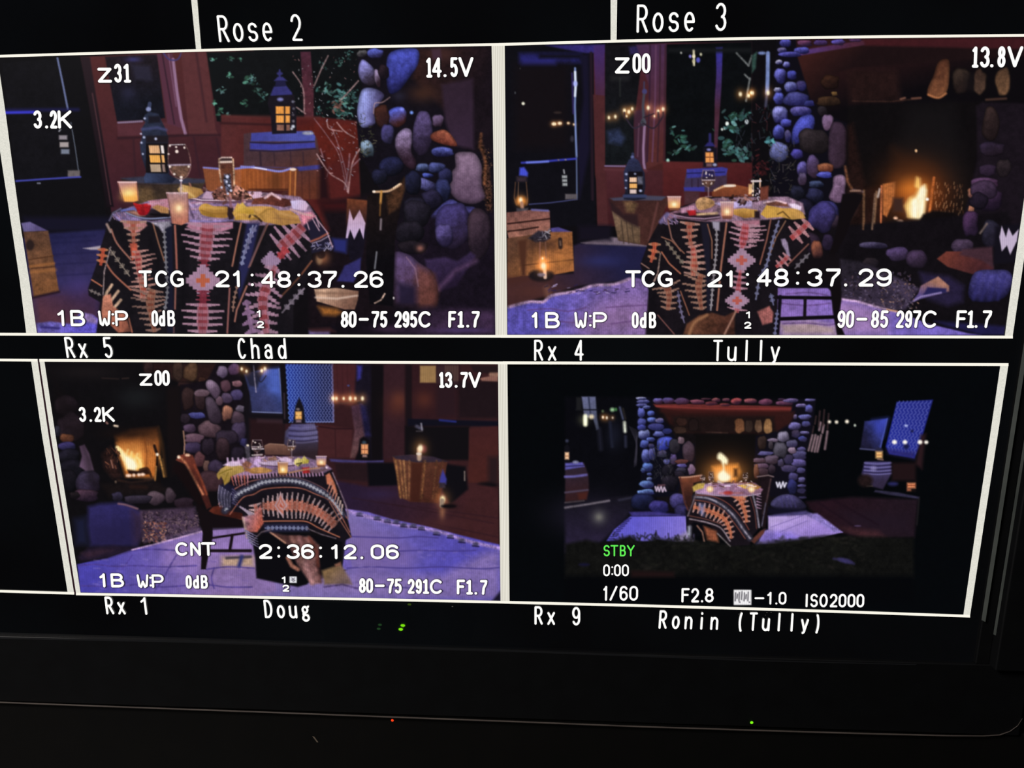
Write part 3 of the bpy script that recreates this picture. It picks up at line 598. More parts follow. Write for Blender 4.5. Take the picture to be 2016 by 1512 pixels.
    line([(1340, 988), (1510, 985)], 11, (180, 160, 190), f=1.4, nz=.4); line([(1350, 828), (1470, 824)], 7, (210, 200, 205), f=.8, nz=.8)
    for (x, y, r) in ((1405, 880, 13), (1400, 845, 8), (1350, 1000, 10), (1500, 1000, 9), (1440, 1085, 11), (1465, 850, 8), (1350, 835, 8), (1385, 1060, 9), (1340, 900, 7)): ell(x, y, r, r, (248, 226, 214), f=1.1)
    line([(1440, 1100), (1438, 1160), (1435, 1200)], 9, (190, 150, 160), f=1); ell(1438, 1110, 12, 8, (230, 220, 235), f=1)
    # champagne glass
    poly([(1738, 940), (1850, 940), (1868, 1050), (1860, 1180), (1840, 1215), (1790, 1215), (1755, 1150), (1742, 1050)], (98, 50, 34), f=1.2, a=.8, nz=.5)
    ell(1795, 945, 50, 20, (60, 40, 40), f=1.2); line([(1745, 965), (1840, 962)], 16, (226, 196, 180), f=1.2); line([(1740, 940), (1745, 1050), (1758, 1120)], 11, (190, 150, 120), f=1.2, nz=.9); line([(1850, 940), (1858, 1050), (1860, 1150)], 11, (196, 156, 120), f=1.2, nz=.9)
    line([(1748, 935), (1760, 928), (1840, 928)], 10, (200, 170, 160), f=1, nz=.7); poly([(1780, 1060), (1830, 1060), (1840, 1180), (1800, 1210), (1775, 1120)], (60, 60, 80), f=2, nz=.9, tex=N3)
    for (x, y, r) in ((1805, 1080, 13), (1800, 1120, 10), (1820, 1150, 9), (1760, 1165, 9), (1835, 1190, 10), (1810, 1215, 9)): ell(x, y, r, r, (210, 214, 245), f=1.2)
    for t in range(2):
        pass
    # votive candles
    part('candle_picture')
    poly([(935, 1120), (1085, 1120), (1098, 1200), (1100, 1270), (1060, 1280), (985, 1278), (955, 1210)], ((186, 126, 120), (240, 150, 60), (1010, 1130), (1040, 1240)), f=1, nz=.15)
    line([(940, 1124), (1082, 1124)], 14, (226, 180, 176), f=1); blob(1025, 1215, 52, 40, (255, 226, 130), .95); blob(1030, 1250, 60, 24, (250, 170, 50), .7)
    line([(938, 1130), (985, 1275)], 6, (120, 60, 50), f=1); line([(1086, 1130), (1100, 1270)], 6, (130, 70, 60), f=1)
    poly([(1320, 1205), (1490, 1205), (1500, 1330), (1495, 1440), (1440, 1465), (1365, 1450), (1345, 1320)], ((168, 120, 120), (186, 104, 80), (1400, 1220), (1420, 1440)), f=1, nz=.25)
    line([(1325, 1210), (1488, 1210)], 12, (210, 170, 176), f=1, nz=.4); line([(1440, 1160), (1440, 1215)], 26, (190, 160, 150), f=3, a=.6, nz=.8)
    blob(1420, 1330, 50, 50, (255, 190, 120), .8); blob(1422, 1330, 22, 24, (255, 236, 180), .9); line([(1330, 1215), (1368, 1445)], 6, (120, 70, 70), f=1); line([(1490, 1215), (1497, 1440)], 6, (120, 66, 66), f=1)
def tile2():
    CLIP[:] = [990, 60, W_, 664]
    part('room'); fr(0, 0, 1)
    poly([(990, 80), (2016, 64), (2016, 665), (990, 665)], (11, 9, 12), nz=.2)
    fr(980, 70)
    part('wall_picture')
    poly([(740, 90), (1340, 60), (2016, 50), (2016, 1512), (880, 1512), (770, 1100)], ((72, 28, 38), (70, 28, 26), (1200, 100), (1300, 1000)), nz=.12, f=1)
    # door
    part('door_picture')
    poly([(55, 90), (430, 75), (760, 130), (775, 1512), (60, 1512)], (12, 11, 17), nz=.2, f=1)
    poly([(380, 78), (560, 74), (850, 72), (850, 135), (700, 140), (520, 108)], (44, 34, 110), f=2, nz=.25)
    poly([(760, 80), (848, 74), (850, 480), (775, 470)], ((62, 36, 104), (70, 34, 60), (800, 100), (800, 450)), f=1.2, nz=.1)
    line([(740, 140), (745, 700), (752, 1300)], 22, (34, 20, 30), f=1.6); poly([(756, 470), (850, 480), (850, 1050), (880, 1512), (790, 1512), (775, 1000)], (74, 32, 34), f=1.2, nz=.12)
    rect(170, 140, 660, 220, (30, 28, 96), f=5, nz=.4, a=.85); rect(190, 180, 460, 235, (42, 40, 140), f=5, a=.7); rect(330, 150, 660, 180, (14, 12, 20), f=4)
    poly([(660, 150), (720, 150), (730, 900), (650, 1300), (630, 900), (680, 500)], (22, 18, 44), f=4, a=.8); rect(140, 230, 560, 900, (20, 12, 14), f=12, a=.6)
    ell(202, 540, 12, 12, (236, 232, 205), f=1.2); ell(138, 455, 5, 10, (70, 74, 80)); ell(178, 262, 3, 6, (70, 70, 70)); ell(475, 612, 30, 8, (52, 38, 34), f=2)
    for (x, y, w) in ((446, 702, 18), (492, 697, 16), (560, 696, 10), (608, 706, 10)): blob(x, y, w * 1.5, w * 1.3, (250, 150, 60), .6, mode='add'); ell(x, y, w, w * .7, (255, 226, 180), f=1.2)
    line([(614, 260), (616, 420), (612, 560), (618, 760), (625, 960)], 15, (110, 130, 190), f=1); line([(614, 290), (618, 400), (613, 480)], 16, (230, 240, 255), f=1.4); ell(614, 382, 18, 22, (170, 180, 255), f=2)
    line([(625, 960), (628, 1290)], 11, (84, 98, 140), f=1); line([(590, 300), (600, 620)], 8, (60, 44, 130), f=2); ell(590, 820, 14, 24, (60, 56, 70), f=2, a=.7)
    line([(190, 1010), (330, 1004), (470, 990), (620, 978)], 14, (52, 58, 200), f=1.6); line([(230, 1008), (400, 1000)], 12, (120, 140, 255), f=2); ell(482, 988, 8, 6, (110, 100, 120)); ell(538, 986, 8, 6, (130, 120, 140))
    line([(250, 1340), (430, 1326), (630, 1300)], 8, (62, 66, 120), f=1); rect(536, 1258, 628, 1300, (88, 80, 84), f=1.6, nz=.2)
    for (a, b, c, d) in ((510, 1110, 550, 1132), (512, 1140, 550, 1162), (514, 1170, 552, 1194)): rect(a, b, c, d, (150, 154, 156), f=1.3)
    line([(524, 1068), (528, 1092)], 12, (150, 150, 156), f=1)
    # window 1
    part('window_picture')
    poly([(850, 80), (1200, 72), (1130, 300), (1080, 700), (1085, 1000), (1000, 1030), (852, 1030)], ((16, 14, 18), (16, 19, 22), (950, 100), (960, 900)), f=1.2, nz=.4)
    poly([(1040, 90), (1180, 76), (1180, 140), (1050, 150)], (44, 34, 84), f=3, nz=.4); rect(900, 320, 1040, 356, (40, 40, 40), f=5, a=.6); line([(970, 340), (970, 480)], 8, (46, 50, 46), f=2, a=.7)
    poly([(870, 760), (960, 740), (1010, 820), (980, 870), (880, 850)], (34, 42, 70), f=5, nz=.5); line([(852, 1036), (1010, 1038)], 13, (120, 96, 140), f=1.2)
    part('wall_picture')
    poly([(1080, 600), (1180, 580), (1180, 1060), (1090, 1010)], (60, 30, 46), f=2); poly([(1100, 76), (1340, 66), (1340, 300), (1310, 1010), (1180, 1060), (1200, 400)], ((70, 38, 72), (84, 36, 34), (1250, 100), (1260, 900)), f=1.6, nz=.12)
    for (x0, x1, c, w) in ((1210, 1185, (48, 24, 44), 12), (1255, 1225, (100, 58, 90), 10), (1290, 1268, (50, 24, 34), 9), (1330, 1322, (56, 26, 36), 10)): line([(x0, 80), (x0 - 6, 500), (x1, 1000)], w, c, f=1.5)
    line([(1120, 700), (1110, 960)], 8, (100, 62, 84), f=1.4); line([(1165, 720), (1155, 900), (1158, 1010), (1168, 1070)], 20, (142, 104, 140), f=1.2)
    poly([(850, 1050), (1310, 1070), (2016, 1000), (2016, 1512), (880, 1512)], ((76, 32, 38), (60, 22, 26), (1000, 1060), (1100, 1400)), f=2.5, nz=.1); line([(850, 1062), (1180, 1074)], 18, (88, 40, 46), f=2)
    # big window
    part('window_picture')
    poly([(1340, 70), (2016, 50), (2016, 1020), (1330, 1000)], (8, 10, 12), f=1.2, nz=.4)
    poly([(1730, 95), (1785, 92), (1775, 400), (1745, 850), (1740, 980), (1715, 980), (1722, 500), (1735, 300)], ((46, 40, 140), (72, 34, 50), (1750, 150), (1750, 600)), f=1.2, nz=.2)
    rect(1350, 100, 2016, 135, (18, 20, 22), f=4)
    for (x, y, s, c) in ((1555, 165, 12, (255, 244, 200)), (1555, 205, 11, (240, 220, 150)), (1612, 150, 9, (190, 186, 150)), (1455, 138, 6, (200, 200, 190)), (1590, 195, 16, (80, 80, 190)), (1527, 166, 10, (130, 120, 220)), (1820, 700, 13, (240, 250, 240)), (1975, 685, 14, (230, 240, 240)), (1780, 745, 8, (220, 230, 220)), (1800, 738, 8, (200, 220, 210)), (1350, 994, 13, (150, 210, 190))):
        ell(x, y, s, s * 1.3, c, f=1.3)
    line([(1555, 120), (1557, 235)], 14, (250, 236, 190), f=1.5, nz=.5)
    part('foliage_picture')
    G = [(80, 150, 150), (50, 110, 90), (40, 80, 60), (110, 170, 170)]
    for (x, y, rx, ry, n) in ((1380, 760, 20, 40, 6), (1460, 820, 40, 50, 12), (1500, 890, 50, 50, 14), (1410, 930, 50, 30, 8), (1870, 640, 70, 40, 14), (1850, 740, 90, 50, 20), (1860, 920, 80, 60, 26), (1960, 640, 60, 50, 14), (1820, 850, 60, 40, 10), (1960, 960, 50, 50, 14)): spray(n, x, y, rx, ry, 24, G, a=.75)
    for p in ([(1895, 140), (1990, 240)], [(1990, 240), (2016, 160)], [(2000, 340), (1970, 520)], [(1960, 310), (2000, 350)]): line(p, 14, (96, 100, 100), f=1.2, nz=.5)
    for k in range(26): x = 1900 + RNG.uniform(-10, 116); y = RNG.uniform(560, 980); line([(x, y), (x + RNG.uniform(-30, 30), y + 40)], 6, (44, 48, 60), f=1, a=.7)
    # chandelier (black iron)
    part('chandelier_picture')
    for (x, y, s) in ((882, 652, 13), (933, 644, 14), (1005, 596, 15), (1040, 606, 15), (1067, 582, 13), (1194, 574, 16), (1273, 602, 14), (1312, 584, 15), (1022, 640, 9), (1243, 640, 8)):
        flame(x, y, s)
    for (x, y, s) in ((1925, 466, 17), (1990, 478, 14), (2010, 455, 12)): flame(x, y, s)
    line([(1162, 370), (1160, 460)], 13, (58, 52, 80), f=1); ell(1165, 445, 20, 22, (62, 58, 110), f=1.2); line([(1160, 470), (1152, 560), (1158, 690)], 20, (64, 62, 74), f=1); ell(1155, 690, 22, 30, (70, 72, 84), f=1.4, nz=.5)
    line([(1155, 700), (1080, 735), (1020, 660)], 11, (46, 36, 52), f=1, sm=True); line([(1160, 700), (1240, 735), (1312, 640)], 11, (40, 28, 40), f=1, sm=True); line([(1160, 650), (1240, 620)], 8, (34, 26, 34), f=1)
    for x in (1005, 1312, 1273): line([(x, 610), (x, 650)], 12, (60, 40, 44), f=1)
    # wall at right under the big window
    part('wall_picture')
    poly([(1310, 1000), (2016, 1010), (2016, 1512), (1310, 1400)], ((90, 30, 30), (70, 20, 22), (1400, 1000), (1500, 1300)), f=2, nz=.12)
    # candle lantern left on stacked wood
    part('hurricane_lamp_picture')
    poly([(175, 1050), (210, 1045), (240, 1090), (236, 1120), (170, 1110)], (60, 72, 220), f=2); rect(150, 1120, 230, 1160, (50, 36, 44), f=3, nz=.4); line([(165, 1165), (160, 1340)], 5, (120, 84, 60)); line([(140, 1165), (130, 1290), (150, 1345)], 6, (100, 62, 40), f=1); line([(225, 1165), (238, 1290), (230, 1345)], 6, (110, 70, 44), f=1)
    ell(188, 1315, 44, 36, (200, 110, 30), f=5, a=.8); flame(182, 1305, 19); line([(190, 1330), (196, 1380)], 26, (176, 120, 90), f=1.4); rect(150, 1370, 240, 1400, (70, 64, 72), f=2, nz=.4)
    part('stacked_logs_picture')
    poly([(70, 1405), (270, 1385), (410, 1395), (412, 1512), (65, 1512)], ((120, 70, 62), (146, 86, 70), (200, 1400), (200, 1500)), f=1, nz=.35); poly([(270, 1385), (400, 1385), (410, 1400), (300, 1410)], (96, 92, 170), f=1.5)
    fr(980, 350)
    poly([(70, 290), (300, 250), (410, 262), (418, 440), (90, 490), (66, 400)], ((122, 72, 64), (150, 92, 74), (200, 270), (200, 480)), f=1, nz=.4)
    line([(80, 365), (250, 345), (412, 325)], 12, (34, 14, 12), f=1.2, sm=True); line([(80, 425), (200, 412), (320, 392)], 12, (34, 14, 12), f=1.2)
    line([(270, 254), (400, 262)], 14, (96, 92, 160), f=1.5)
    # floor
    part('floor_picture')
    poly([(600, 540), (650, 520), (1200, 540), (1140, 800), (640, 860), (70, 1030), (70, 780), (600, 760)], ((28, 26, 62), (66, 34, 34), (900, 580), (300, 950)), f=3, nz=.12)
    blob(820, 660, 160, 50, (40, 44, 110), .6); blob(300, 900, 200, 60, (80, 40, 34), .7); poly([(660, 515), (900, 470), (950, 475), (1190, 535), (1180, 545), (700, 525)], (120, 100, 116), f=2, nz=.2)
    rect(640, 380, 900, 500, (18, 14, 26), f=6); line([(390, 880), (400, 940)], 50, (130, 80, 60), f=5, a=.6)
    part('chest_picture')
    poly([(420, 400), (480, 392), (590, 430), (430, 450)], (70, 60, 130), f=1.2, nz=.2)
    poly([(75, 480), (420, 430), (590, 428), (605, 740), (440, 770), (200, 780), (75, 800)], ((90, 54, 36), (160, 90, 40), (200, 480), (420, 680)), f=1.2, nz=.35)
    poly([(160, 500), (230, 490), (220, 780), (190, 780)], (74, 38, 24), f=3); line([(200, 695), (600, 650)], 7, (70, 36, 20), f=1.4); line([(495, 490), (498, 550)], 34, (44, 28, 24), f=1.5); line([(495, 505), (498, 535)], 12, (110, 80, 64), f=1.2)
    blob(500, 660, 70, 50, (180, 104, 40), .5)
    poly([(75, 790), (440, 770), (430, 830), (260, 820), (80, 860)], (70, 34, 28), f=6, a=.8)
    part('hurricane_lamp_picture')
    poly([(240, 480), (320, 420), (410, 430), (420, 480), (370, 510), (300, 515)], (40, 34, 44), f=2, nz=.7); scatter(16, 320, 420, 410, 500, 7, [(150, 140, 150), (90, 84, 100), (30, 26, 30)])
    rect(240, 500, 460, 560, (60, 34, 26), f=6, a=.5); line([(335, 510), (332, 720)], 7, (150, 90, 70), f=1); line([(378, 510), (384, 640)], 7, (120, 76, 60), f=1)
    ell(345, 775, 100, 50, (26, 18, 22), f=3); line([(370, 700), (376, 790)], 26, (210, 170, 150), f=1.4); blob(362, 700, 46, 46, (255, 130, 40), .8); flame(362, 700, 26); flame(356, 640, 9)
    ell(345, 770, 30, 14, (120, 100, 110), f=2, nz=.6)
    part('rug_picture')
    poly([(75, 1030), (240, 980), (360, 980), (420, 930), (600, 900), (760, 850), (920, 840), (1060, 790), (1130, 800), (1200, 860), (1180, 1080), (1170, 1245), (75, 1245)], ((84, 74, 176), (120, 90, 160), (400, 950), (900, 1150)), f=1.2, nz=.4)
    poly([(600, 1150), (800, 1000), (1180, 980), (1170, 1240), (700, 1240)], (140, 100, 150), f=20, nz=.25, a=.7)
    line([(90, 1025), (250, 985), (360, 985), (430, 935), (620, 900), (760, 855), (920, 845), (1050, 800)], 22, (160, 124, 160), f=2, nz=.6, sm=True)
    scatter(40, 300, 850, 1050, 930, 7, [(40, 30, 90), (170, 150, 200), (60, 40, 70)], a=.8, pr=-.2)
    for p in ([(240, 1050), (420, 1040), (560, 1060), (700, 1030)], [(860, 1030), (1000, 1020), (1180, 1010)], [(500, 1140), (640, 1150), (780, 1120)], [(900, 1160), (1060, 1140), (1180, 1150)], [(330, 1200), (480, 1205)]): line(p, 9, (90, 54, 110), f=1.6, sm=True, a=.8)
    # stump
    fr(980, 350)
    part('stump_picture')
    poly([(890, 160), (1160, 140), (1340, 150), (1350, 200), (1200, 540), (1130, 530), (960, 500), (910, 260)], ((58, 30, 28), (70, 36, 30), (1000, 200), (1200, 500)), f=1.2, nz=.3)
    poly([(905, 262), (1010, 330), (1130, 390), (1130, 528), (955, 495)], ((110, 84, 62), (90, 66, 46), (930, 280), (1100, 500)), f=1.2, nz=.4)
    poly([(1000, 190), (1060, 180), (1110, 210), (1080, 280), (1020, 270)], (100, 70, 44), f=4, nz=.4); poly([(890, 162), (1160, 140), (1340, 148), (1300, 180), (1100, 178), (920, 182)], (64, 62, 84), f=1.5)
    line([(1270, 200), (1200, 500)], 14, (110, 60, 56), f=2, a=.7)
    for x in (980, 1020, 1060): line([(x, 340), (x + 20, 520)], 7, (60, 44, 34), f=1.2)
    poly([(880, 170), (900, 260), (1000, 340), (1120, 400), (1110, 290), (1000, 290)], (38, 22, 26), f=3, a=.8)
    # lantern on stump
    fr(980, 70)
    part('lantern_picture')
    line([(1072, 940), (1072, 975)], 22, (44, 50, 84), f=1.2); ell(1068, 965, 14, 12, (90, 96, 150), f=1.2)
    poly([(1040, 985), (1080, 970), (1115, 990), (1140, 1040), (1165, 1090), (1172, 1200), (1160, 1260), (1175, 1295), (1080, 1310), (1000, 1300), (1000, 1270), (1012, 1240), (1000, 1150), (1000, 1080), (1020, 1030)], ((40, 44, 78), (24, 25, 40), (1040, 1000), (1140, 1200)), f=1.2, nz=.35)
    rect(1035, 1080, 1150, 1255, (18, 13, 18), f=1)
    for (a, b, c, d, k) in ((1046, 1126, 1102, 1164, (240, 190, 150)), (1046, 1176, 1104, 1212, (244, 170, 80)), (1048, 1222, 1100, 1254, (220, 190, 180))): rect(a, b, c, d, k, f=.9)
    for (x, y, r) in ((1020, 1100, 10), (1090, 1098, 8), (1128, 1130, 7), (1018, 1150, 8), (1133, 1232, 12), (1016, 1210, 7)): ell(x, y, r, r * .8, (170, 180, 225), f=1.4)
    rect(1110, 1120, 1150, 1180, (80, 80, 96), f=2, nz=.6); line([(1005, 1275), (1170, 1275)], 26, (50, 58, 96), f=1.5)
    # barrel + lantern
    part('barrel_picture')
    poly([(1500, 1060), (1700, 1050), (1820, 1050), (1815, 1240), (1480, 1240), (1480, 1180)], ((58, 46, 80), (60, 40, 60), (1600, 1100), (1700, 1200)), f=1.2, nz=.2)
    poly([(1500, 1062), (1780, 1044), (1825, 1056), (1810, 1110), (1700, 1120), (1500, 1132)], (52, 50, 150), f=1.2, nz=.2); line([(1500, 1094), (1800, 1084)], 8, (24, 22, 70), f=1); poly([(1475, 1205), (1640, 1200), (1640, 1238), (1480, 1232)], (50, 48, 150), f=1.5)
    for x in (1540, 1590): line([(x, 1140), (x, 1200)], 8, (40, 24, 44), f=1.2)
    rect(1480, 1240, 1600, 1340, (70, 38, 44), f=3, nz=.2)
    part('lantern_picture')
    line([(1684, 785), (1684, 860)], 22, (40, 36, 100), f=1.5); poly([(1640, 880), (1665, 850), (1705, 850), (1725, 880)], (40, 36, 110), f=1.4); rect(1630, 890, 1740, 1045, (18, 15, 26), f=2, nz=.3); ell(1675, 906, 16, 9, (130, 130, 200), f=1.5)
    poly([(1648, 928), (1710, 928), (1714, 1008), (1648, 1008)], (246, 150, 66), f=1.2, nz=.15); line([(1648, 966), (1712, 966)], 8, (110, 50, 20), f=.8); line([(1684, 930), (1684, 1008)], 6, (150, 80, 40), f=.8); rect(1655, 1014, 1700, 1040, (110, 74, 80), f=1.5); ell(1722, 1026, 16, 12, (150, 150, 190), f=1.6)
    # chair behind
    part('chair_picture')
    poly([(1700, 1240), (1780, 1190), (1880, 1182), (2016, 1210), (2016, 1330), (1700, 1330)], ((140, 66, 32), (104, 44, 26), (1850, 1190), (1850, 1320)), f=1.2, nz=.2)
    line([(1720, 1230), (1790, 1200), (1880, 1190)], 14, (224, 170, 120), f=1.5, sm=True); ell(1840, 1192, 50, 10, (240, 220, 200), f=1.5)
    # stone wall left of the fire
    fr(1480, 70)
    part('fireplace_picture')
    poly([(360, 20), (2200, 5), (2170, 700), (2100, 1512), (520, 1512), (520, 1000), (300, 300), (200, 40)], ((42, 18, 18), (10, 7, 10), (900, 150), (1000, 520)), f=1.5, nz=.15)
    part('mantel_picture')
    poly([(220, 150), (560, 80), (860, 35), (2200, 20), (2200, 160), (1560, 200), (800, 260), (560, 330), (460, 520), (380, 480), (300, 250)], ((58, 24, 20), (26, 13, 14), (500, 100), (700, 320)), f=3, nz=.12)
    poly([(220, 150), (500, 100), (870, 40), (1100, 30), (900, 75), (560, 130), (250, 180)], ((84, 54, 150), (74, 32, 50), (250, 150), (800, 60)), f=1.5, nz=.2); poly([(880, 30), (2200, 15), (2200, 110), (900, 80)], (62, 20, 24), f=3, nz=.15)
    for (a, b, c, d, k) in ((360, 36, 480, 90, (120, 60, 100)), (490, 36, 600, 80, (80, 54, 130)), (635, 30, 740, 76, (96, 84, 200)), (770, 26, 870, 50, (90, 50, 100))): stone((a + c) / 2, (b + d) / 2, (c - a) / 2, (d - b) / 2, (40, 22, 50), k)
    part('stone_wall_picture')
    poly([(200, 40), (350, 30), (360, 160), (470, 520), (620, 640), (760, 700), (760, 1330), (700, 1512), (180, 1512), (150, 1000), (180, 600), (180, 250)], (12, 10, 18), f=2)
    B1 = (26, 24, 74); 
    for s in ((265, 60, 48, 34, (100, 98, 230)), (395, 118, 60, 26, (110, 110, 250)), (240, 116, 40, 22, (120, 110, 160)), (300, 150, 90, 22, (100, 96, 220)), (215, 212, 28, 20, (190, 184, 220)), (275, 232, 28, 26, (150, 150, 240)), (228, 320, 46, 62, (110, 110, 220)), (316, 315, 40, 38, (84, 90, 220)), (312, 408, 56, 42, (130, 134, 215)), (205, 432, 30, 22, (190, 190, 230)), (215, 500, 42, 52, (96, 104, 230)), (395, 400, 40, 40, (70, 60, 120)), (350, 508, 104, 58, (74, 74, 150)), (455, 540, 44, 26, (48, 50, 120)), (225, 628, 68, 66, (150, 150, 235)), (385, 600, 86, 40, (110, 100, 190)), (270, 694, 44, 34, (90, 94, 220)), (212, 770, 44, 60, (90, 96, 210)), (285, 800, 28, 52, (90, 80, 130))):
        stone(s[0], s[1], s[2], s[3], B1, s[4])
    stone(0, 0, 0, 0, (30, 30, 90), (88, 96, 235), pts=[(400, 640), (480, 630), (500, 700), (460, 790), (380, 850), (320, 860), (320, 760), (350, 690)], ld=(-.4, -.7))
    stone(600, 690, 44, 64, (90, 62, 90), (130, 98, 140)); stone(560, 600, 40, 40, (22, 16, 20), (40, 34, 40)); stone(500, 840, 120, 100, (26, 20, 22), (50, 40, 44)); stone(680, 880, 76, 190, (44, 28, 40), (62, 42, 62), ld=(-.3, -.3)); stone(360, 940, 50, 40, (30, 24, 70), (74, 66, 170))
    stone(215, 920, 76, 84, (50, 52, 90), (120, 126, 200)); stone(400, 1060, 40, 60, (36, 26, 60), (110, 98, 190)); stone(486, 1040, 52, 90, (50, 32, 50), (96, 74, 130)); stone(585, 1050, 60, 40, (90, 40, 26), (170, 96, 60)); stone(575, 1106, 62, 26, (34, 36, 110), (100, 104, 230))
    stone(0, 0, 0, 0, (84, 56, 84), (160, 124, 160), pts=[(650, 1120), (720, 1105), (750, 1150), (740, 1230), (745, 1300), (680, 1330), (610, 1290), (640, 1200)], ld=(.1, -.4)); stone(400, 1140, 36, 50, (50, 34, 54), (96, 80, 120))
    stone(510, 1180, 60, 30, (16, 18, 34), (70, 84, 130)); stone(500, 1270, 70, 60, (14, 14, 26), (50, 50, 96), rot=.4); stone(360, 1250, 60, 60, (14, 14, 22), (40, 40, 66)); stone(600, 1400, 90, 90, (34, 30, 70), (70, 64, 150)); stone(420, 1380, 80, 90, (14, 12, 22), (30, 26, 50)); stone(660, 1480, 60, 60, (30, 20, 30), (60, 44, 60))
    part('branch_picture')
    for k in range(60): x = RNG.uniform(140, 340); y = RNG.uniform(860, 1250); line([(x, y), (x + RNG.uniform(-34, 34), y + RNG.uniform(-50, 20))], 5, [(70, 64, 50), (90, 80, 80), (40, 40, 34)][k % 3], f=1, a=.7)
    for k in range(50): x = RNG.uniform(0, 170); y = RNG.uniform(560, 1250); line([(x, y), (x + RNG.uniform(-34, 34), y + RNG.uniform(-60, 20))], 6, [(50, 54, 70), (90, 40, 44), (40, 60, 60)][k % 3], f=1, a=.6)
    line([(128, 140), (126, 300), (122, 460)], 30, (110, 130, 190), f=1.4, nz=.2); line([(120, 460), (110, 560)], 20, (60, 60, 84), f=2); flame(128, 455, 17); flame(6, 456, 14)
    spray(14, 150, 830, 40, 40, 20, [(90, 180, 190), (60, 120, 130)]); poly([(0, 160), (40, 130), (30, 260), (0, 300)], (40, 70, 62), f=2, nz=.4); ell(80, 140, 30, 12, (110, 130, 190), f=2)
    spray(40, 60, 1050, 70, 80, 18, [(110, 30, 34), (70, 24, 28)], a=.6)
    # mantel front stones
    part('fireplace_picture')
    stone(620, 370, 70, 60, (28, 14, 12), (60, 32, 20)); stone(655, 462, 26, 18, (60, 40, 20), (120, 84, 40)); stone(610, 520, 90, 40, (32, 20, 14), (70, 44, 26))
    poly([(760, 280), (1150, 280), (1180, 520), (780, 540)], (36, 18, 16), f=8, nz=.35, a=.8)
    stone(0, 0, 0, 0, (70, 34, 22), (138, 80, 44), pts=[(1480, 210), (1560, 190), (1570, 300), (1550, 440), (1480, 500), (1400, 480), (1395, 420), (1440, 320)], ld=(.2, .4), nz=.15); line([(1400, 470), (1480, 495), (1540, 460)], 14, (190, 110, 60), f=2, sm=True)
    stone(1660, 360, 70, 100, (30, 20, 18), (52, 38, 30), f=2.5); stone(1810, 370, 50, 100, (44, 28, 22), (78, 54, 40), ld=(0, .5), f=2); stone(1990, 370, 60, 110, (64, 42, 28), (120, 80, 50), ld=(0, .5), f=2); rect(1680, 300, 1760, 440, (24, 18, 18), f=4, a=.5)
    line([(800, 520), (1100, 524), (1340, 500)], 10, (70, 40, 30), f=1.5, a=.7, nz=.6); line([(1180, 505), (1215, 495)], 14, (120, 74, 56), f=1.5); line([(1270, 500), (1340, 495)], 14, (110, 66, 50), f=1.5); line([(1860, 510), (2016, 500)], 16, (70, 44, 34), f=2)
    poly([(760, 560), (1840, 520), (1790, 900), (1760, 1100), (1700, 1400), (1660, 1512), (740, 1512), (760, 900)], (12, 9, 10), f=3, nz=.25); poly([(1250, 560), (1600, 560), (1700, 1300), (1400, 1100), (1150, 900)], (20, 17, 18), f=20, a=.7)
    poly([(760, 720), (800, 700), (900, 1200), (1060, 1200), (1060, 1512), (740, 1512), (755, 1100)], (28, 14, 12), f=6, nz=.5)
    part('fire_picture')
    blob(1300, 1250, 240, 220, (150, 60, 10), .95); blob(1270, 1200, 120, 110, (220, 110, 20), .9); poly([(1040, 1180), (1140, 1160), (1130, 1300), (1070, 1440), (1040, 1420)], (200, 104, 40), f=2, nz=.3, a=.9); poly([(1120, 900), (1440, 1050), (1430, 1130), (1140, 1160)], (60, 28, 12), f=16, a=.6)
    rect(1120, 1290, 1200, 1400, (60, 34, 26), f=4); line([(1445, 1130), (1425, 1280), (1410, 1400)], 20, (190, 90, 30), f=1.5, nz=.4)
    for k in range(90): x = RNG.uniform(1450, 1680); y = RNG.uniform(1160, 1420); line([(x, y), (x - 3, y + 18)], 6, [(190, 110, 60), (120, 60, 30), (230, 160, 100)][k % 3], f=1, a=.75 * (1 - (x - 1450) / 420))
    poly([(1310, 1130), (1330, 1140), (1335, 1200), (1380, 1190), (1385, 1280), (1360, 1400), (1330, 1460), (1250, 1440), (1220, 1350), (1250, 1300), (1300, 1270), (1320, 1220), (1300, 1190)], (255, 200, 100), f=6)
    poly([(1315, 1130), (1325, 1170), (1328, 1210), (1300, 1200), (1306, 1160)], (255, 190, 80), f=2.5); poly([(1370, 1185), (1388, 1230), (1372, 1330), (1362, 1420), (1330, 1455), (1262, 1440), (1236, 1370), (1262, 1310), (1302, 1290), (1325, 1240), (1350, 1200)], (255, 238, 190), f=3.5, nz=.1); blob(1300, 1370, 54, 64, (255, 252, 228), .9); blob(1345, 1240, 16, 40, (255, 245, 210), .8)
    for k in range(14): x = RNG.uniform(1225, 1375); line([(x, 1440), (x + RNG.uniform(-14, 14), 1330 + RNG.uniform(-40, 60))], 7, (255, 200, 110), f=2, a=.35)
    poly([(1220, 1360), (1260, 1290), (1250, 1430)], (255, 200, 80), f=6, a=.7); ell(1392, 1300, 12, 12, (255, 250, 240), f=1.5); ell(1303, 915, 9, 12, (250, 190, 130), f=1.2)
    for (x, y, w) in ((1175, 1475, 26), (1250, 1495, 16), (1292, 1498, 26), (1140, 1450, 16)): ell(x, y, w, 12, (255, 190, 150), f=2)
    part('fireplace_picture')
    poly([(1360, 1420), (1440, 1390), (1600, 1400), (1660, 1460), (1660, 1512), (1310, 1512)], (15, 10, 10), f=3, nz=.3); poly([(1040, 1512), (1120, 1460), (1230, 1490), (1330, 1512)], (30, 18, 14), f=3)
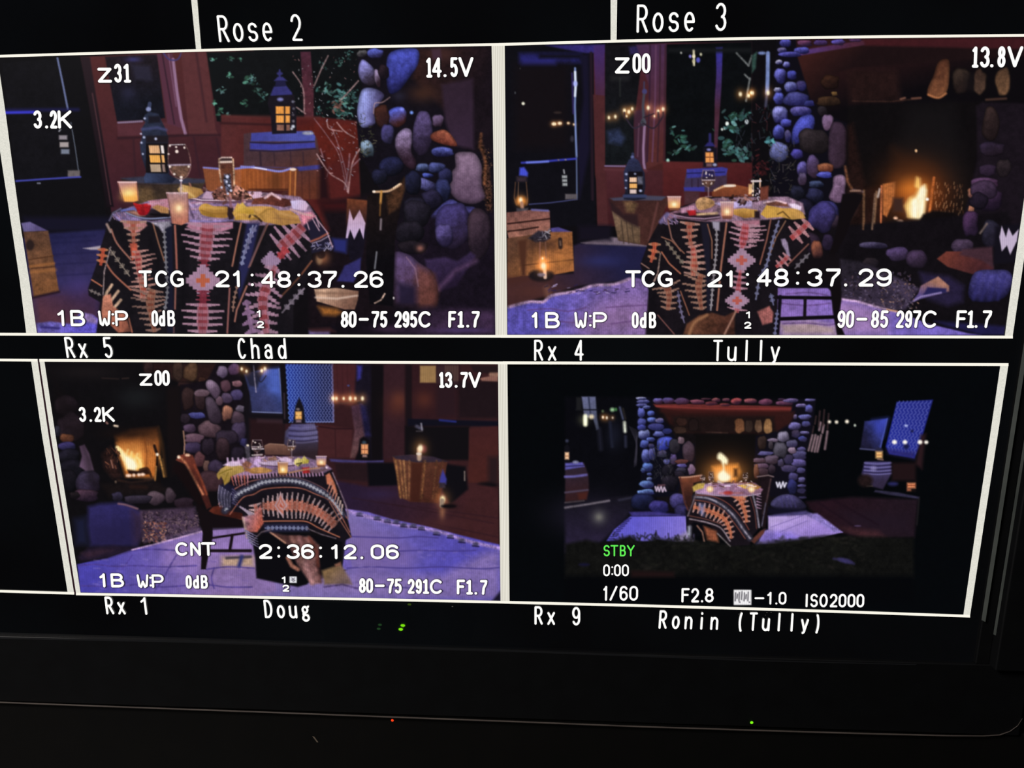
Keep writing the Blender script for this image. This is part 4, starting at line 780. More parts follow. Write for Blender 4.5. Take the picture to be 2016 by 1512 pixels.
    line([(890, 1230), (888, 1500)], 14, (110, 74, 44), f=1.6, nz=.5); line([(990, 1240), (970, 1500)], 16, (130, 90, 60), f=1.6, nz=.5); line([(1015, 1220), (1000, 1280)], 14, (200, 180, 170), f=2); line([(800, 1225), (880, 1240)], 14, (120, 90, 90), f=2); poly([(770, 1250), (870, 1240), (840, 1400), (750, 1512)], (40, 22, 20), f=3, nz=.4)
    line([(740, 1040), (760, 1160), (790, 1210)], 16, (160, 90, 50), f=2.5, a=.7, nz=.7)
    poly([(1780, 560), (1830, 530), (2200, 540), (2200, 1512), (1660, 1512), (1730, 1250), (1790, 980)], (22, 15, 22), f=3, nz=.3)
    for s in ((1900, 700, 70, 130, (28, 18, 19), (50, 34, 32)), (1900, 900, 100, 60, (30, 20, 30), (50, 36, 60)), (1870, 1070, 66, 50, (34, 22, 38), (50, 34, 56)), (1850, 1170, 110, 46, (50, 28, 50), (100, 62, 104)), (1880, 1300, 110, 90, (30, 18, 36), (64, 38, 70)), (1790, 1320, 56, 60, (22, 14, 30), (40, 26, 54)), (1740, 1250, 30, 40, (90, 54, 50), (170, 100, 70)), (1740, 1390, 26, 40, (90, 54, 40), (180, 110, 80)), (1740, 1470, 70, 70, (50, 24, 60), (96, 52, 120)), (2000, 1050, 60, 70, (28, 20, 24), (50, 38, 42))): stone(*s)
    fr(1480, 350, 3.761)
    part('fireplace_picture')
    poly([(400, 380), (1000, 330), (1900, 250), (1980, 500), (1880, 1160), (1400, 1060), (640, 760), (420, 620)], (15, 11, 15), f=4, nz=.3)
    stone(520, 290, 100, 110, (36, 28, 64), (74, 64, 150)); stone(410, 470, 90, 80, (30, 20, 34), (64, 44, 66), rot=.3); stone(480, 530, 44, 70, (60, 30, 30), (140, 74, 50)); stone(560, 480, 44, 60, (26, 18, 34), (50, 36, 66))
    for s in ((900, 500, 100, 26, (30, 24, 44), (76, 66, 100)), (1080, 565, 84, 54, (40, 28, 50), (90, 66, 120)), (1220, 600, 76, 70, (32, 22, 36), (72, 50, 84)), (880, 630, 60, 40, (20, 16, 22), (44, 34, 40)), (1560, 510, 84, 60, (40, 28, 44), (84, 62, 92)), (1620, 340, 60, 100, (36, 22, 44), (76, 44, 84)), (1780, 420, 80, 100, (24, 20, 32), (44, 40, 60)), (1720, 90, 100, 70, (36, 24, 40), (74, 50, 80)), (1680, 170, 70, 60, (20, 14, 24), (34, 24, 40))): stone(*s)
    poly([(1370, 600), (1440, 545), (1560, 545), (1780, 600), (1790, 680), (1640, 715), (1450, 660)], ((104, 44, 34), (70, 30, 34), (1450, 560), (1700, 680)), f=1.5, nz=.25); poly([(1560, 530), (1780, 510), (1790, 670), (1700, 610), (1540, 570)], (64, 36, 46), f=3, nz=.2)
    line([(1690, 410), (1740, 340)], 14, (110, 90, 84), f=1.6, nz=.4)
    part('boulder_picture')
    poly([(1240, 700), (1460, 730), (1570, 800), (1560, 920), (1450, 950), (1300, 900)], (34, 26, 56), f=6, nz=.3)
    poly([(1250, 800), (1380, 730), (1460, 800), (1460, 840), (1240, 900), (1170, 930), (1230, 860)], ((160, 104, 84), (84, 66, 130), (1320, 760), (1280, 880)), f=1.4, nz=.25); poly([(1300, 810), (1440, 820), (1440, 850), (1260, 880)], (34, 30, 84), f=2); line([(1200, 910), (1250, 880), (1400, 850)], 12, (140, 120, 180), f=1.5)
    stone(0, 0, 0, 0, (30, 26, 70), (74, 68, 150), pts=[(1650, 700), (1800, 680), (1900, 690), (1930, 760), (1880, 880), (1760, 920), (1640, 910), (1600, 850)], ld=(-.1, -.8))
    for k in range(4): line([(1690 + k * 60, 720), (1640 + k * 60, 900)], 16, (44, 40, 110), f=4, a=.7)
    part('floor_picture')
    poly([(650, 600), (800, 620), (1000, 700), (1240, 820), (1180, 900), (1140, 980), (1050, 980), (900, 930), (660, 880)], ((34, 28, 38), (56, 44, 66), (800, 640), (1000, 900)), f=3, nz=.5)
    scatter(260, 680, 700, 1200, 960, 8, [(70, 58, 90), (104, 88, 116), (30, 22, 32), (84, 60, 70)], elong=.7, a=.8, f=1)
    scatter(60, 960, 770, 1230, 970, 6, [(180, 130, 100), (130, 96, 96), (150, 130, 150)], elong=.7, a=.8, f=1)
    part('rug_picture')
    poly([(190, 815), (560, 815), (640, 890), (800, 915), (960, 970), (1080, 990), (1300, 1080), (1600, 1150), (1700, 1165), (190, 1165)], ((130, 96, 180), (110, 90, 190), (300, 900), (1300, 1120)), f=1.5, nz=.3)
    poly([(620, 900), (800, 930), (1000, 990), (1000, 1160), (620, 1160)], (160, 118, 176), f=12, nz=.2, a=.8); poly([(200, 1080), (420, 1060), (620, 1100), (620, 1165), (230, 1165)], (164, 134, 140), f=8, nz=.25)
    line([(640, 895), (780, 915), (900, 950), (1080, 995)], 14, (196, 156, 196), f=2, nz=.5); line([(1000, 975), (1080, 990)], 8, (220, 150, 90), f=1.5)
    for p in ([(220, 930), (400, 945), (580, 930)], [(230, 1080), (400, 1075), (560, 1090), (620, 1080)], [(250, 860), (420, 850), (560, 870)]): line(p, 9, (90, 60, 120), f=1.4, sm=True, nz=.5)
    poly([(1350, 1060), (1880, 1100), (1870, 1165), (1700, 1165), (1450, 1100)], (28, 24, 70), f=4, nz=.2)
    # black chair in front
    part('chair_picture')
    poly([(670, 120), (760, 110), (830, 130), (740, 300), (700, 420), (620, 560), (655, 760), (665, 900), (640, 1060), (690, 1165), (630, 1165), (600, 1000), (580, 820), (560, 600), (620, 420)], (14, 9, 11), f=1.5)
    line([(828, 120), (824, 380)], 12, (96, 62, 40), f=1.6, nz=.6); line([(912, 120), (890, 380)], 12, (110, 80, 60), f=1.6, nz=.6); line([(730, 98), (800, 95)], 12, (140, 100, 80), f=1.5)
    line([(190, 885), (600, 890)], 26, (12, 8, 12), f=1); line([(200, 1045), (620, 1030)], 28, (12, 8, 12), f=1); line([(395, 890), (390, 1040)], 24, (18, 12, 16), f=1); line([(210, 880), (190, 1165)], 26, (14, 10, 18), f=1)
    poly([(200, 770), (580, 780), (580, 815), (220, 815)], (12, 9, 14), f=2); poly([(440, 590), (640, 570), (660, 760), (200, 800), (260, 700)], (16, 11, 14), f=5)
    line([(960, 60), (955, 330)], 12, (200, 100, 50), f=1.6, nz=.5)
    # W vase
    part('vase_picture')
    poly([(1800, 360), (2000, 340), (1990, 620), (1790, 640)], (16, 13, 22), f=4)
    poly([(1832, 440), (1850, 355), (1880, 440), (1900, 370), (1930, 430), (1975, 380), (1960, 470), (1912, 570), (1888, 500), (1850, 545)], (190, 170, 200), f=1)
    table2()

def table2():
    part('tablecloth_picture')
    fr(980, 350)
    poly([(1270, 370), (1340, 285), (1450, 230), (1700, 150), (2016, 150), (2200, 160), (2420, 215), (2440, 290), (2460, 420), (2490, 520), (2420, 660), (2230, 760), (2200, 1245), (1180, 1245), (1200, 900), (1130, 690), (1200, 500)], (20, 15, 20), f=1.2, nz=.3)
    poly([(1290, 350), (1350, 285), (1440, 250), (1560, 200), (1720, 160), (2300, 150), (2420, 200), (2440, 290), (2200, 330), (1860, 350), (1660, 350), (1400, 320)], ((124, 80, 100), (140, 106, 130), (1400, 300), (2000, 300)), f=1.6, nz=.6)
    line([(1295, 350), (1345, 290)], 34, (96, 84, 130), f=2, nz=.4); scatter(24, 1310, 300, 1420, 370, 8, [(170, 130, 170), (110, 90, 130)], pr=.9)
    OC = ((166, 66, 48), (170, 98, 78), (166, 120, 106)); OD = ((134, 64, 46), (146, 88, 66), (146, 104, 86))
    for (x0, y0, x1, y1, k) in ((1600, 420, 1640, 1000, 50), (1840, 380, 1820, 1000, 34), (1330, 420, 1480, 700, 34), (1230, 760, 1240, 1200, 50)): line([(x0, y0), (x1, y1)], k, (8, 7, 11), f=8, a=.4)
    weave([(1525, 355), (1520, 430), (1535, 560)], [90, 70, 50, 40], 8, OC, tilt=.1, core=.35)
    weave([(1540, 540), (1545, 640), (1530, 730)], [80, 140, 130, 90], 9, ((176, 60, 50), (176, 104, 90), (176, 120, 110)), tilt=.18, bias=(.35, 1), core=.2)
    weave([(1560, 620), (1560, 700), (1550, 780)], [60, 110, 70], 7, OC, tilt=.1, core=.2)
    weave([(1620, 770), (1600, 860), (1620, 1050)], [90, 150, 90, 60], 13, OD, tilt=.25, bias=(1, .6), core=.22)
    weave([(1245, 515), (1240, 580), (1215, 670)], [46, 50, 30], 6, ((196, 70, 44), (196, 90, 56), (170, 110, 80)), tilt=0, core=.4)
    weave([(1340, 860), (1360, 940), (1350, 1050)], [120, 80, 60], 9, OD, tilt=.2, core=.25)
    line([(1350, 340), (1380, 480), (1450, 580)], 11, (130, 84, 72)); line([(1300, 470), (1380, 500), (1480, 600)], 10, (130, 80, 60)); line([(1300, 590), (1360, 680), (1450, 760)], 12, (160, 88, 62)); line([(1140, 680), (1200, 720)], 10, (130, 90, 80))
    chev([(1330, 500), (1400, 590), (1470, 680)], 10, (150, 130, 110), 44, 20); line([(1290, 600), (1270, 760), (1240, 820)], 12, (140, 110, 100), nz=.8); chev([(1430, 900), (1450, 1040), (1480, 1150)], 11, (120, 110, 150), 44, 16)
    line([(1450, 900), (1520, 1090)], 10, (130, 76, 56)); line([(1270, 1090), (1400, 1240)], 10, (110, 64, 60))
    poly([(1610, 360), (1680, 350), (1690, 1050), (1660, 1060), (1650, 700)], (24, 22, 36), f=2); line([(1665, 370), (1700, 500), (1700, 640)], 10, (130, 82, 60)); chev([(1735, 380), (1735, 560), (1715, 760), (1690, 1050)], 12, (160, 150, 156), 40, 12); line([(1815, 360), (1790, 560), (1770, 720), (1740, 1050)], 15, (150, 90, 70)); poly([(1700, 345), (1760, 350), (1760, 420), (1710, 400)], (150, 140, 160), f=2)
    P = (176, 124, 140)
    fr(980, 350)
    poly([(1860, 345), (2080, 335), (2080, 370), (1980, 400), (1900, 390)], (180, 110, 130), f=1.6, nz=.3)
    CC = ((166, 52, 56), (180, 88, 100), (176, 124, 142))
    weave([(1970, 370), (1955, 460), (1935, 580)], [110, 120, 110, 40], 10, CC, tilt=.12, core=.25, short=.5)
    line([(1935, 560), (1930, 600)], 20, (150, 50, 60)); cross(1935, 655, 96, (162, 124, 150), (184, 78, 66), sx=1.15)
    weave([(1925, 735), (1905, 910)], [34, 90], 8, CC, tilt=.08, core=.2, short=.4); cross(1900, 975, 80, (158, 120, 146), (184, 78, 66), sx=1.2); weave([(1900, 1040), (1895, 1070)], [100, 40], 2, CC, tilt=.1)
    fr(1480, 350, 3.761)
    for (y, R) in ((350, 100), (380, 110), (412, 80), (455, 90), (495, 36)): spk(-20, y + 14, R, y, 24, P)
    line([(140, 310), (110, 460), (60, 640)], 11, (130, 74, 60)); line([(250, 320), (180, 440), (120, 600)], 10, (120, 80, 60)); chev([(200, 320), (150, 480), (110, 640), (60, 740), (30, 900)], 13, (120, 120, 160), 44, 14)
    LC = ((180, 60, 60), (184, 96, 100), (176, 118, 124))
    weave([(420, 330), (350, 400), (290, 450)], [60, 80, 70], 6, LC, tilt=0, core=.25, short=.5)
    poly([(215, 455), (245, 450), (265, 480), (275, 540), (285, 580), (262, 590), (250, 540), (225, 500)], (140, 120, 150), f=1.4, nz=.3)
    weave([(270, 580), (230, 620), (180, 660)], [50, 50, 34], 6, LC, tilt=0, core=.3, short=.5)
    line([(420, 490), (270, 640)], 10, (120, 70, 60)); chev([(425, 560), (320, 670)], 12, (120, 110, 120), 44, 18)
    poly([(40, 990), (130, 950), (160, 1000), (150, 1070), (80, 1090)], (150, 80, 76), f=2, nz=.5); chev([(140, 860), (160, 940)], 10, (120, 120, 170), 30, 20); chev([(190, 980), (170, 1160)], 10, (120, 120, 170), 36, 14)
    fr(980, 350)
    part('table_base_picture')
    poly([(1470, 1245), (1500, 1160), (1600, 1090), (1700, 1070), (1800, 1100), (1880, 1060), (1880, 1245)], ((96, 54, 34), (70, 36, 26), (1550, 1100), (1800, 1200)), f=2, nz=.5); line([(1520, 1240), (1560, 1150), (1660, 1090)], 22, (150, 96, 60), f=2.5, sm=True); line([(1800, 1240), (1860, 1120), (1890, 1060)], 14, (160, 110, 90), f=1.6)
    part('napkin_picture')
    fr(980, 70)
    poly([(1570, 1330), (1600, 1290), (1660, 1285), (1720, 1320), (1700, 1360), (1600, 1385)], ((191, 140, 90), (176, 123, 69), (1600, 1300), (1660, 1380)), f=1.2, nz=.5, sm=True)
    poly([(1870, 1380), (1950, 1370), (2060, 1385), (2060, 1440), (1960, 1450), (1870, 1420)], ((199, 144, 58), (148, 96, 31), (1950, 1370), (1950, 1440)), f=1.2, nz=.25)
    part('plate_picture')
    poly([(1390, 1410), (1560, 1400), (1760, 1420), (1770, 1450), (1650, 1470), (1450, 1445)], (40, 24, 34), f=1.5, nz=.4); line([(1400, 1425), (1500, 1445), (1640, 1455), (1760, 1440)], 8, (180, 140, 170), f=1.2); line([(1580, 1420), (1740, 1410)], 16, (200, 160, 110), f=2, nz=.4)
    poly([(1720, 1330), (1900, 1310), (2016, 1300), (2016, 1360), (1800, 1370)], (170, 150, 200), f=2, nz=.4); poly([(1450, 1370), (1560, 1350), (1560, 1390), (1460, 1410)], (190, 130, 160), f=2, nz=.3)
    part('flower_picture'); poly([(1500, 1390), (1570, 1385), (1575, 1425), (1520, 1430)], (180, 24, 30), f=1.5, nz=.4)
    part('food_picture'); spray(40, 1930, 1305, 120, 40, 20, [(210, 160, 170), (90, 44, 40), (50, 26, 24), (170, 110, 100)], a=.85)
    goblet(1672, 1070, 110, 215, (110, 70, 50))
    votive(1400, 1276, 108, 108); votive(1820, 1320, 108, 130, (200, 110, 90), (180, 140, 150), .9)
    part('wine_glass_picture'); poly([(1990, 1180), (2020, 1180), (2020, 1260), (1990, 1260)], (220, 170, 110), f=1.5, nz=.3)
    fr(1480, 350, 3.761)
    line([(10, 20), (8, 130)], 12, (210, 180, 150), nz=.5); line([(62, 10), (60, 70)], 12, (210, 160, 130), nz=.5); line([(0, 26), (66, 24)], 14, (210, 190, 190)); poly([(60, 70), (125, 60), (120, 160), (60, 170)], (110, 50, 36), f=2, nz=.3)
    scatter(16, 0, 80, 60, 170, 7, [(230, 210, 230), (90, 60, 70)], elong=1)
    part('napkin_picture')
    poly([(65, 270), (110, 200), (150, 210), (230, 225), (330, 225), (380, 260), (398, 300), (300, 310), (210, 290), (110, 300)], ((210, 154, 48), (186, 132, 58), (80, 220), (360, 300)), f=1.2, nz=.2); line([(190, 270), (230, 250), (280, 300)], 9, (90, 60, 20), f=1.2); rect(0, 240, 20, 290, (186, 132, 48), f=1.5); rect(20, 245, 60, 300, (34, 20, 26), f=2)
    part('food_picture')
    poly([(90, 185), (180, 168), (260, 190), (275, 215), (120, 205)], (110, 60, 46), f=1.4, nz=.6); line([(90, 185), (180, 168), (250, 188)], 12, (220, 180, 190), f=1.3, nz=.5); poly([(275, 195), (320, 190), (370, 215), (360, 240), (300, 225)], (220, 196, 220), f=1.4, nz=.2)
def tile3():
    CLIP[:] = [82, 708, 992, 1188]
    part('room'); fr(0, 0, 1)
    poly([(80, 705), (990, 712), (992, 1190), (150, 1175)], (12, 10, 12), nz=.2)
    # ---- fireplace side
    fr(60, 700)
    part('fireplace_picture')
    poly([(115, 50), (1150, 50), (1230, 800), (1350, 1300), (900, 1400), (350, 1512)], (12, 10, 12), f=2, nz=.2)
    blob(850, 330, 160, 90, (26, 28, 30), .7); blob(450, 130, 260, 60, (24, 19, 20), .8)
    poly([(900, 55), (1480, 60), (1440, 190), (1200, 215), (900, 100)], (38, 20, 18), f=4, nz=.3)
    for s in ((940, 100, 40, 50, (30, 18, 18), (52, 32, 30)), (1170, 120, 40, 80, (40, 26, 22), (66, 44, 34)), (1275, 130, 56, 76, (60, 38, 24), (104, 70, 46)), (1360, 190, 30, 20, (40, 20, 16), (70, 40, 30))): stone(*s, ld=(-.1, -.2))
    line([(570, 178), (700, 185)], 8, (40, 28, 26), f=1.5); line([(730, 182), (780, 178)], 8, (50, 34, 30), f=1.5)
    poly([(1180, 215), (1400, 225), (1395, 250), (1170, 240)], (52, 28, 26), f=2, nz=.2)
    poly([(1080, 250), (1190, 240), (1200, 700), (1220, 900), (1120, 960), (1090, 700)], (18, 12, 13), f=5)
    # left stones
    for s in ((280, 400, 90, 90, (20, 14, 18), (36, 25, 32)), (320, 570, 110, 110, (30, 20, 26), (52, 36, 48)), (290, 655, 60, 36, (60, 30, 20), (120, 66, 40)), (215, 600, 24, 44, (26, 24, 34), (60, 58, 74)), (290, 720, 70, 36, (26, 24, 50), (60, 50, 110)), (300, 800, 90, 60, (14, 13, 18), (30, 26, 40)), (330, 900, 90, 80, (14, 13, 18), (28, 24, 36)), (280, 1000, 90, 90, (14, 13, 18), (26, 22, 30)), (460, 1010, 100, 100, (36, 26, 44), (62, 50, 78)), (440, 1110, 110, 50, (32, 20, 34), (76, 48, 66)), (350, 1110, 40, 30, (18, 14, 18), (40, 30, 34)), (240, 1150, 60, 60, (14, 12, 16), (22, 18, 24))): stone(*s)
    poly([(390, 720), (430, 705), (470, 780), (505, 910), (440, 915), (390, 880), (410, 800)], ((84, 58, 84), (110, 80, 110), (400, 720), (480, 900)), f=1.6, nz=.12)
    poly([(180, 130), (240, 260), (420, 540), (430, 700), (500, 820), (560, 1100), (450, 1000), (400, 700), (220, 560)], (16, 11, 12), f=8, a=.5)
    line([(600, 525), (612, 538)], 14, (150, 100, 90), f=1.5); line([(668, 556), (692, 560)], 16, (230, 200, 170), f=1.5); ell(678, 1003, 7, 10, (130, 100, 80), f=1.5)
    part('fire_picture')
    poly([(675, 640), (800, 590), (1010, 570), (1030, 680), (1005, 970), (760, 960), (710, 800)], ((70, 34, 14), (206, 104, 28), (850, 590), (860, 800)), f=5, nz=.2)
    poly([(690, 700), (870, 640), (895, 760), (890, 880), (800, 900), (720, 800)], ((150, 76, 24), (236, 140, 50), (800, 660), (800, 780)), f=7, nz=.1); poly([(900, 660), (1005, 620), (1000, 900), (930, 900)], ((110, 56, 22), (196, 100, 30), (950, 640), (950, 800)), f=4, nz=.25)
    for k in range(16): line([(686 + k * 20, 690 + (k % 3) * 10), (712 + k * 19, 780), (734 + k * 16, 880)], 5, (236, 150, 60), f=1.5, a=.35)
    line([(905, 650), (925, 780), (920, 890)], 10, (120, 56, 16), f=2, a=.7); blob(800, 620, 200, 40, (28, 15, 11), .7)
    poly([(690, 725), (730, 750), (770, 790), (800, 770), (850, 800), (870, 770), (890, 830), (900, 890), (880, 915), (760, 905), (730, 800)], (255, 190, 80), f=4, nz=.15); poly([(700, 735), (760, 790), (830, 830), (850, 880), (830, 915), (770, 900), (740, 820)], (255, 244, 205), f=4)
    line([(690, 730), (720, 760), (745, 820)], 24, (255, 230, 160), f=2.5)
    line([(850, 810), (880, 860), (875, 900)], 10, (255, 220, 130), f=2)
    for (a, b, c, d) in ((760, 790, 775, 750), (800, 800, 806, 766), (830, 830, 850, 780), (860, 880, 872, 830), (720, 770, 700, 730)): line([(a, b), (c, d)], 12, (255, 224, 130), f=2.5, a=.8)
    poly([(770, 905), (850, 915), (930, 890), (960, 940), (880, 950), (780, 940)], (40, 18, 10), f=2); line([(870, 905), (930, 895), (960, 960)], 16, (60, 30, 14), f=1.5, sm=True)
    for (x, w) in ((780, 22), (822, 12), (862, 14), (892, 18)): ell(x, 952 - (x - 780) * .08, w, 12, (255, 210, 180), f=1.8)
    poly([(985, 720), (1010, 760), (1020, 900), (1060, 1150), (1000, 1100), (990, 960), (1000, 800)], (14, 9, 9), f=1.5); line([(985, 715), (998, 760)], 22, (30, 16, 14), f=1.5); ell(1008, 785, 12, 12, (255, 230, 200), f=1.5)
    line([(1025, 800), (1045, 880), (1062, 960)], 16, (180, 120, 50), f=1.5, nz=.5); line([(1050, 820), (1075, 960)], 8, (110, 74, 30), f=1.5, nz=.4); line([(1000, 880), (990, 990)], 10, (190, 120, 50), f=1.5, nz=.4)
    poly([(570, 780), (640, 720), (700, 900), (730, 960), (660, 980), (590, 900)], (38, 20, 18), f=5, nz=.6); scatter(26, 590, 740, 710, 900, 7, [(110, 60, 40), (70, 36, 26)], pr=1.3); line([(640, 830), (656, 890)], 9, (160, 100, 80), f=1.2)
    poly([(1020, 560), (1060, 700), (1085, 960), (1070, 960), (1030, 700)], (60, 34, 14), f=3, a=.7)
    part('fireplace_picture')
    line([(700, 990), (800, 1010), (960, 985)], 14, (52, 30, 22), f=3, nz=.5); poly([(560, 1020), (980, 1000), (1140, 1080), (900, 1100), (620, 1120)], (20, 14, 14), f=5, nz=.3); line([(800, 1040), (920, 1045)], 20, (44, 22, 16), f=4, a=.8)
    for s in ((690, 1120, 44, 40, (24, 20, 30), (52, 44, 70)), (990, 1130, 70, 56, (48, 34, 44), (104, 80, 92)), (1110, 1110, 44, 60, (40, 28, 36), (76, 58, 68)), (860, 1140, 110, 36, (24, 19, 28), (58, 48, 66)), (1220, 1170, 80, 44, (30, 18, 26), (48, 32, 44))): stone(*s, nz=.15)
    part('boulder_picture')
    poly([(460, 1200), (560, 1175), (720, 1165), (820, 1200), (880, 1240), (890, 1400), (850, 1512), (480, 1512), (455, 1350)], ((42, 36, 96), (34, 28, 76), (560, 1200), (700, 1480)), f=5, nz=.18)
    poly([(800, 1230), (890, 1260), (890, 1460), (820, 1500)], (52, 32, 50), f=8, a=.7, nz=.2); line([(700, 1175), (760, 1185), (850, 1215)], 12, (140, 92, 100), f=2, sm=True); poly([(470, 1330), (820, 1300), (830, 1512), (500, 1512)], (30, 24, 62), f=16, a=.5)
    poly([(350, 1300), (440, 1280), (460, 1500), (360, 1500)], (22, 24, 50), f=8)
    part('gravel_picture')
    poly([(870, 1230), (1310, 1200), (1350, 1390), (1200, 1420), (900, 1490), (880, 1400)], (60, 42, 62), f=3, nz=.4)
    scatter(520, 890, 1240, 1340, 1480, 8, [(96, 74, 92), (120, 90, 96), (34, 22, 34), (70, 48, 68)], elong=.8, a=.8, f=1); scatter(110, 900, 1320, 1080, 1480, 7, [(180, 104, 84), (200, 140, 104), (120, 60, 50)], elong=.8, a=.8, f=1)
    part('stone_wall_picture')
    poly([(1190, 230), (1400, 200), (1480, 60), (1660, 60), (1700, 400), (1720, 700), (1500, 1100), (1230, 900), (1200, 500)], (18, 12, 18), f=2, nz=.3)
    for s in ((1250, 340, 50, 90, (34, 20, 20), (56, 36, 36), 0), (1350, 360, 44, 70, (30, 18, 20), (60, 40, 44), 0), (1360, 296, 60, 30, (80, 56, 66), (120, 92, 106), 0), (1525, 130, 46, 46, (70, 54, 80), (150, 124, 156), .5), (1615, 110, 50, 44, (60, 36, 60), (104, 70, 110), 0), (1640, 222, 40, 26, (80, 48, 56), (150, 100, 110), 0), (1550, 240, 40, 50, (60, 34, 44), (100, 64, 78), 0), (1560, 340, 50, 40, (50, 36, 56), (100, 78, 110), 0), (1640, 310, 50, 44, (44, 34, 66), (90, 76, 130), 0), (1320, 476, 70, 28, (34, 32, 80), (84, 84, 160), 0), (1230, 500, 40, 40, (26, 18, 24), (44, 32, 44), 0), (1265, 580, 50, 36, (44, 28, 44), (92, 68, 96), 0), (1425, 585, 90, 66, (56, 36, 44), (112, 80, 90), .25), (1300, 655, 76, 40, (70, 44, 60), (118, 84, 100), 0), (1290, 730, 66, 46, (34, 24, 44), (70, 54, 90), 0), (1560, 455, 44, 60, (80, 46, 40), (190, 120, 90), .3), (1650, 500, 56, 60, (44, 30, 40), (88, 64, 78), 0), (1660, 600, 60, 76, (36, 26, 44), (80, 62, 96), 0), (1560, 650, 90, 60, (26, 18, 28), (56, 42, 60), 0), (1530, 740, 60, 90, (28, 16, 20), (64, 42, 50), 0), (1410, 720, 50, 70, (24, 16, 24), (46, 34, 48), 0), (1700, 690, 36, 34, (26, 22, 50), (60, 54, 110), 0), (1650, 790, 60, 70, (20, 14, 22), (40, 30, 46), 0), (1340, 830, 50, 60, (60, 30, 34), (110, 64, 70), 0), (1400, 880, 30, 50, (70, 44, 40), (120, 84, 74), 0), (1470, 890, 60, 60, (34, 24, 40), (66, 50, 78), 0), (1430, 1000, 100, 80, (44, 24, 28), (74, 46, 54), 0), (1500, 360, 30, 36, (60, 40, 50), (110, 80, 96), 0), (1665, 420, 36, 28, (60, 50, 64), (110, 96, 116), 0)):
        stone(s[0], s[1], s[2], s[3], s[4], s[5], rot=s[6], nz=.15, ld=(-.2, -.7))
    stone(0, 0, 0, 0, (76, 56, 76), (150, 122, 150), pts=[(1400, 200), (1440, 192), (1490, 230), (1510, 290), (1470, 345), (1420, 290), (1392, 240)], nz=.12); stone(0, 0, 0, 0, (42, 30, 42), (84, 66, 84), pts=[(1390, 340), (1440, 330), (1490, 400), (1525, 480), (1500, 540), (1430, 530), (1400, 440)], nz=.12)
    line([(1215, 600), (1225, 700), (1220, 780)], 8, (170, 120, 90), f=1.4, nz=.8)
    # ---- wall, picture, zigzag curtain
    part('wall_picture')
    fr(500, 700)
    poly([(0, 60), (1936, 60), (1945, 1050), (600, 1050), (0, 800)], ((46, 20, 24), (54, 24, 26), (200, 500), (1800, 500)), f=2, nz=.1)
    fr(60, 700); poly([(1680, 60), (2016, 60), (2016, 800), (1720, 760)], (17, 13, 18), f=3); poly([(1740, 500), (2016, 520), (2016, 760), (1740, 700)], (36, 17, 20), f=4, nz=.1); poly([(1800, 500), (2010, 505), (2010, 540), (1800, 530)], (60, 36, 44), f=3, a=.6)
    part('painting_picture')
    poly([(1700, 150), (1840, 110), (1970, 105), (2000, 450), (1760, 440), (1740, 300)], ((40, 44, 84), (62, 84, 180), (1740, 300), (1960, 120)), f=1.6, nz=.25); poly([(1880, 115), (1972, 105), (1995, 300), (1900, 300)], (70, 96, 200), f=8, nz=.1, a=.8)
    poly([(1780, 250), (1900, 300), (1990, 440), (1770, 430)], (48, 50, 96), f=10, a=.7, nz=.3); line([(1762, 446), (2002, 455)], 8, (120, 130, 190), f=1.2); line([(1975, 105), (2004, 452)], 9, (110, 130, 210), f=1.2)
    poly([(1690, 130), (1850, 125), (1800, 250), (1740, 240)], (26, 24, 36), f=3, a=.8); line([(1772, 80), (1780, 180), (1792, 290)], 8, (120, 110, 130), f=1.2, nz=.7); line([(1800, 160), (1830, 210), (1870, 160)], 8, (30, 26, 40), f=1, sm=True)
    for (x, y, s) in ((1678, 106, 13), (1716, 124, 12), (1836, 120, 13), (1862, 104, 14)): part('chandelier_picture'); flame(x, y, s)
    fr(500, 700)
    part('wall_picture'); poly([(205, 70), (250, 66), (300, 540), (230, 540)], (15, 12, 16), f=1.5); line([(240, 300), (245, 500)], 8, (60, 44, 54), f=1.5)
    part('curtain_picture')
    poly([(250, 68), (618, 68), (630, 525), (400, 535), (285, 520)], ((26, 46, 150), (18, 24, 66), (270, 300), (560, 300)), f=1.2)
    for k in range(15):
        x0 = 262 + k * 25.5; z = []
        for j in range(47): z.append((x0 + (j * .55) * (1 - k / 20) + (7 if (j % 4) in (0, 1) else -7), 70 + j * 10))
        line(z, 8.5, ((84, 120, 215), (92, 98, 156), (280, 300), (560, 300)), f=.9, a=.85)
    for y in range(75, 520, 40): pass
    line([(622, 70), (632, 525)], 12, (110, 104, 160), f=1.5, a=.8); line([(400, 525), (630, 525)], 8, (120, 130, 190), f=1.2, a=.8)
    part('wall_picture')
    poly([(625, 68), (830, 68), (880, 250), (780, 400), (640, 380)], (66, 26, 30), f=2, nz=.1)
    for x in (660, 700, 740): line([(x, 70), (x + 6, 300)], 4, (50, 20, 24), f=1.5)
    poly([(815, 68), (940, 68), (1000, 500), (1030, 850), (900, 860), (860, 500), (800, 300)], (20, 15, 28), f=3, nz=.25); poly([(820, 80), (860, 80), (850, 180), (820, 200)], (44, 40, 130), f=3, nz=.3)
    poly([(930, 68), (1040, 68), (1020, 850), (930, 840)], (14, 10, 13), f=3)
    poly([(1030, 70), (1200, 70), (1200, 800), (1030, 820)], (50, 24, 30), f=2.5, nz=.12); blob(1150, 360, 60, 70, (120, 56, 34), .7); blob(1130, 400, 90, 90, (80, 34, 26), .6)
    rect(1200, 70, 1260, 800, (24, 14, 18), f=3); rect(1260, 70, 1640, 500, (46, 20, 24), f=3, nz=.1); blob(1350, 350, 70, 70, (88, 38, 26), .7); rect(1450, 70, 1600, 480, (38, 20, 26), f=5, a=.8)
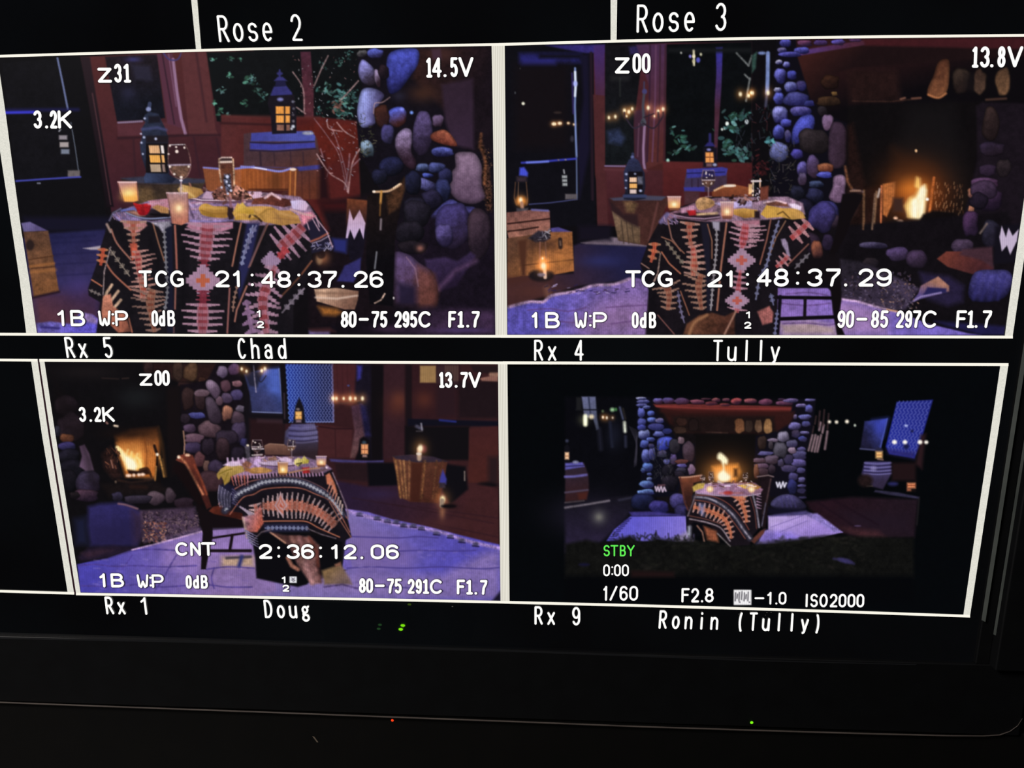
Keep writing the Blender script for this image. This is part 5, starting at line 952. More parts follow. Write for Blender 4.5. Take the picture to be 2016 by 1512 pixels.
    rect(1620, 200, 1940, 500, (28, 16, 20), f=5, nz=.1)
    rect(1318, 80, 1445, 215, (150, 110, 62), f=1.5, nz=.1); rect(1450, 80, 1620, 220, (52, 30, 34), f=2)
    for x in range(1520, 1620, 14): line([(x, 80), (x, 200)], 6, (100, 70, 56), f=1)
    poly([(1790, 180), (1935, 150), (1935, 205), (1810, 200)], (140, 90, 76), f=1.5, nz=.15); poly([(1720, 75), (1935, 80), (1935, 150), (1740, 130)], (34, 20, 22), f=2); line([(1880, 150), (1935, 150)], 30, (150, 104, 84), f=2, nz=.2)
    poly([(1220, 500), (1940, 520), (1940, 560), (1220, 560)], (13, 12, 24), f=2); line([(1475, 512), (1600, 524)], 13, (34, 44, 140), f=2)
    rect(1200, 560, 1710, 830, (14, 11, 14), f=3); poly([(1710, 580), (1940, 560), (1945, 1010), (1700, 1010)], ((64, 26, 26), (70, 28, 24), (1750, 600), (1800, 950)), f=2, nz=.1); rect(1860, 800, 1945, 1020, (30, 20, 24), f=6, a=.8); ell(1850, 1030, 80, 26, (14, 11, 14), f=4)
    poly([(500, 540), (780, 580), (780, 810), (510, 810)], (66, 28, 30), f=2.5, nz=.1); line([(500, 560), (640, 580), (780, 580)], 9, (34, 14, 20), f=1.6); line([(645, 590), (650, 800)], 6, (44, 18, 22), f=1.6)
    poly([(770, 400), (860, 380), (900, 600), (850, 700), (800, 810), (765, 810), (800, 600)], ((60, 34, 50), (96, 60, 60), (820, 420), (800, 780)), f=2, nz=.35); poly([(840, 380), (890, 400), (930, 640), (880, 640)], (26, 22, 56), f=3, nz=.5)
    part('chandelier_picture')
    line([(760, 230), (765, 310)], 5, (40, 30, 36)); ell(750, 238, 10, 8, (60, 60, 110)); line([(640, 350), (700, 380), (870, 350)], 7, (60, 36, 34), f=1, sm=True)
    for (x, s) in ((628, 15), (655, 14), (712, 12), (765, 17), (805, 13), (862, 16)): flame(x, 340, s)
    part('barrel_picture')
    poly([(300, 545), (480, 540), (510, 640), (510, 740), (490, 860), (330, 850), (240, 700), (250, 600)], ((62, 56, 88), (42, 28, 34), (380, 620), (400, 780)), f=1.6, nz=.15)
    poly([(300, 545), (480, 540), (505, 600), (505, 680), (330, 680), (260, 640)], ((66, 60, 108), (88, 80, 120), (300, 600), (480, 600)), f=1.8, nz=.25)
    for y in (565, 610, 650, 682): line([(280, y + 6), (390, y + 10), (505, y - 4)], 8, (112, 104, 156), f=1.8, sm=True, a=.6)
    for y in (590, 632, 668): line([(280, y + 4), (390, y + 10), (505, y - 2)], 7, (40, 32, 60), f=1.2, sm=True)
    part('lantern_picture')
    poly([(330, 400), (360, 330), (395, 410), (410, 540), (310, 540)], (18, 15, 22), f=1.6); rect(330, 444, 380, 505, (240, 160, 70), f=1.5, nz=.1); rect(334, 510, 376, 530, (130, 100, 110), f=1.5); line([(330, 474), (380, 474)], 6, (120, 60, 30), f=.8); line([(355, 444), (355, 505)], 5, (150, 90, 50), f=.8); ell(350, 425, 14, 8, (130, 110, 110), f=1.5); blob(355, 470, 16, 22, (255, 210, 110), .7)
    poly([(840, 660), (870, 640), (915, 670), (930, 830), (800, 835), (830, 760)], (13, 10, 14), f=2); ell(875, 690, 16, 14, (44, 64, 80), f=2)
    rect(852, 704, 906, 780, (240, 150, 90), f=1.6, nz=.1); line([(850, 745), (908, 745)], 6, (110, 50, 30), f=.8); line([(880, 704), (880, 780)], 5, (160, 90, 50), f=.8); rect(862, 786, 898, 806, (150, 110, 100), f=1.6)
    part('bench_picture'); poly([(600, 820), (900, 835), (1030, 830), (1030, 850), (700, 850), (610, 840)], (62, 52, 110), f=1.6, nz=.2); poly([(640, 850), (920, 860), (910, 1000), (660, 980)], (34, 18, 22), f=3, nz=.15); poly([(900, 850), (1150, 850), (1160, 1040), (910, 1040)], (10, 9, 14), f=3)
    # ---- floor and rug
    part('floor_picture')
    poly([(640, 990), (900, 1040), (1160, 1030), (1250, 1060), (1700, 1010), (1945, 1050), (1950, 1512), (1400, 1400), (720, 1230)], ((38, 22, 46), (60, 26, 28), (800, 1100), (1700, 1250)), f=3, nz=.14)
    for (a, b, c, d) in ((780, 1130, 1200, 1200), (1100, 1180, 1900, 1330), (1300, 1200, 1940, 1290), (1400, 1330, 1940, 1440)): line([(a, b), (c, d)], 7, (40, 18, 26), f=2, a=.8)
    blob(1495, 1250, 24, 60, (150, 92, 60), .7); blob(1560, 1190, 60, 24, (20, 12, 14), .7); blob(1000, 1100, 150, 40, (44, 30, 66), .6); blob(1500, 1330, 200, 40, (74, 34, 34), .5)
    part('hurricane_lamp_picture')
    poly([(1480, 880), (1535, 860), (1680, 880), (1700, 1060), (1560, 1180), (1500, 1080)], (12, 10, 15), f=3)
    part('stump_picture')
    poly([(1100, 800), (1250, 790), (1535, 845), (1510, 1000), (1460, 1170), (1240, 1160), (1150, 1120), (1130, 950)], ((96, 52, 34), (70, 32, 22), (1150, 850), (1400, 1100)), f=1.3, nz=.3)
    poly([(1098, 798), (1250, 785), (1420, 800), (1540, 840), (1300, 850), (1130, 820)], (44, 32, 46), f=1.6, nz=.2)
    for (x0, x1, c) in ((1125, 1165, (196, 130, 60)), (1160, 1190, (180, 116, 60)), (1190, 1210, (190, 130, 70)), (1235, 1230, (160, 100, 54)), (1360, 1330, (170, 104, 50)), (1345, 1320, (110, 60, 34)), (1450, 1420, (110, 64, 36)), (1500, 1440, (90, 50, 30))): line([(x0, 835), ((x0 + x1) / 2, 980), (x1, 1130)], 9, tuple(v * .8 for v in c), f=2, nz=.9, a=.85)
    poly([(1250, 850), (1340, 850), (1310, 1160), (1240, 1160)], (60, 24, 16), f=2, a=.8)
    part('hurricane_lamp_picture')
    line([(1290, 560), (1330, 580)], 26, (64, 60, 80), f=2, nz=.5); line([(1328, 540), (1335, 590)], 12, (130, 124, 140), f=1.5); line([(1290, 600), (1336, 600)], 8, (60, 54, 60), f=1.5); ell(1345, 740, 26, 30, (90, 30, 50), f=3, a=.7); line([(1312, 740), (1312, 820)], 34, (150, 126, 110), f=1.5); flame(1322, 735, 26); ell(1310, 780, 20, 12, (220, 200, 180), f=1.5)
    poly([(1500, 905), (1530, 980), (1525, 1020), (1470, 1010), (1480, 960)], (54, 52, 150), f=2); rect(1472, 1010, 1520, 1050, (40, 32, 44), f=2, nz=.4); flame(1498, 1140, 26, (255, 240, 170)); line([(1494, 1150), (1490, 1190)], 34, (150, 124, 100), f=1.5); line([(1672, 920), (1672, 990)], 9, (140, 120, 110), f=1.3, nz=.5); ell(1545, 1195, 60, 16, (14, 9, 12), f=2.5)
    part('rug_picture')
    poly([(720, 1215), (900, 1240), (1100, 1300), (1350, 1350), (1700, 1440), (1948, 1500), (1948, 1700), (700, 1700), (740, 1400)], ((110, 90, 190), (74, 66, 190), (800, 1300), (1700, 1600)), f=1.6, nz=.2)
    fr(500, 900)
    poly([(700, 450), (740, 420), (1000, 480), (1350, 560), (1700, 650), (1948, 720), (1960, 1140), (-100, 1100), (-60, 900), (440, 1000), (780, 880)], ((118, 100, 172), (80, 70, 180), (760, 560), (1500, 800)), f=1.6, nz=.16)
    poly([(1830, 760), (1950, 740), (1955, 1130), (1200, 1130), (800, 1100), (300, 1040), (-100, 1100), (-100, 1000), (700, 950), (900, 940), (1500, 930)], (126, 102, 168), f=10, nz=.2, a=.85); poly([(780, 560), (1100, 620), (1280, 780), (1250, 900), (820, 960), (760, 800)], (120, 92, 160), f=18, a=.6)
    fr(500, 900)
    line([(735, 425), (900, 470), (1080, 520), (1200, 545), (1350, 565), (1500, 600), (1700, 665), (1945, 720)], 26, (150, 120, 190), f=2.5, nz=.7, sm=True)
    for (x, y) in ((840, 450), (980, 480), (1060, 500), (1130, 510), (1190, 535), (1265, 540), (1330, 560), (1450, 600), (1560, 625), (1650, 660), (1760, 690)): ell(x, y, 26, 14, (70, 64, 100), f=2, nz=.5); line([(x - 24, y + 14), (x + 24, y + 18)], 8, (20, 14, 44), f=1.5)
    for p in ([(780, 630), (950, 635), (1150, 640), (1300, 630), (1460, 640)], [(1150, 745), (1350, 740), (1600, 745), (1760, 740)], [(740, 880), (950, 870), (1200, 880), (1500, 870), (1800, 885), (1945, 875)], [(800, 1040), (1100, 1030), (1500, 1060)]): line(p, 8, (62, 48, 130), f=1.6, sm=True)
    poly([(1890, 1140), (1958, 1060), (1960, 1145)], (20, 16, 34), f=3)
    for k in range(90): x = RNG.uniform(760, 1930); y = RNG.uniform(600 + (x - 760) * .12, 1100); line([(x, y), (x + RNG.uniform(20, 50), y + RNG.uniform(-5, 8))], 7, ((150, 126, 200), (70, 56, 140))[k % 2], f=2, a=.35)
    # left rug part
    fr(0, 900)
    poly([(615, 850), (700, 830), (850, 800), (1050, 730), (1300, 670), (1600, 585), (1980, 560), (2100, 780), (2200, 1060), (2016, 1100), (640, 1075)], ((68, 60, 176), (132, 102, 166), (750, 950), (1700, 900)), f=1.4, nz=.16)
    poly([(1300, 680), (1600, 590), (1960, 560), (2000, 700), (1500, 900), (1300, 860)], (148, 114, 190), f=12, nz=.15, a=.8); poly([(1760, 790), (2016, 790), (2016, 870), (1760, 870)], (184, 146, 120), f=6, nz=.25)
    for p in ([(620, 860), (760, 850), (900, 865), (1100, 860), (1300, 870), (1560, 860)], [(1050, 740), (1200, 730), (1400, 740)], [(650, 1020), (900, 1025), (1100, 1010), (1300, 1030), (1600, 1010), (1800, 1030), (2000, 1030)], [(1640, 890), (1800, 870), (2016, 880)], [(1050, 780), (1000, 850), (970, 890)], [(1400, 780), (1340, 880), (1300, 960), (1230, 1060)], [(1700, 880), (1680, 960), (1700, 1040)]): line(p, 9, (70, 52, 140), f=1.5, sm=True, nz=.4)
    poly([(700, 720), (900, 700), (1080, 725), (850, 800), (640, 830), (620, 790)], (30, 20, 38), f=4, nz=.3); poly([(640, 760), (800, 730), (900, 740), (700, 800)], (52, 30, 44), f=4, nz=.3, a=.7)
    line([(1050, 735), (1300, 672), (1600, 590)], 10, (190, 150, 190), f=1.5, nz=.6, sm=True)
    for k in range(70): x = RNG.uniform(700, 1950); y = RNG.uniform(800, 1070); line([(x, y), (x + RNG.uniform(20, 50), y + RNG.uniform(-5, 8))], 7, ((166, 140, 206), (84, 64, 150))[k % 2], f=2, a=.35)
    # chair
    part('chair_picture')
    fr(60, 700)
    poly([(1155, 830), (1175, 795), (1240, 775), (1290, 790), (1330, 900), (1380, 1020), (1420, 1140), (1440, 1200), (1400, 1220), (1350, 1100), (1290, 960), (1220, 860)], ((110, 44, 30), (60, 22, 18), (1200, 820), (1400, 1160)), f=1.3, nz=.3)
    line([(1180, 800), (1230, 850), (1290, 960), (1370, 1100)], 16, (196, 110, 70), f=2, sm=True, nz=.5); ell(1178, 806, 12, 12, (250, 220, 190), f=1.4); ell(1248, 790, 20, 10, (240, 190, 150), f=1.8); line([(1300, 870), (1360, 990), (1400, 1100)], 12, (150, 60, 34), f=2.5, nz=.3)
    poly([(1150, 850), (1240, 870), (1300, 980), (1380, 1180), (1340, 1200), (1200, 1000), (1130, 900)], (20, 9, 10), f=4, a=.8)
    poly([(1400, 1250), (1450, 1200), (1540, 1185), (1680, 1240), (1700, 1310), (1440, 1310)], ((96, 34, 20), (60, 20, 14), (1480, 1200), (1550, 1300)), f=1.5, nz=.25); ell(1446, 1304, 14, 10, (255, 220, 190), f=1.3); line([(1450, 1306), (1680, 1300)], 10, (120, 54, 34), f=1.3)
    fr(0, 900)
    poly([(1555, 370), (1700, 450), (1940, 500), (1960, 555), (1690, 560), (1690, 640), (1660, 760), (1635, 890), (1596, 890), (1600, 760), (1610, 600), (1580, 480)], (17, 10, 13), f=1.2)
    line([(1690, 640), (1960, 600)], 18, (22, 12, 16), f=1); line([(1640, 742), (1990, 742)], 24, (22, 12, 16), f=1); line([(1845, 620), (1825, 740)], 24, (22, 12, 16), f=1); line([(1800, 800), (1990, 790)], 20, (60, 50, 60), f=2); line([(1920, 790), (1900, 860)], 30, (40, 44, 110), f=3)
    table3()

def table3():
    part('table_base_picture')
    fr(500, 900)
    poly([(-30, 560), (60, 580), (700, 640), (680, 850), (640, 850), (440, 990), (420, 1010), (350, 1030), (200, 1000), (20, 960), (10, 800)], (9, 8, 12), f=2)
    poly([(120, 590), (250, 620), (360, 620), (460, 640), (520, 700), (500, 860), (530, 960), (540, 1000), (450, 1010), (420, 960), (340, 840), (280, 700), (200, 650)], ((84, 48, 44), (124, 80, 78), (300, 620), (460, 960)), f=2.5, nz=.5)
    for (x0, y0, x1, y1, c) in ((300, 640, 380, 830, (150, 100, 90)), (380, 640, 440, 900, (60, 30, 30)), (430, 640, 500, 820, (140, 90, 84)), (480, 700, 530, 980, (70, 34, 30)), (400, 840, 470, 1000, (170, 120, 118)), (250, 630, 330, 760, (50, 26, 26))): line([(x0, y0), (x1, y1)], 22, c, f=4, a=.7, nz=.4)
    line([(270, 800), (300, 860), (350, 890)], 30, (150, 90, 70), f=2, nz=.4); line([(360, 640), (400, 760), (440, 900), (460, 1000)], 24, (180, 120, 120), f=4, a=.6, nz=.4); line([(440, 640), (500, 740), (510, 860)], 20, (100, 44, 34), f=3, nz=.3); line([(130, 595), (250, 680)], 12, (190, 130, 100), f=1.5)
    poly([(540, 900), (690, 850), (760, 960), (780, 1010), (560, 1010)], ((124, 92, 56), (110, 84, 80), (600, 900), (700, 1000)), f=3, nz=.25); poly([(640, 850), (690, 830), (690, 860), (650, 870)], (130, 80, 60), f=2); line([(560, 1030), (700, 1010), (820, 1040)], 10, (70, 50, 100), f=2, nz=.5)
    part('tablecloth_picture')
    fr(500, 700)
    # body
    poly([(-230, 920), (0, 900), (190, 890), (560, 880), (620, 905), (660, 1020), (720, 1200), (745, 1290), (775, 1440), (700, 1480), (600, 1440), (430, 1360), (160, 1370), (60, 1420), (-20, 1500), (-60, 1400), (-90, 1250), (-210, 1230), (-250, 1060)], (20, 15, 22), f=1.3, nz=.25)
    # top
    poly([(-220, 900), (-180, 840), (0, 800), (400, 800), (560, 850), (620, 900), (560, 930), (440, 920), (200, 930), (0, 950), (-160, 960)], ((130, 96, 130), (114, 86, 120), (0, 900), (500, 900)), f=1.6, nz=.6)
    for (k, x) in enumerate(range(-160, 560, 26)): line([(x, 935 - abs(k - 10)), (x + 6, 975 - abs(k - 10) * 1.5)], 11, (180, 130, 170), f=1.2)
    # band arc
    line([(-280, 1180), (-200, 1090), (-60, 1010), (40, 985), (250, 960), (400, 985), (560, 1060), (640, 1150), (740, 1290)], 8, (150, 84, 76), f=1.1, sm=True, nz=.4)
    A = [(-230, 1230), (-140, 1110), (0, 1040), (80, 1005), (250, 990), (400, 1015), (540, 1085), (620, 1150), (700, 1260)]
    line(A, 62, (34, 32, 50), f=3, sm=True, nz=.3); line(A, 34, (60, 58, 78), f=3, sm=True, nz=.5); chev(A, 9, (190, 190, 204), 30, 15)
    line([(-190, 1260), (-90, 1130), (0, 1100), (80, 1060), (250, 1045), (380, 1055), (480, 1095), (600, 1150), (680, 1250), (760, 1400)], 8, (164, 86, 66), f=1.1, sm=True, nz=.3)
    line([(-220, 1200), (-130, 1090), (40, 1010), (250, 985), (400, 1000), (560, 1075)], 6, (110, 104, 124), f=1.2, sm=True, a=.5)
    # front medallion band
    MC = ((186, 90, 66), (188, 110, 92), (170, 138, 140))
    weave([(70, 1195), (200, 1190), (330, 1190), (440, 1210), (560, 1270), (650, 1350)], [66, 92, 100, 98, 90, 84, 80, 90], 33, MC, tilt=0, core=.34, short=.6, bow=.06)
    for r, c in ((1.0, (180, 140, 146)), (.72, (190, 104, 84)), (.42, (200, 146, 144)), (.22, (190, 80, 56))):
        poly([(212 - 50 * r, 1190), (212 - 18 * r, 1190 - 60 * r), (212, 1190 - 112 * r), (212 + 20 * r, 1190 - 60 * r), (212 + 56 * r, 1190), (236 - 6 * (1 - r), 1190 + 40 * r), (236, 1190 + 100 * r), (212 - 16 * r, 1190 + 50 * r)], c, f=1, nz=.15)
    poly([(560, 1180), (600, 1180), (650, 1280), (660, 1390), (700, 1400), (640, 1200), (600, 1150)], (20, 15, 20), f=3, a=.6)
    weave([(10, 1180), (20, 1250), (-10, 1330)], [50, 70, 44], 8, ((186, 90, 70), (190, 120, 110), (190, 150, 150)), tilt=.2, core=.3)
    for (x0, y0, x1, y1, k) in ((70, 1120, 40, 1400, 40), (560, 1120, 660, 1440, 40), (420, 1100, 470, 1380, 26), (330, 1080, 320, 1320, 20)): line([(x0, y0), (x1, y1)], k, (8, 7, 11), f=8, a=.4)
    # right flank motif
    poly([(570, 950), (600, 930), (640, 1010), (660, 1080), (640, 1100), (620, 1030), (580, 1020)], (190, 100, 66), f=1.5, nz=.3)
    for k in range(7): x = 590 + k * 15; y = 1010 + k * 30; spk(x + 20, y - 10, x - 4 + k * 3, y + 70, 14, (180, 110, 90) if k < 4 else (170, 140, 130))
    line([(625, 930), (680, 1060), (740, 1220), (748, 1300)], 9, (120, 96, 110), f=1.2, nz=.6, sm=True)
    line([(600, 1160), (680, 1300), (770, 1440)], 8, (140, 80, 64), f=1)
    # lower bands
    line([(40, 1330), (80, 1315), (300, 1312), (420, 1318), (520, 1370), (680, 1440)], 9, (180, 96, 66), f=1, sm=True)
    poly([(80, 1340), (300, 1330), (430, 1340), (440, 1395), (90, 1400)], (32, 32, 60), f=3); chev([(90, 1368), (220, 1366), (430, 1370)], 9, (140, 146, 190), 34, 18); line([(420, 1370), (540, 1420), (650, 1450)], 8, (110, 90, 100), f=1.2, nz=.5)
    line([(-20, 1480), (60, 1400), (140, 1380)], 8, (110, 90, 100), f=1.2, nz=.5)
    # left fringe and corner
    fr(60, 700)
    poly([(1500, 1030), (1560, 1010), (1620, 1040), (1600, 1200), (1540, 1210), (1490, 1140)], (22, 20, 40), f=2, nz=.3)
    for k in range(9): line([(1500 + k * 12, 1030 + k * 8), (1490 + k * 12, 1120), (1505 + k * 10, 1200)], 6, [(150, 140, 170), (90, 84, 110)][k % 2], f=1, nz=.6, sm=True, a=.8)
    for k in range(6): spk(1590 + k * 26, 950, 1620 + k * 22, 1030, 15, (180, 110, 120) if k % 2 else (176, 84, 70))
    for k in range(6): spk(1600, 1060 + k * 22, 1650, 1090 + k * 20, 12, (60, 54, 90))
    for k in range(7): spk(1660 + k * 20, 1200 + k * 10, 1760 + k * 6, 1270 + k * 18, 14, (150, 130, 150))
    poly([(1680, 1280), (1780, 1260), (1830, 1180), (1850, 1330), (1800, 1400), (1720, 1400)], ((160, 110, 130), (180, 80, 60), (1700, 1300), (1820, 1340)), f=2, nz=.5); line([(1690, 1290), (1720, 1440)], 16, (190, 150, 140), f=2, nz=.4)
    for k in range(5): spk(1700 + k * 8, 1390 + k * 22, 1800 + k * 4, 1430 + k * 22, 13, (120, 110, 150))
    # ---- things on the table
    fr(60, 700)
    part('napkin_picture')
    poly([(1480, 940), (1510, 900), (1560, 870), (1640, 860), (1690, 880), (1700, 920), (1640, 940), (1590, 960), (1580, 1000), (1540, 1030), (1530, 985), (1515, 960), (1496, 985), (1482, 962)], ((182, 144, 69), (148, 114, 37), (1560, 870), (1560, 1000)), f=1.3, nz=.25); line([(1500, 940), (1560, 910), (1600, 900)], 8, (120, 96, 20), f=1.2); line([(1540, 1000), (1570, 930)], 8, (120, 96, 20), f=1.2)
    poly([(1740, 900), (1820, 885), (1910, 905), (1900, 925), (1760, 935)], ((186, 132, 58), (139, 88, 37), (1800, 890), (1800, 930)), f=1.4, nz=.3, sm=True)
    part('food_picture')
    poly([(1530, 870), (1580, 840), (1660, 840), (1680, 870), (1600, 880)], (200, 170, 200), f=1.6, nz=.4); 
    for x in (1565, 1605, 1650, 1690, 1808): line([(x, 815), (x + 4, 850)], 12, (220, 180, 220), f=1.5)
    poly([(1680, 860), (1720, 830), (1760, 860), (1740, 890), (1690, 885)], (150, 90, 70), f=1.5, nz=.7); poly([(1790, 800), (1820, 800), (1835, 870), (1810, 885), (1770, 860)], (200, 160, 214), f=1.4, nz=.2); poly([(1700, 880), (1750, 900), (1740, 925), (1700, 915)], (150, 90, 50), f=1.4, nz=.5)
    part('plate_picture'); line([(1830, 850), (1960, 850)], 14, (170, 130, 160), f=1.4, nz=.3); line([(1820, 862), (1980, 864)], 7, (60, 30, 40), f=1); line([(1880, 880), (1960, 880)], 8, (120, 90, 160), f=1.4)
    fr(500, 700)
    part('chair_picture'); poly([(80, 720), (120, 697), (240, 705), (290, 730), (290, 790), (90, 785)], ((120, 78, 62), (86, 52, 44), (160, 700), (160, 780)), f=1.4, nz=.15); line([(90, 715), (130, 700), (240, 708)], 6, (150, 110, 90), f=1)
    part('food_picture'); scatter(26, 60, 800, 300, 850, 9, [(200, 160, 190), (150, 100, 90), (230, 200, 230), (110, 60, 60)], elong=1.6, pr=0)
    poly([(200, 812), (260, 806), (300, 820), (300, 850), (220, 840)], (214, 180, 214), f=1.6, nz=.2); poly([(110, 810), (170, 800), (190, 830), (120, 835)], (140, 96, 80), f=1.6, nz=.6)
    part('plate_picture'); line([(60, 856), (180, 866), (300, 862)], 9, (220, 180, 210), f=1.2); line([(60, 868), (200, 880), (320, 872)], 8, (60, 34, 50), f=1.2); poly([(380, 915), (560, 895), (600, 905), (500, 935)], (100, 70, 80), f=2, nz=.4)
    part('plate_picture'); poly([(30, 846), (150, 836), (330, 846), (320, 862), (160, 872), (40, 864)], (176, 150, 180), f=1.8, nz=.4); poly([(440, 880), (560, 868), (590, 880), (520, 896)], (140, 110, 130), f=2, nz=.5)
    part('flower_picture'); poly([(320, 830), (350, 810), (380, 820), (400, 795), (420, 820), (440, 830), (430, 855), (380, 860), (350, 880), (320, 860)], ((210, 190, 120), (170, 150, 40), (350, 810), (400, 860)), f=1.3, nz=.4); line([(340, 860), (380, 850), (360, 870)], 9, (40, 34, 20), f=1.2); poly([(380, 890), (440, 885), (445, 930), (390, 935)], (150, 24, 24), f=1.8, nz=.6)
    part('napkin_picture'); poly([(0, 895), (100, 900), (130, 915), (100, 930), (0, 930)], (176, 119, 58), f=1.6, nz=.3); line([(280, 930), (400, 905), (520, 890)], 12, (167, 114, 79), f=1.4)
    goblet(300, 668, 66, 140, (110, 74, 50))
    fr(60, 700); goblet(1800, 670, 90, 150, (70, 44, 40)); poly([(1700, 720), (1740, 710), (1750, 830), (1720, 840)], (90, 80, 96), f=1.5, a=.7, nz=.6); line([(1762, 740), (1850, 740)], 9, (210, 190, 200), f=1, nz=.5); line([(1760, 790), (1840, 786)], 9, (220, 200, 200), f=1, nz=.5); ell(1725, 712, 10, 8, (250, 230, 200), f=1.2)
    fr(500, 700); votive(230, 845, 84, 100, (240, 160, 60), (158, 105, 90)); votive(535, 796, 84, 84, (210, 130, 90), (130, 110, 160), .9)
    line([(192, 846), (205, 920)], 5, (180, 100, 40), f=.8); ell(578, 888, 8, 8, (250, 220, 230), f=1.2)
    fr(60, 700); 
def tile4():
    CLIP[:] = [1004, 722, 1968, 1212]
    part('room'); fr(0, 0, 1)
    poly([(1000, 716), (1975, 720), (1905, 1215), (1000, 1190)], (2, 4, 6), nz=.2)
    fr(1080, 740)
    part('room')
    poly([(130, 165), (2016, 180), (2016, 1100), (130, 1500)], (6, 6, 11), f=4, nz=.25)
    fr(1080, 740)
    # far left windows, lights
    part('window_picture')
    poly([(262, 165), (372, 165), (385, 330), (400, 420), (380, 430), (350, 330), (285, 330)], ((96, 100, 140), (60, 64, 84), (300, 170), (360, 400)), f=1.6, nz=.2); line([(318, 170), (335, 330)], 12, (40, 44, 70), f=1.4); line([(215, 268), (390, 268)], 10, (14, 14, 20), f=1.5); rect(220, 170, 262, 270, (24, 24, 26), f=2)
    line([(292, 320), (292, 385)], 32, (246, 246, 205), f=2.5); blob(280, 350, 44, 40, (120, 120, 70), .4, mode='add'); ell(340, 324, 20, 18, (220, 200, 160), f=2.5)
    for (x, y, s) in ((432, 328, 14), (462, 332, 14), (508, 332, 11)): flame(x, y, s * .8, (255, 230, 200))
    ell(430, 280, 8, 9, (90, 110, 70), f=2); ell(506, 268, 17, 15, (150, 200, 140), f=2.5); ell(534, 266, 10, 12, (60, 130, 60), f=2)
    line([(566, 250), (590, 340)], 14, (70, 76, 110), f=2); line([(590, 260), (610, 340)], 12, (40, 34, 30), f=2); line([(602, 370), (606, 440)], 22, (236, 240, 215), f=2.5, nz=.3); line([(610, 480), (612, 560)], 16, (44, 46, 70), f=3); line([(488, 370), (505, 560)], 16, (38, 42, 66), f=3, nz=.4); line([(400, 420), (415, 580)], 20, (40, 40, 60), f=5, a=.7)
    part('room'); blob(520, 470, 60, 120, (20, 22, 36), .8); blob(320, 1100, 300, 160, (26, 22, 38), .9)
    part('branch_picture')
    for k in range(9): line([(680 + k % 3 * 8, 720 - k * 6), (700, 560 - k * 8), (640 + k * 12, 400 + k * 6)], 5, (50, 46, 60), f=1, sm=True, a=.7)
    part('barrel_picture')
    poly([(132, 690), (280, 690), (315, 780), (320, 900), (300, 980), (132, 1000)], ((44, 30, 44), (50, 24, 26), (200, 760), (240, 960)), f=2, nz=.15)
    poly([(132, 690), (270, 685), (285, 720), (132, 745)], (84, 78, 170), f=1.5, nz=.2); line([(132, 718), (278, 710)], 7, (30, 26, 70), f=1.2); line([(132, 800), (200, 798), (300, 785)], 18, (96, 88, 170), f=1.8, nz=.15); line([(132, 925), (310, 905)], 12, (76, 64, 90), f=1.8); poly([(230, 930), (310, 920), (300, 980), (240, 985)], (70, 28, 22), f=3)
    ell(215, 684, 24, 12, (130, 130, 170), f=1.8, nz=.3)
    part('lantern_picture'); poly([(126, 560), (150, 540), (166, 570), (170, 690), (126, 690)], (14, 13, 20), f=1.6); ell(146, 515, 12, 12, (50, 54, 80), f=2); rect(130, 606, 162, 662, (246, 190, 140), f=1.6, nz=.1); line([(130, 636), (164, 636)], 6, (150, 90, 50), f=.8)
    # floor
    part('floor_picture')
    poly([(132, 1010), (400, 980), (660, 950), (660, 1060), (560, 1180), (400, 1330), (132, 1400)], ((20, 17, 28), (34, 26, 50), (400, 1000), (400, 1300)), f=4, nz=.2)
    line([(132, 1045), (300, 1020), (480, 990)], 14, (110, 100, 110), f=2, nz=.3); line([(132, 1005), (280, 990)], 8, (80, 66, 70), f=1.8, nz=.3); blob(400, 1120, 60, 60, (110, 108, 104), .6); blob(400, 1120, 26, 26, (130, 128, 110), .5); line([(560, 985), (660, 965)], 14, (44, 42, 60), f=2.5)
    fr(1480, 740)
    poly([(430, 1000), (800, 960), (1320, 980), (1290, 1280), (900, 1300), (700, 1240), (460, 1060)], ((34, 15, 24), (30, 17, 26), (600, 1000), (1100, 1150)), f=4, nz=.25); poly([(700, 1080), (1250, 1100), (1250, 1240), (850, 1200)], (30, 18, 30), f=12, a=.7)
    line([(520, 1000), (900, 1250)], 10, (24, 10, 20), f=3); line([(640, 980), (1000, 1180)], 10, (24, 10, 20), f=3); ell(840, 1190, 26, 5, (80, 60, 100), f=1.5); poly([(700, 1200), (1000, 1230), (1060, 1280), (860, 1290)], (62, 30, 34), f=6, nz=.3, a=.8)
    # right side: shutters, painting, curtain
    part('window_picture')
    for (x, y0, y1, sk) in ((480, 470, 590, -30), (505, 470, 595, -30), (525, 480, 600, -26), (550, 470, 600, -30), (600, 440, 580, -20), (545, 370, 430, -10), (570, 390, 450, -10)): line([(x, y0), (x + sk, y1)], 17, (124, 96, 104), f=1.6, nz=.2)
    for (x, y0, y1) in ((510, 320, 380), (540, 280, 400), (575, 270, 390), (490, 400, 450), (610, 300, 420)): line([(x, y0), (x - 10, y1)], 12, (52, 34, 36), f=1.6, nz=.3)
    part('chandelier_picture')
    for (x, y, s) in ((616, 364, 14), (672, 366, 15), (755, 362, 17)): ell(x, y, s * .85, s * .85, (255, 240, 214), f=2)
    ell(818, 392, 8, 10, (210, 220, 200), f=1.6)
    part('painting_picture')
    poly([(895, 360), (1075, 338), (1020, 590), (860, 580)], ((26, 24, 52), (52, 66, 180), (880, 480), (1060, 360)), f=1.6, nz=.35); poly([(960, 355), (1078, 338), (1040, 480), (980, 440)], (52, 64, 190), f=8, a=.7); line([(1075, 340), (1020, 570)], 8, (70, 84, 190), f=1.4); line([(860, 578), (1000, 590)], 9, (80, 80, 130), f=1.5)
    part('curtain_picture')
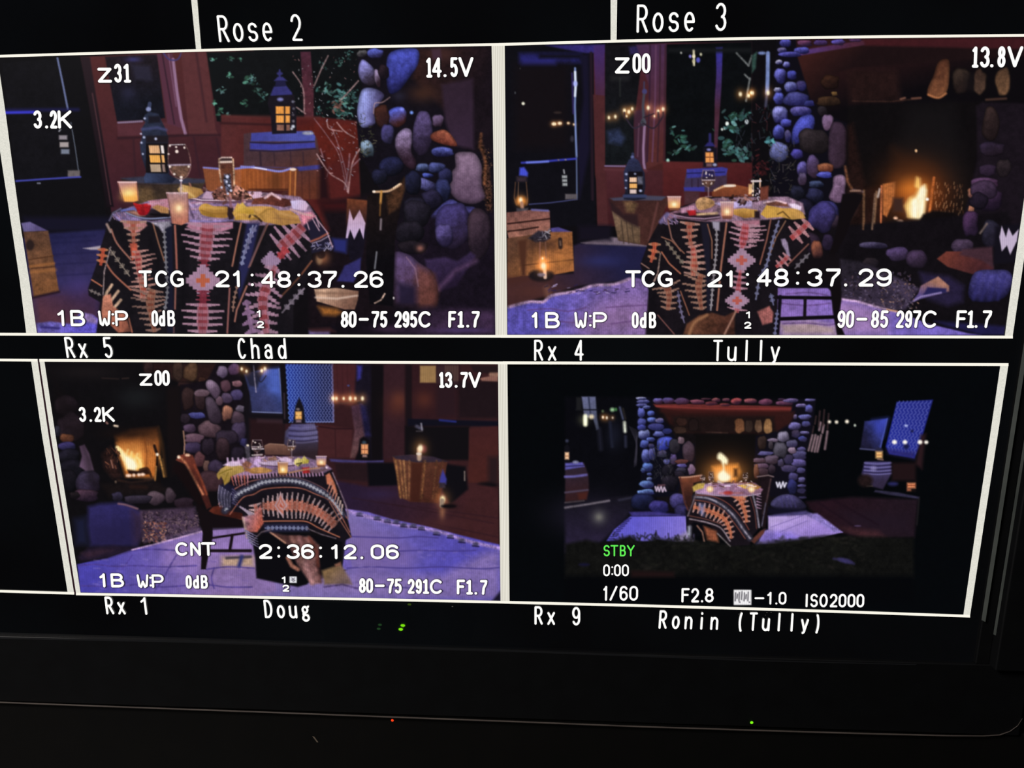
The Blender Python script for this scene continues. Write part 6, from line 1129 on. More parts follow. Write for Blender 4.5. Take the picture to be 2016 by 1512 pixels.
    poly([(1150, 205), (1438, 188), (1330, 560), (1290, 655), (1090, 620), (1062, 560)], ((30, 40, 160), (28, 34, 130), (1100, 500), (1400, 250)), f=1.4)
    for k in range(9):
        z = []
        for j in range(38):
            t = j / 37; xa = 1165 + k * 31; xb = 1082 + k * 26
            z.append((xa * (1 - t) + xb * t + (7 if (j % 4) < 2 else -7), 200 + t * (385 + k * 4)))
        line(z, 8, (78, 86, 176), f=1.0, a=.85)
    poly([(1070, 580), (1300, 600), (1290, 662), (1080, 620)], (40, 30, 84), f=5, a=.6, nz=.4); poly([(1340, 470), (1380, 460), (1350, 740), (1300, 700)], (40, 20, 24), f=4)
    ell(1224, 395, 12, 9, (180, 190, 240), f=2); ell(1272, 438, 10, 10, (16, 18, 60), f=2); ell(1225, 560, 22, 22, (20, 22, 70), f=3)
    part('chandelier_picture')
    for (x, y, s) in ((1132, 525, 17), (1215, 525, 16), (1334, 525, 17), (1384, 526, 14)): ell(x, y, s * 1.1, s, (255, 246, 230), f=2)
    part('barrel_picture')
    poly([(900, 680), (1100, 680), (1110, 770), (1040, 900), (960, 880), (870, 780)], ((64, 56, 110), (44, 34, 60), (980, 700), (1000, 850)), f=2, nz=.2)
    for y in (690, 720, 748, 772): line([(895, y), (1000, y + 8), (1105, y)], 11, (104, 96, 160), f=1.5, sm=True)
    for y in (706, 735, 762): line([(885, y), (1000, y + 8), (1105, y)], 8, (36, 30, 70), f=1.2, sm=True)
    ell(965, 735, 24, 20, (150, 140, 200), f=3, a=.6); line([(1000, 660), (1040, 665)], 10, (140, 100, 90), f=1.5)
    part('lantern_picture'); ell(1010, 590, 30, 20, (36, 34, 60), f=2); rect(984, 600, 1036, 652, (244, 180, 100), f=2.5, nz=.1); line([(984, 628), (1036, 626)], 5, (160, 90, 40), f=1)
    rect(1228, 836, 1300, 918, (20, 12, 12), f=3); rect(1234, 850, 1298, 890, (250, 140, 84), f=2.5, nz=.15); line([(1230, 870), (1300, 868)], 6, (120, 44, 20), f=1); rect(1232, 896, 1262, 912, (180, 96, 60), f=2)
    part('bench_picture'); poly([(980, 905), (1160, 925), (1330, 960), (1325, 975), (1100, 945), (970, 920)], (44, 40, 66), f=1.6, nz=.3); line([(1328, 970), (1310, 1180)], 8, (30, 26, 28), f=2); ell(1120, 856, 40, 16, (34, 34, 90), f=3); line([(912, 874), (955, 874)], 8, (76, 60, 54), f=1.5); ell(900, 830, 60, 50, (30, 18, 18), f=4, nz=.4); rect(1110, 690, 1300, 830, (30, 15, 17), f=4)
    # ---- fireplace
    fr(1080, 740)
    part('fireplace_picture')
    poly([(800, 200), (1980, 200), (1960, 900), (1900, 1080), (900, 1080), (800, 800)], (15, 11, 13), f=2, nz=.3)
    poly([(880, 240), (1960, 240), (1900, 400), (1700, 460), (1100, 450), (960, 380)], (40, 16, 14), f=3, nz=.15); poly([(980, 320), (1800, 320), (1800, 455), (1000, 450)], (26, 15, 14), f=4, nz=.3)
    for s in ((1055, 365, 44, 36, (30, 16, 14), (60, 34, 26)), (1040, 430, 54, 28, (34, 22, 18), (66, 42, 32)), (1150, 390, 40, 50, (24, 14, 14), (38, 24, 22)), (1515, 395, 40, 62, (80, 44, 24), (160, 100, 60)), (1590, 400, 34, 50, (36, 24, 20), (66, 46, 36)), (1665, 400, 30, 54, (70, 46, 30), (130, 92, 66)), (1740, 400, 34, 60, (100, 64, 34), (184, 130, 76))): stone(*s, ld=(.1, .2), nz=.15)
    poly([(1165, 460), (1650, 460), (1640, 780), (1600, 840), (1300, 840), (1165, 780)], (10, 8, 8), f=3)
    line([(1250, 446), (1420, 452)], 6, (60, 40, 34), f=1.3, nz=.6)
    part('mantel_picture')
    poly([(830, 225), (1100, 222), (1990, 245), (1985, 268), (1940, 285), (1100, 290), (860, 250)], ((110, 38, 34), (84, 26, 22), (1000, 235), (1000, 285)), f=1.5, nz=.15); line([(850, 240), (1300, 262), (1980, 262)], 8, (150, 50, 44), f=1.6, a=.8); line([(900, 275), (1900, 300)], 26, (52, 18, 16), f=4)
    part('stone_wall_picture')
    for s in ((870, 200, 40, 26, (110, 100, 190)), (950, 195, 50, 24, (90, 76, 150)), (1060, 200, 60, 26, (96, 64, 110)), (1180, 205, 56, 20, (160, 80, 100)), (1330, 190, 36, 16, (150, 76, 80)), (1410, 190, 30, 14, (130, 70, 80)), (1490, 203, 46, 28, (220, 84, 84)), (1600, 200, 50, 20, (170, 84, 90)), (1720, 206, 56, 28, (130, 66, 96)), (1290, 218, 50, 16, (110, 44, 50)), (1400, 228, 44, 12, (150, 60, 56)), (1880, 216, 80, 20, (120, 66, 100)), (1930, 192, 50, 14, (150, 130, 210)), (1250, 182, 40, 8, (90, 50, 60)), (1850, 186, 30, 10, (60, 40, 70))): stone(s[0], s[1], s[2], s[3], (50, 22, 40), s[4], nz=.15)
    poly([(700, 165), (800, 170), (860, 300), (960, 400), (1010, 500), (1160, 540), (1165, 790), (1050, 850), (1020, 950), (900, 960), (720, 960), (740, 700), (700, 400)], (9, 9, 20), f=2)
    C1 = (30, 32, 80)
    for s in ((735, 178, 40, 12, (190, 190, 235)), (750, 204, 52, 16, (120, 120, 200)), (740, 232, 44, 14, (110, 110, 190)), (780, 248, 30, 14, (120, 130, 200)), (735, 290, 30, 42, (104, 114, 220)), (812, 298, 30, 22, (86, 108, 210)), (820, 350, 40, 22, (100, 124, 220)), (740, 370, 34, 36, (84, 90, 180)), (740, 410, 36, 28, (70, 76, 180)), (855, 405, 66, 30, (60, 60, 130)), (880, 355, 36, 20, (120, 110, 160)), (760, 465, 46, 40, (160, 170, 240)), (875, 462, 44, 24, (120, 130, 220)), (808, 504, 34, 20, (100, 120, 220)), (940, 440, 40, 24, (40, 46, 110)), (760, 540, 34, 34, (100, 120, 230)), (815, 556, 24, 20, (80, 70, 110)), (770, 640, 34, 60, (110, 120, 210)), (820, 620, 30, 50, (100, 100, 180)), (785, 725, 40, 36, (100, 140, 235)), (750, 750, 20, 20, (90, 120, 190)), (800, 820, 22, 16, (130, 150, 210)), (780, 862, 56, 30, (110, 150, 235)), (770, 922, 70, 24, (120, 160, 240)), (800, 780, 20, 14, (90, 110, 190))):
        stone(s[0], s[1], s[2], s[3], C1, s[4], nz=.2)
    stone(0, 0, 0, 0, (34, 40, 130), (84, 100, 240), pts=[(870, 500), (930, 480), (980, 490), (985, 540), (930, 590), (870, 600), (860, 550)], nz=.15)
    for s in ((1000, 560, 44, 60, (26, 22, 30), (50, 46, 56)), (1052, 512, 28, 30, (80, 60, 70), (140, 110, 126)), (1110, 600, 50, 80, (44, 30, 40), (80, 60, 76)), (990, 665, 30, 44, (50, 36, 60), (96, 76, 140)), (935, 680, 26, 24, (60, 60, 120), (110, 110, 190)), (1055, 680, 50, 20, (70, 34, 34), (110, 60, 56)), (1060, 712, 40, 16, (50, 44, 100), (110, 100, 190)), (1135, 740, 30, 40, (84, 62, 96), (150, 120, 160)), (1050, 750, 40, 24, (20, 20, 34), (60, 56, 80)), (900, 620, 40, 30, (40, 40, 60), (80, 70, 110)), (1020, 790, 60, 40, (14, 12, 20), (40, 34, 50)), (950, 760, 50, 60, (12, 11, 18), (34, 30, 44)), (960, 850, 70, 60, (14, 12, 20), (40, 34, 48))): stone(*s, nz=.2)
    fr(1080, 740)
    for k in range(70): x = RNG.uniform(830, 980); y = RNG.uniform(540, 820); part('branch_picture'); line([(x, y), (x + RNG.uniform(-30, 30), y - RNG.uniform(10, 50))], 5, [(40, 40, 44), (66, 60, 70), (20, 20, 24)][k % 3], f=1, a=.7)
    part('stone_wall_picture')
    fr(1480, 740)
    poly([(330, 190), (510, 180), (480, 420), (430, 620), (430, 970), (150, 960), (20, 780), (30, 480), (200, 440), (300, 330)], (12, 10, 20), f=2)
    for s in ((310, 196, 60, 16, (140, 110, 180)), (390, 236, 44, 16, (150, 130, 200)), (460, 192, 44, 12, (140, 130, 220)), (455, 260, 32, 34, (90, 90, 180)), (344, 326, 18, 20, (140, 120, 170)), (420, 326, 50, 22, (120, 120, 210)), (340, 398, 50, 32, (130, 120, 200)), (430, 380, 38, 22, (84, 84, 160)), (420, 452, 40, 14, (130, 120, 190)), (350, 460, 36, 34, (70, 56, 84)), (405, 500, 36, 22, (70, 76, 170)), (320, 540, 46, 34, (96, 90, 130)), (395, 580, 36, 18, (100, 90, 160)), (380, 630, 56, 40, (84, 78, 130)), (370, 690, 60, 34, (120, 104, 190)), (290, 660, 40, 40, (60, 50, 80)), (290, 735, 60, 30, (74, 62, 100)), (390, 750, 36, 22, (90, 84, 150)), (330, 800, 40, 34, (90, 80, 150)), (392, 824, 28, 22, (120, 110, 180)), (395, 872, 34, 14, (96, 90, 160)), (395, 910, 34, 24, (40, 36, 70)), (400, 965, 34, 10, (60, 56, 100))):
        stone(s[0], s[1], s[2], s[3], (40, 34, 66), s[4], nz=.2)
    for s in ((250, 480, 48, 44, (70, 62, 84), (150, 140, 170)), (225, 590, 56, 64, (44, 40, 50), (86, 80, 96)), (165, 510, 44, 16, (80, 64, 84), (140, 120, 150)), (80, 530, 36, 56, (30, 20, 18), (60, 42, 38)), (150, 550, 20, 34, (36, 30, 36), (70, 60, 70)), (320, 590, 34, 26, (90, 70, 90), (170, 140, 170)), (110, 615, 60, 18, (50, 46, 90), (96, 90, 150)), (160, 665, 60, 40, (50, 36, 46), (104, 84, 110)), (230, 690, 24, 34, (44, 36, 54), (80, 70, 110)), (60, 670, 50, 20, (60, 40, 50), (110, 84, 110)), (75, 715, 56, 22, (60, 40, 60), (120, 90, 120)), (80, 760, 50, 30, (40, 26, 34), (70, 50, 64)), (160, 740, 30, 40, (26, 18, 28), (60, 46, 60)), (35, 760, 20, 60, (60, 30, 24), (130, 80, 60))): stone(*s, nz=.15)
    part('mantel_picture')
    poly([(200, 300), (340, 280), (330, 330), (300, 380), (200, 440), (180, 340)], (46, 18, 16), f=3, nz=.15)
    # fire
    fr(1080, 740)
    part('fire_picture')
    poly([(1300, 720), (1500, 700), (1520, 760), (1480, 840), (1330, 830)], (206, 120, 34), f=5, nz=.2); blob(1400, 770, 140, 90, (220, 130, 40), .8); blob(1400, 740, 220, 160, (70, 34, 10), .6, mode='add')
    poly([(1345, 620), (1370, 612), (1420, 660), (1415, 700), (1395, 700), (1400, 760), (1440, 800), (1420, 830), (1360, 830), (1350, 780), (1385, 740), (1370, 680), (1340, 655)], (255, 240, 190), f=3, sm=True, nz=.15); blob(1390, 800, 50, 40, (255, 246, 210), .9); rect(1470, 735, 1500, 800, (80, 44, 18), f=3)
    part('branch_picture')
    part('boulder_picture')
    stone(750, 1000, 100, 70, (10, 11, 26), (34, 40, 90), nz=.1); stone(880, 1040, 80, 54, (24, 22, 70), (62, 54, 140)); stone(1030, 990, 70, 60, (40, 34, 80), (90, 80, 160)); stone(1060, 1080, 60, 60, (20, 18, 44), (50, 44, 96))
    fr(1480, 740); stone(0, 0, 0, 0, (30, 26, 50), (88, 80, 140), pts=[(160, 990), (230, 945), (320, 940), (400, 990), (430, 1050), (300, 1080), (160, 1040)], nz=.15)
    for k in range(4): line([(230 + k * 34, 960), (246 + k * 34, 1040)], 9, (56, 48, 100), f=2)
    stone(320, 880, 40, 60, (22, 22, 54), (50, 50, 120)); poly([(120, 1040), (430, 1060), (440, 1100), (130, 1100)], (14, 12, 28), f=4)
    # rugs
    part('rug_picture')
    poly([(130, 1110), (400, 1100), (470, 1090), (560, 1140), (720, 1240), (600, 1270), (420, 1340), (50, 1330), (100, 1230), (130, 1220)], ((176, 150, 214), (150, 120, 210), (200, 1120), (300, 1320)), f=1.4, nz=.15)
    poly([(100, 1230), (300, 1240), (420, 1300), (360, 1345), (40, 1330)], (116, 96, 196), f=6, nz=.3, a=.85); poly([(400, 1090), (520, 1090), (640, 1180), (720, 1240), (650, 1240), (500, 1140)], (130, 110, 190), f=2, nz=.5)
    for p in ([(150, 1200), (400, 1110)], [(220, 1240), (440, 1150)], [(560, 1160), (640, 1210)]): line(p, 6, (100, 80, 160), f=1.2, a=.6)
    poly([(180, 1100), (430, 1070), (470, 1090), (400, 1105), (130, 1115)], (70, 60, 120), f=2.5, nz=.3)
    fr(1080, 740)
    poly([(650, 1115), (1090, 1112), (1095, 1240), (1150, 1260), (1150, 1320), (700, 1310), (460, 1310), (520, 1220)], ((92, 84, 214), (128, 110, 214), (700, 1120), (1050, 1280)), f=1.4, nz=.12)
    poly([(640, 1080), (800, 1075), (1000, 1095), (1080, 1108), (660, 1115)], (52, 44, 120), f=2, nz=.3)
    for k in range(9): line([(655 - k * 17, 1130 + k * 20), (600 - k * 15, 1150 + k * 18)], 8, (34, 28, 90), f=1.2)
    for k in range(22): x = 690 + k * 18; line([(x, 1125), (x, 1290)], 4, (76, 68, 190), f=.8, a=.5)
    poly([(1000, 1290), (1100, 1230), (1150, 1260), (1150, 1330), (1020, 1330)], (140, 124, 170), f=4, nz=.5)
    # dark bush in front
    part('foliage_picture')
    fr(980, 900)
    poly([(535, 690), (700, 655), (820, 680), (900, 665), (1050, 620), (1150, 680), (1260, 640), (1400, 660), (1560, 660), (1700, 680), (2000, 700), (2600, 620), (3300, 640), (3300, 960), (535, 960)], (13, 13, 11), f=4, nz=.6)
    for k in range(260): x = RNG.uniform(1050, 2900); y = 640 + RNG.uniform(0, 1) ** 1.5 * 260; line([(x, y), (x + RNG.uniform(-40, 60), y + RNG.uniform(-26, 20))], 11, [(28, 28, 20), (22, 24, 18), (36, 32, 28), (14, 14, 11)][k % 4], f=3, a=.5)
    for k in range(60): x = RNG.uniform(900, 1560); y = RNG.uniform(615, 690); line([(x, y), (x + RNG.uniform(-30, 30), y - RNG.uniform(0, 40))], 10, (20, 20, 20), f=1.6, a=.7)
    rect(535, 940, 3300, 1150, (2, 3, 5), f=8)
    fr(1480, 740); ell(740, 1466, 60, 16, (60, 52, 120), f=3, rot=.25, nz=.4); line([(650, 1450), (740, 1465), (810, 1490)], 14, (44, 38, 80), f=2.5)
    fr(980, 900); poly([(1060, 900), (1400, 910), (1400, 950), (1060, 950)], (28, 14, 14), f=4); ell(685, 852, 40, 10, (18, 16, 50), f=3)
    # chairs
    fr(1080, 740)
    part('chair_picture')
    poly([(1035, 800), (1100, 800), (1210, 785), (1215, 830), (1150, 850), (1140, 980), (1120, 1060), (1080, 980), (1050, 870)], ((120, 58, 34), (50, 24, 20), (1100, 800), (1100, 960)), f=1.2, nz=.2); line([(1036, 806), (1120, 802), (1215, 788)], 10, (200, 140, 110), f=1.2); line([(1045, 810), (1080, 1000), (1110, 1070)], 14, (84, 40, 30), f=1.4, nz=.3)
    poly([(1085, 1060), (1130, 1080), (1150, 1200), (1150, 1300), (1100, 1240)], (12, 10, 16), f=2); line([(1118, 1200), (1116, 1260)], 26, (150, 150, 170), f=3, nz=.4)
    fr(1480, 740)
    poly([(40, 790), (130, 785), (165, 800), (150, 860), (130, 1000), (120, 1100), (110, 1200), (80, 1210), (60, 1060), (80, 900)], (24, 14, 18), f=1.3, nz=.3); line([(42, 800), (130, 788), (172, 800)], 7, (150, 120, 120), f=1.2); line([(150, 820), (120, 980), (90, 1090)], 9, (70, 48, 50), f=1.5, nz=.5); line([(110, 1010), (80, 1190)], 9, (90, 84, 110), f=1.2, nz=.6)
    poly([(-10, 1310), (70, 1230), (110, 1210), (95, 1250), (20, 1330)], (90, 44, 34), f=1.5, nz=.3)
    part('vase_picture')
    fr(1080, 740)
    line([(848, 880), (856, 912), (868, 880), (878, 915), (893, 878), (905, 918), (918, 885), (930, 912)], 13, (196, 170, 196), f=1.3); line([(870, 868), (920, 866)], 8, (120, 70, 80), f=2)
    fr(1480, 740); line([(196, 846), (206, 880), (220, 846), (230, 888), (248, 842), (258, 880), (272, 850)], 13, (220, 215, 235), f=1.3)
    table4()

def table4():
    part('tablecloth_picture')
    fr(1080, 740)
    poly([(1165, 910), (1260, 900), (1640, 900), (1690, 930), (1690, 1060), (1680, 1200), (1600, 1290), (1600, 1340), (1440, 1350), (1330, 1250), (1280, 1180), (1150, 1160), (1105, 1190), (1120, 1080), (1150, 980)], (20, 14, 20), f=1.3, nz=.25)
    poly([(1150, 900), (1180, 860), (1300, 850), (1640, 850), (1700, 900), (1680, 940), (1560, 950), (1300, 945), (1170, 930)], ((160, 120, 160), (150, 100, 130), (1200, 900), (1600, 900)), f=1.6, nz=.4)
    line([(1168, 930), (1350, 950), (1560, 952), (1680, 935)], 8, (190, 160, 190), f=1.2, sm=True)
    B = [(1160, 960), (1260, 970), (1370, 1020), (1470, 1110), (1540, 1210), (1600, 1290)]
    line(B, 40, (44, 40, 56), f=3, sm=True, nz=.4); line(B, 9, (150, 142, 156), f=1.8, sm=True, nz=.9); line([(1170, 945), (1300, 955), (1420, 1010), (1520, 1110), (1590, 1220)], 7, (130, 60, 50), f=1.2, sm=True); line([(1160, 985), (1280, 1005), (1380, 1060), (1460, 1150), (1560, 1290)], 7, (130, 64, 50), f=1.2, sm=True)
    FC = ((196, 90, 56), (200, 110, 74), (180, 130, 120))
    poly([(1440, 952), (1560, 958), (1570, 990), (1500, 985)], (190, 100, 66), f=1.6, nz=.5)
    weave([(1510, 960), (1540, 1030), (1560, 1090), (1570, 1160)], [60, 50, 40, 24], 11, FC, tilt=-.2, bias=(.9, 1.1), core=.34)
    weave([(1150, 1040), (1230, 1060), (1320, 1090), (1400, 1140), (1440, 1230), (1450, 1290)], [40, 50, 56, 54, 44, 20], 23, FC, tilt=.1, core=.34)
    poly([(1190, 1010), (1240, 1020), (1230, 1110), (1200, 1090)], (120, 130, 190), f=4, nz=.3, a=.7)
    line([(1120, 1135), (1200, 1150), (1280, 1170), (1370, 1210), (1440, 1310)], 9, (150, 130, 140), f=1.4, sm=True, nz=.5); line([(1120, 1110), (1260, 1140), (1380, 1180)], 6, (120, 64, 54), f=1.2, sm=True)
    poly([(1230, 1190), (1330, 1230), (1350, 1320), (1260, 1300)], (120, 60, 36), f=3, nz=.6); line([(1180, 1190), (1220, 1240), (1235, 1310)], 9, (150, 100, 80), f=1.5, nz=.5); line([(1340, 1250), (1440, 1350)], 8, (120, 110, 110), f=1.4, nz=.5)
    line([(1620, 940), (1650, 1060), (1670, 1200)], 12, (150, 140, 160), f=1.5, sm=True, nz=.5); line([(1600, 960), (1635, 1080), (1650, 1210)], 6, (110, 54, 48), f=1.2, sm=True); line([(1170, 930), (1140, 1020), (1105, 1110)], 10, (110, 90, 100), f=1.5, nz=.6)
    for k in range(5): spk(1650, 950 + k * 24, 1690, 955 + k * 24, 12, (150, 110, 140))
    part('napkin_picture')
    poly([(1140, 880), (1180, 855), (1240, 850), (1230, 890), (1180, 905), (1150, 920)], (196, 160, 60), f=1.5, nz=.5); poly([(1500, 870), (1600, 850), (1685, 880), (1660, 900), (1560, 895)], ((220, 170, 60), (170, 110, 40), (1550, 850), (1650, 890)), f=1.5, nz=.3)
    part('food_picture'); scatter(30, 1250, 840, 1640, 880, 8, [(210, 180, 210), (110, 60, 60), (230, 200, 190)], elong=2, pr=0); line([(1480, 850), (1570, 848)], 12, (120, 60, 50), f=1.5, nz=.4)
    part('flower_picture'); ell(1425, 928, 34, 13, (180, 24, 24), f=2.5); line([(1360, 930), (1540, 928)], 10, (170, 80, 60), f=2, a=.6, nz=.5)
    goblet(1290, 762, 44, 120, (90, 60, 50)); goblet(1562, 770, 40, 100, (120, 84, 60)); goblet(1222, 790, 40, 60, (70, 40, 30))
    part('candle_picture')
    for (x, y) in ((1280, 898), (1610, 900)): ell(x, y, 26, 24, (220, 150, 90), f=2); blob(x, y, 22, 20, (255, 236, 180), 1)
# ---------------------------------------------------------------- stroke lettering (unit cell, y down)
def arc(cx, cy, rx, ry, a0, a1, n=10):
    return [(cx + rx * math.cos(math.radians(a0 + (a1 - a0) * i / n)), cy + ry * math.sin(math.radians(a0 + (a1 - a0) * i / n))) for i in range(n + 1)]
GL = {
 '0': [arc(.5, .3, .5, .3, 180, 360) + arc(.5, .7, .5, .3, 0, 180) + [(0, .3)]],
 '1': [[(.05, .22), (.42, .12), (.62, 0), (.62, 1)]],
 'i1': [[(.1, .14), (.55, 0), (.55, 1)], [(.1, 1), (.98, 1)]],
 '2': [arc(.5, .28, .48, .28, 190, 380) + [(.86, .5), (.05, .96), (.05, 1), (1, 1)]],
 '3': [arc(.47, .26, .46, .26, 205, 430) + arc(.47, .73, .5, .27, -70, 155)],
 '4': [[(.74, 1), (.74, 0), (.0, .68), (0, .72), (1, .72)]],
 '5': [[(.94, 0), (.12, 0), (.06, .46), (.3, .38)] + arc(.48, .69, .5, .31, -95, 145)],
 '6': [arc(.5, .3, .48, .3, 330, 180) + [(.02, .7)] + arc(.5, .7, .48, .3, 180, -180, 16)],
 '7': [[(0, .0), (1, 0), (.95, .2), (.5, .55), (.38, 1)]],
 '8': [arc(.5, .25, .42, .25, 90, 450, 16), arc(.5, .74, .5, .26, -90, 270, 16)],
 '9': [arc(.5, .3, .48, .3, 0, 360, 16) + [(.98, .7)] + arc(.5, .7, .48, .3, 0, 150)],
 'T': [[(0, 0), (1, 0)], [(.5, 0), (.5, 1)]],
 'C': [arc(.52, .5, .52, .5, 315, 45, 14)],
 'G': [arc(.52, .5, .52, .5, 315, 60, 14) + [(.95, .86), (.95, .55), (.6, .55)]],
 'N': [[(0, 1), (0, 0), (1, 1), (1, 0)]],
 'Z': [[(0, 0), (1, 0), (0, 1), (1, 1)]],
 'K': [[(0, 0), (0, 1)], [(1, 0), (.06, .56)], [(.3, .44), (1, 1)]],
 'V': [[(0, 0), (.5, 1), (1, 0)]],
 'B': [[(0, 0), (0, 1), (.6, 1)] + arc(.6, .74, .4, .26, 90, -90) + [(0, .48)], [(.55, .48)] + arc(.55, .24, .36, .24, 90, -90) + [(0, 0)]],
 'P': [[(0, 1), (0, 0), (.6, 0)] + arc(.6, .28, .4, .28, -90, 90) + [(0, .56)]],
 'W': [[(0, 0), (.12, .9), (.3, 1), (.5, .55), (.7, 1), (.88, .9), (1, 0)]],
 'F': [[(0, 1), (0, 0), (1, 0)], [(0, .47), (.85, .47)]],
 'd': [[(1, 0), (1, 1)], arc(.5, .68, .48, .32, -40, -360, 14)],
 '-': [[(0, .5), (1, .5)]], '/': [[(1, 0), (0, 1)]],
 'S': [arc(.5, .26, .47, .26, -25, -250, 12) + [(.6, .48)] + arc(.5, .74, .48, .26, -60, 160, 12)],
 'Y': [[(0, 0), (.5, .5), (1, 0)], [(.5, .5), (.5, 1)]], 'I': [[(.5, 0), (.5, 1)]], 'O': [arc(.5, .5, .5, .5, 0, 360, 20)],
 'R': [[(0, 1), (0, 0), (.5, 0)] + arc(.5, .26, .45, .26, -90, 90) + [(0, .52)], [(.45, .52), (1, 1)]],
 'D': [[(0, 0), (0, 1), (.35, 1)] + arc(.35, .5, .62, .5, 90, -90, 14) + [(0, 0)]],
 'o': [arc(.5, .66, .48, .34, 0, 360, 18)], 'x': [[(.05, .34), (.95, 1)], [(.95, .34), (.05, 1)]],
 's': [arc(.5, .49, .42, .17, -20, -245, 10) + [(.6, .65)] + arc(.5, .82, .45, .18, -60, 165, 10)],
 'e': [[(.05, .66), (.95, .66)] + arc(.5, .66, .46, .34, 0, -310, 16)],
 'h': [[(0, 0), (0, 1)], [(0, .6)] + arc(.5, .56, .45, .22, 190, 360) + [(.95, 1)]],
 'a': [arc(.45, .52, .42, .2, 200, 350) + [(.9, 1)], arc(.42, .8, .42, .2, -30, -330, 12)],
 'n': [[(0, .34), (0, 1)], [(0, .58)] + arc(.5, .56, .45, .22, 190, 360) + [(.95, 1)]],
 'u': [[(0, .34), (0, .78)] + arc(.46, .78, .46, .22, 180, 20) + [(.95, .34), (.95, 1)]],
 'l': [[(.5, 0), (.5, 1)]], 'i': [[(.5, .36), (.5, 1)], [(.5, .06), (.5, .1)]],
 'y': [[(.02, .34), (.5, 1)], [(.98, .34), (.4, 1.08), (.22, 1.13)]],
 'g': [arc(.45, .52, .38, .18, 0, 360, 14), [(.8, .4), (1, .32)], [(.2, .68), (.15, .8), (.8, .86)] + arc(.5, 1.03, .46, .16, -30, 220, 12) + [(.2, .84)]],
 '(': [arc(1.15, .55, .75, .75, 225, 135, 8)], ')': [arc(-.15, .55, .75, .75, -45, 45, 8)],
}
TEXTS = []          # (feed, name, colour, stroke px, polylines)
def tx(feed, name, frame, w, items, y0, y1, sl=0.0, ys=0.0, col=(255, 253, 248), xr=None, halo=True):
    """items 'ch:x0:x1 ...' ; sl = sideways shift of the foot, ys = drop of the line per unit x"""
    fr(*frame); out = []
    x00 = None
    for it in items.split():
        f = it.split('~'); ch = f[0]; x0 = float(f[1]); x1 = float(f[2]) if len(f) > 2 else x0
        if x00 is None: x00 = x0
        dy = (x0 - x00) * ys
        if ch in '.:' :
            for yy in ((y1 - w * .55,) if ch == '.' else (y0 + (y1 - y0) * .24, y0 + (y1 - y0) * .82)):
                t = (yy - y0) / (y1 - y0); out.append(tp([(x0 + sl * t - 1, yy + dy), (x0 + sl * t + 1, yy + dy)]))
            continue
        i = w / 2
        for pl in GL[ch]:
            q = []
            for (a, b) in pl:
                yy = y0 + i + (y1 - y0 - 2 * i) * b
                q.append((x0 + i + (x1 - x0 - 2 * i) * a + sl * (yy - y0) / (y1 - y0), yy + dy))
            out.append(tp(q))
    TEXTS.append((feed, name, col, w / FR[2], out))
    if halo:
        for q in out:
            qq = (q - np.array(FR[:2])) * FR[2]
            line([tuple(v) for v in qq + np.array([3.0, 2.0])], w + 9, (8, 5, 10), f=0.9, a=.9)

def cap(s, x, pitch, gw, yt, yb, sl=0.0, ys=0.0, ptop=0.0, w=4.3, feed=None):
    """monospaced caption: x = centre of the first cell, yt/yb its top and foot"""
    it = []
    for k, ch in enumerate(s):
        if ch == ' ': continue
        c = x + k * pitch; it.append('%s~%.2f~%.2f' % (ch, c - gw / 2, c + gw / 2))
    tx(feed, 'caption_text', (0, 0, 1), w, ' '.join(it), yt, yb, sl, ys, halo=False)

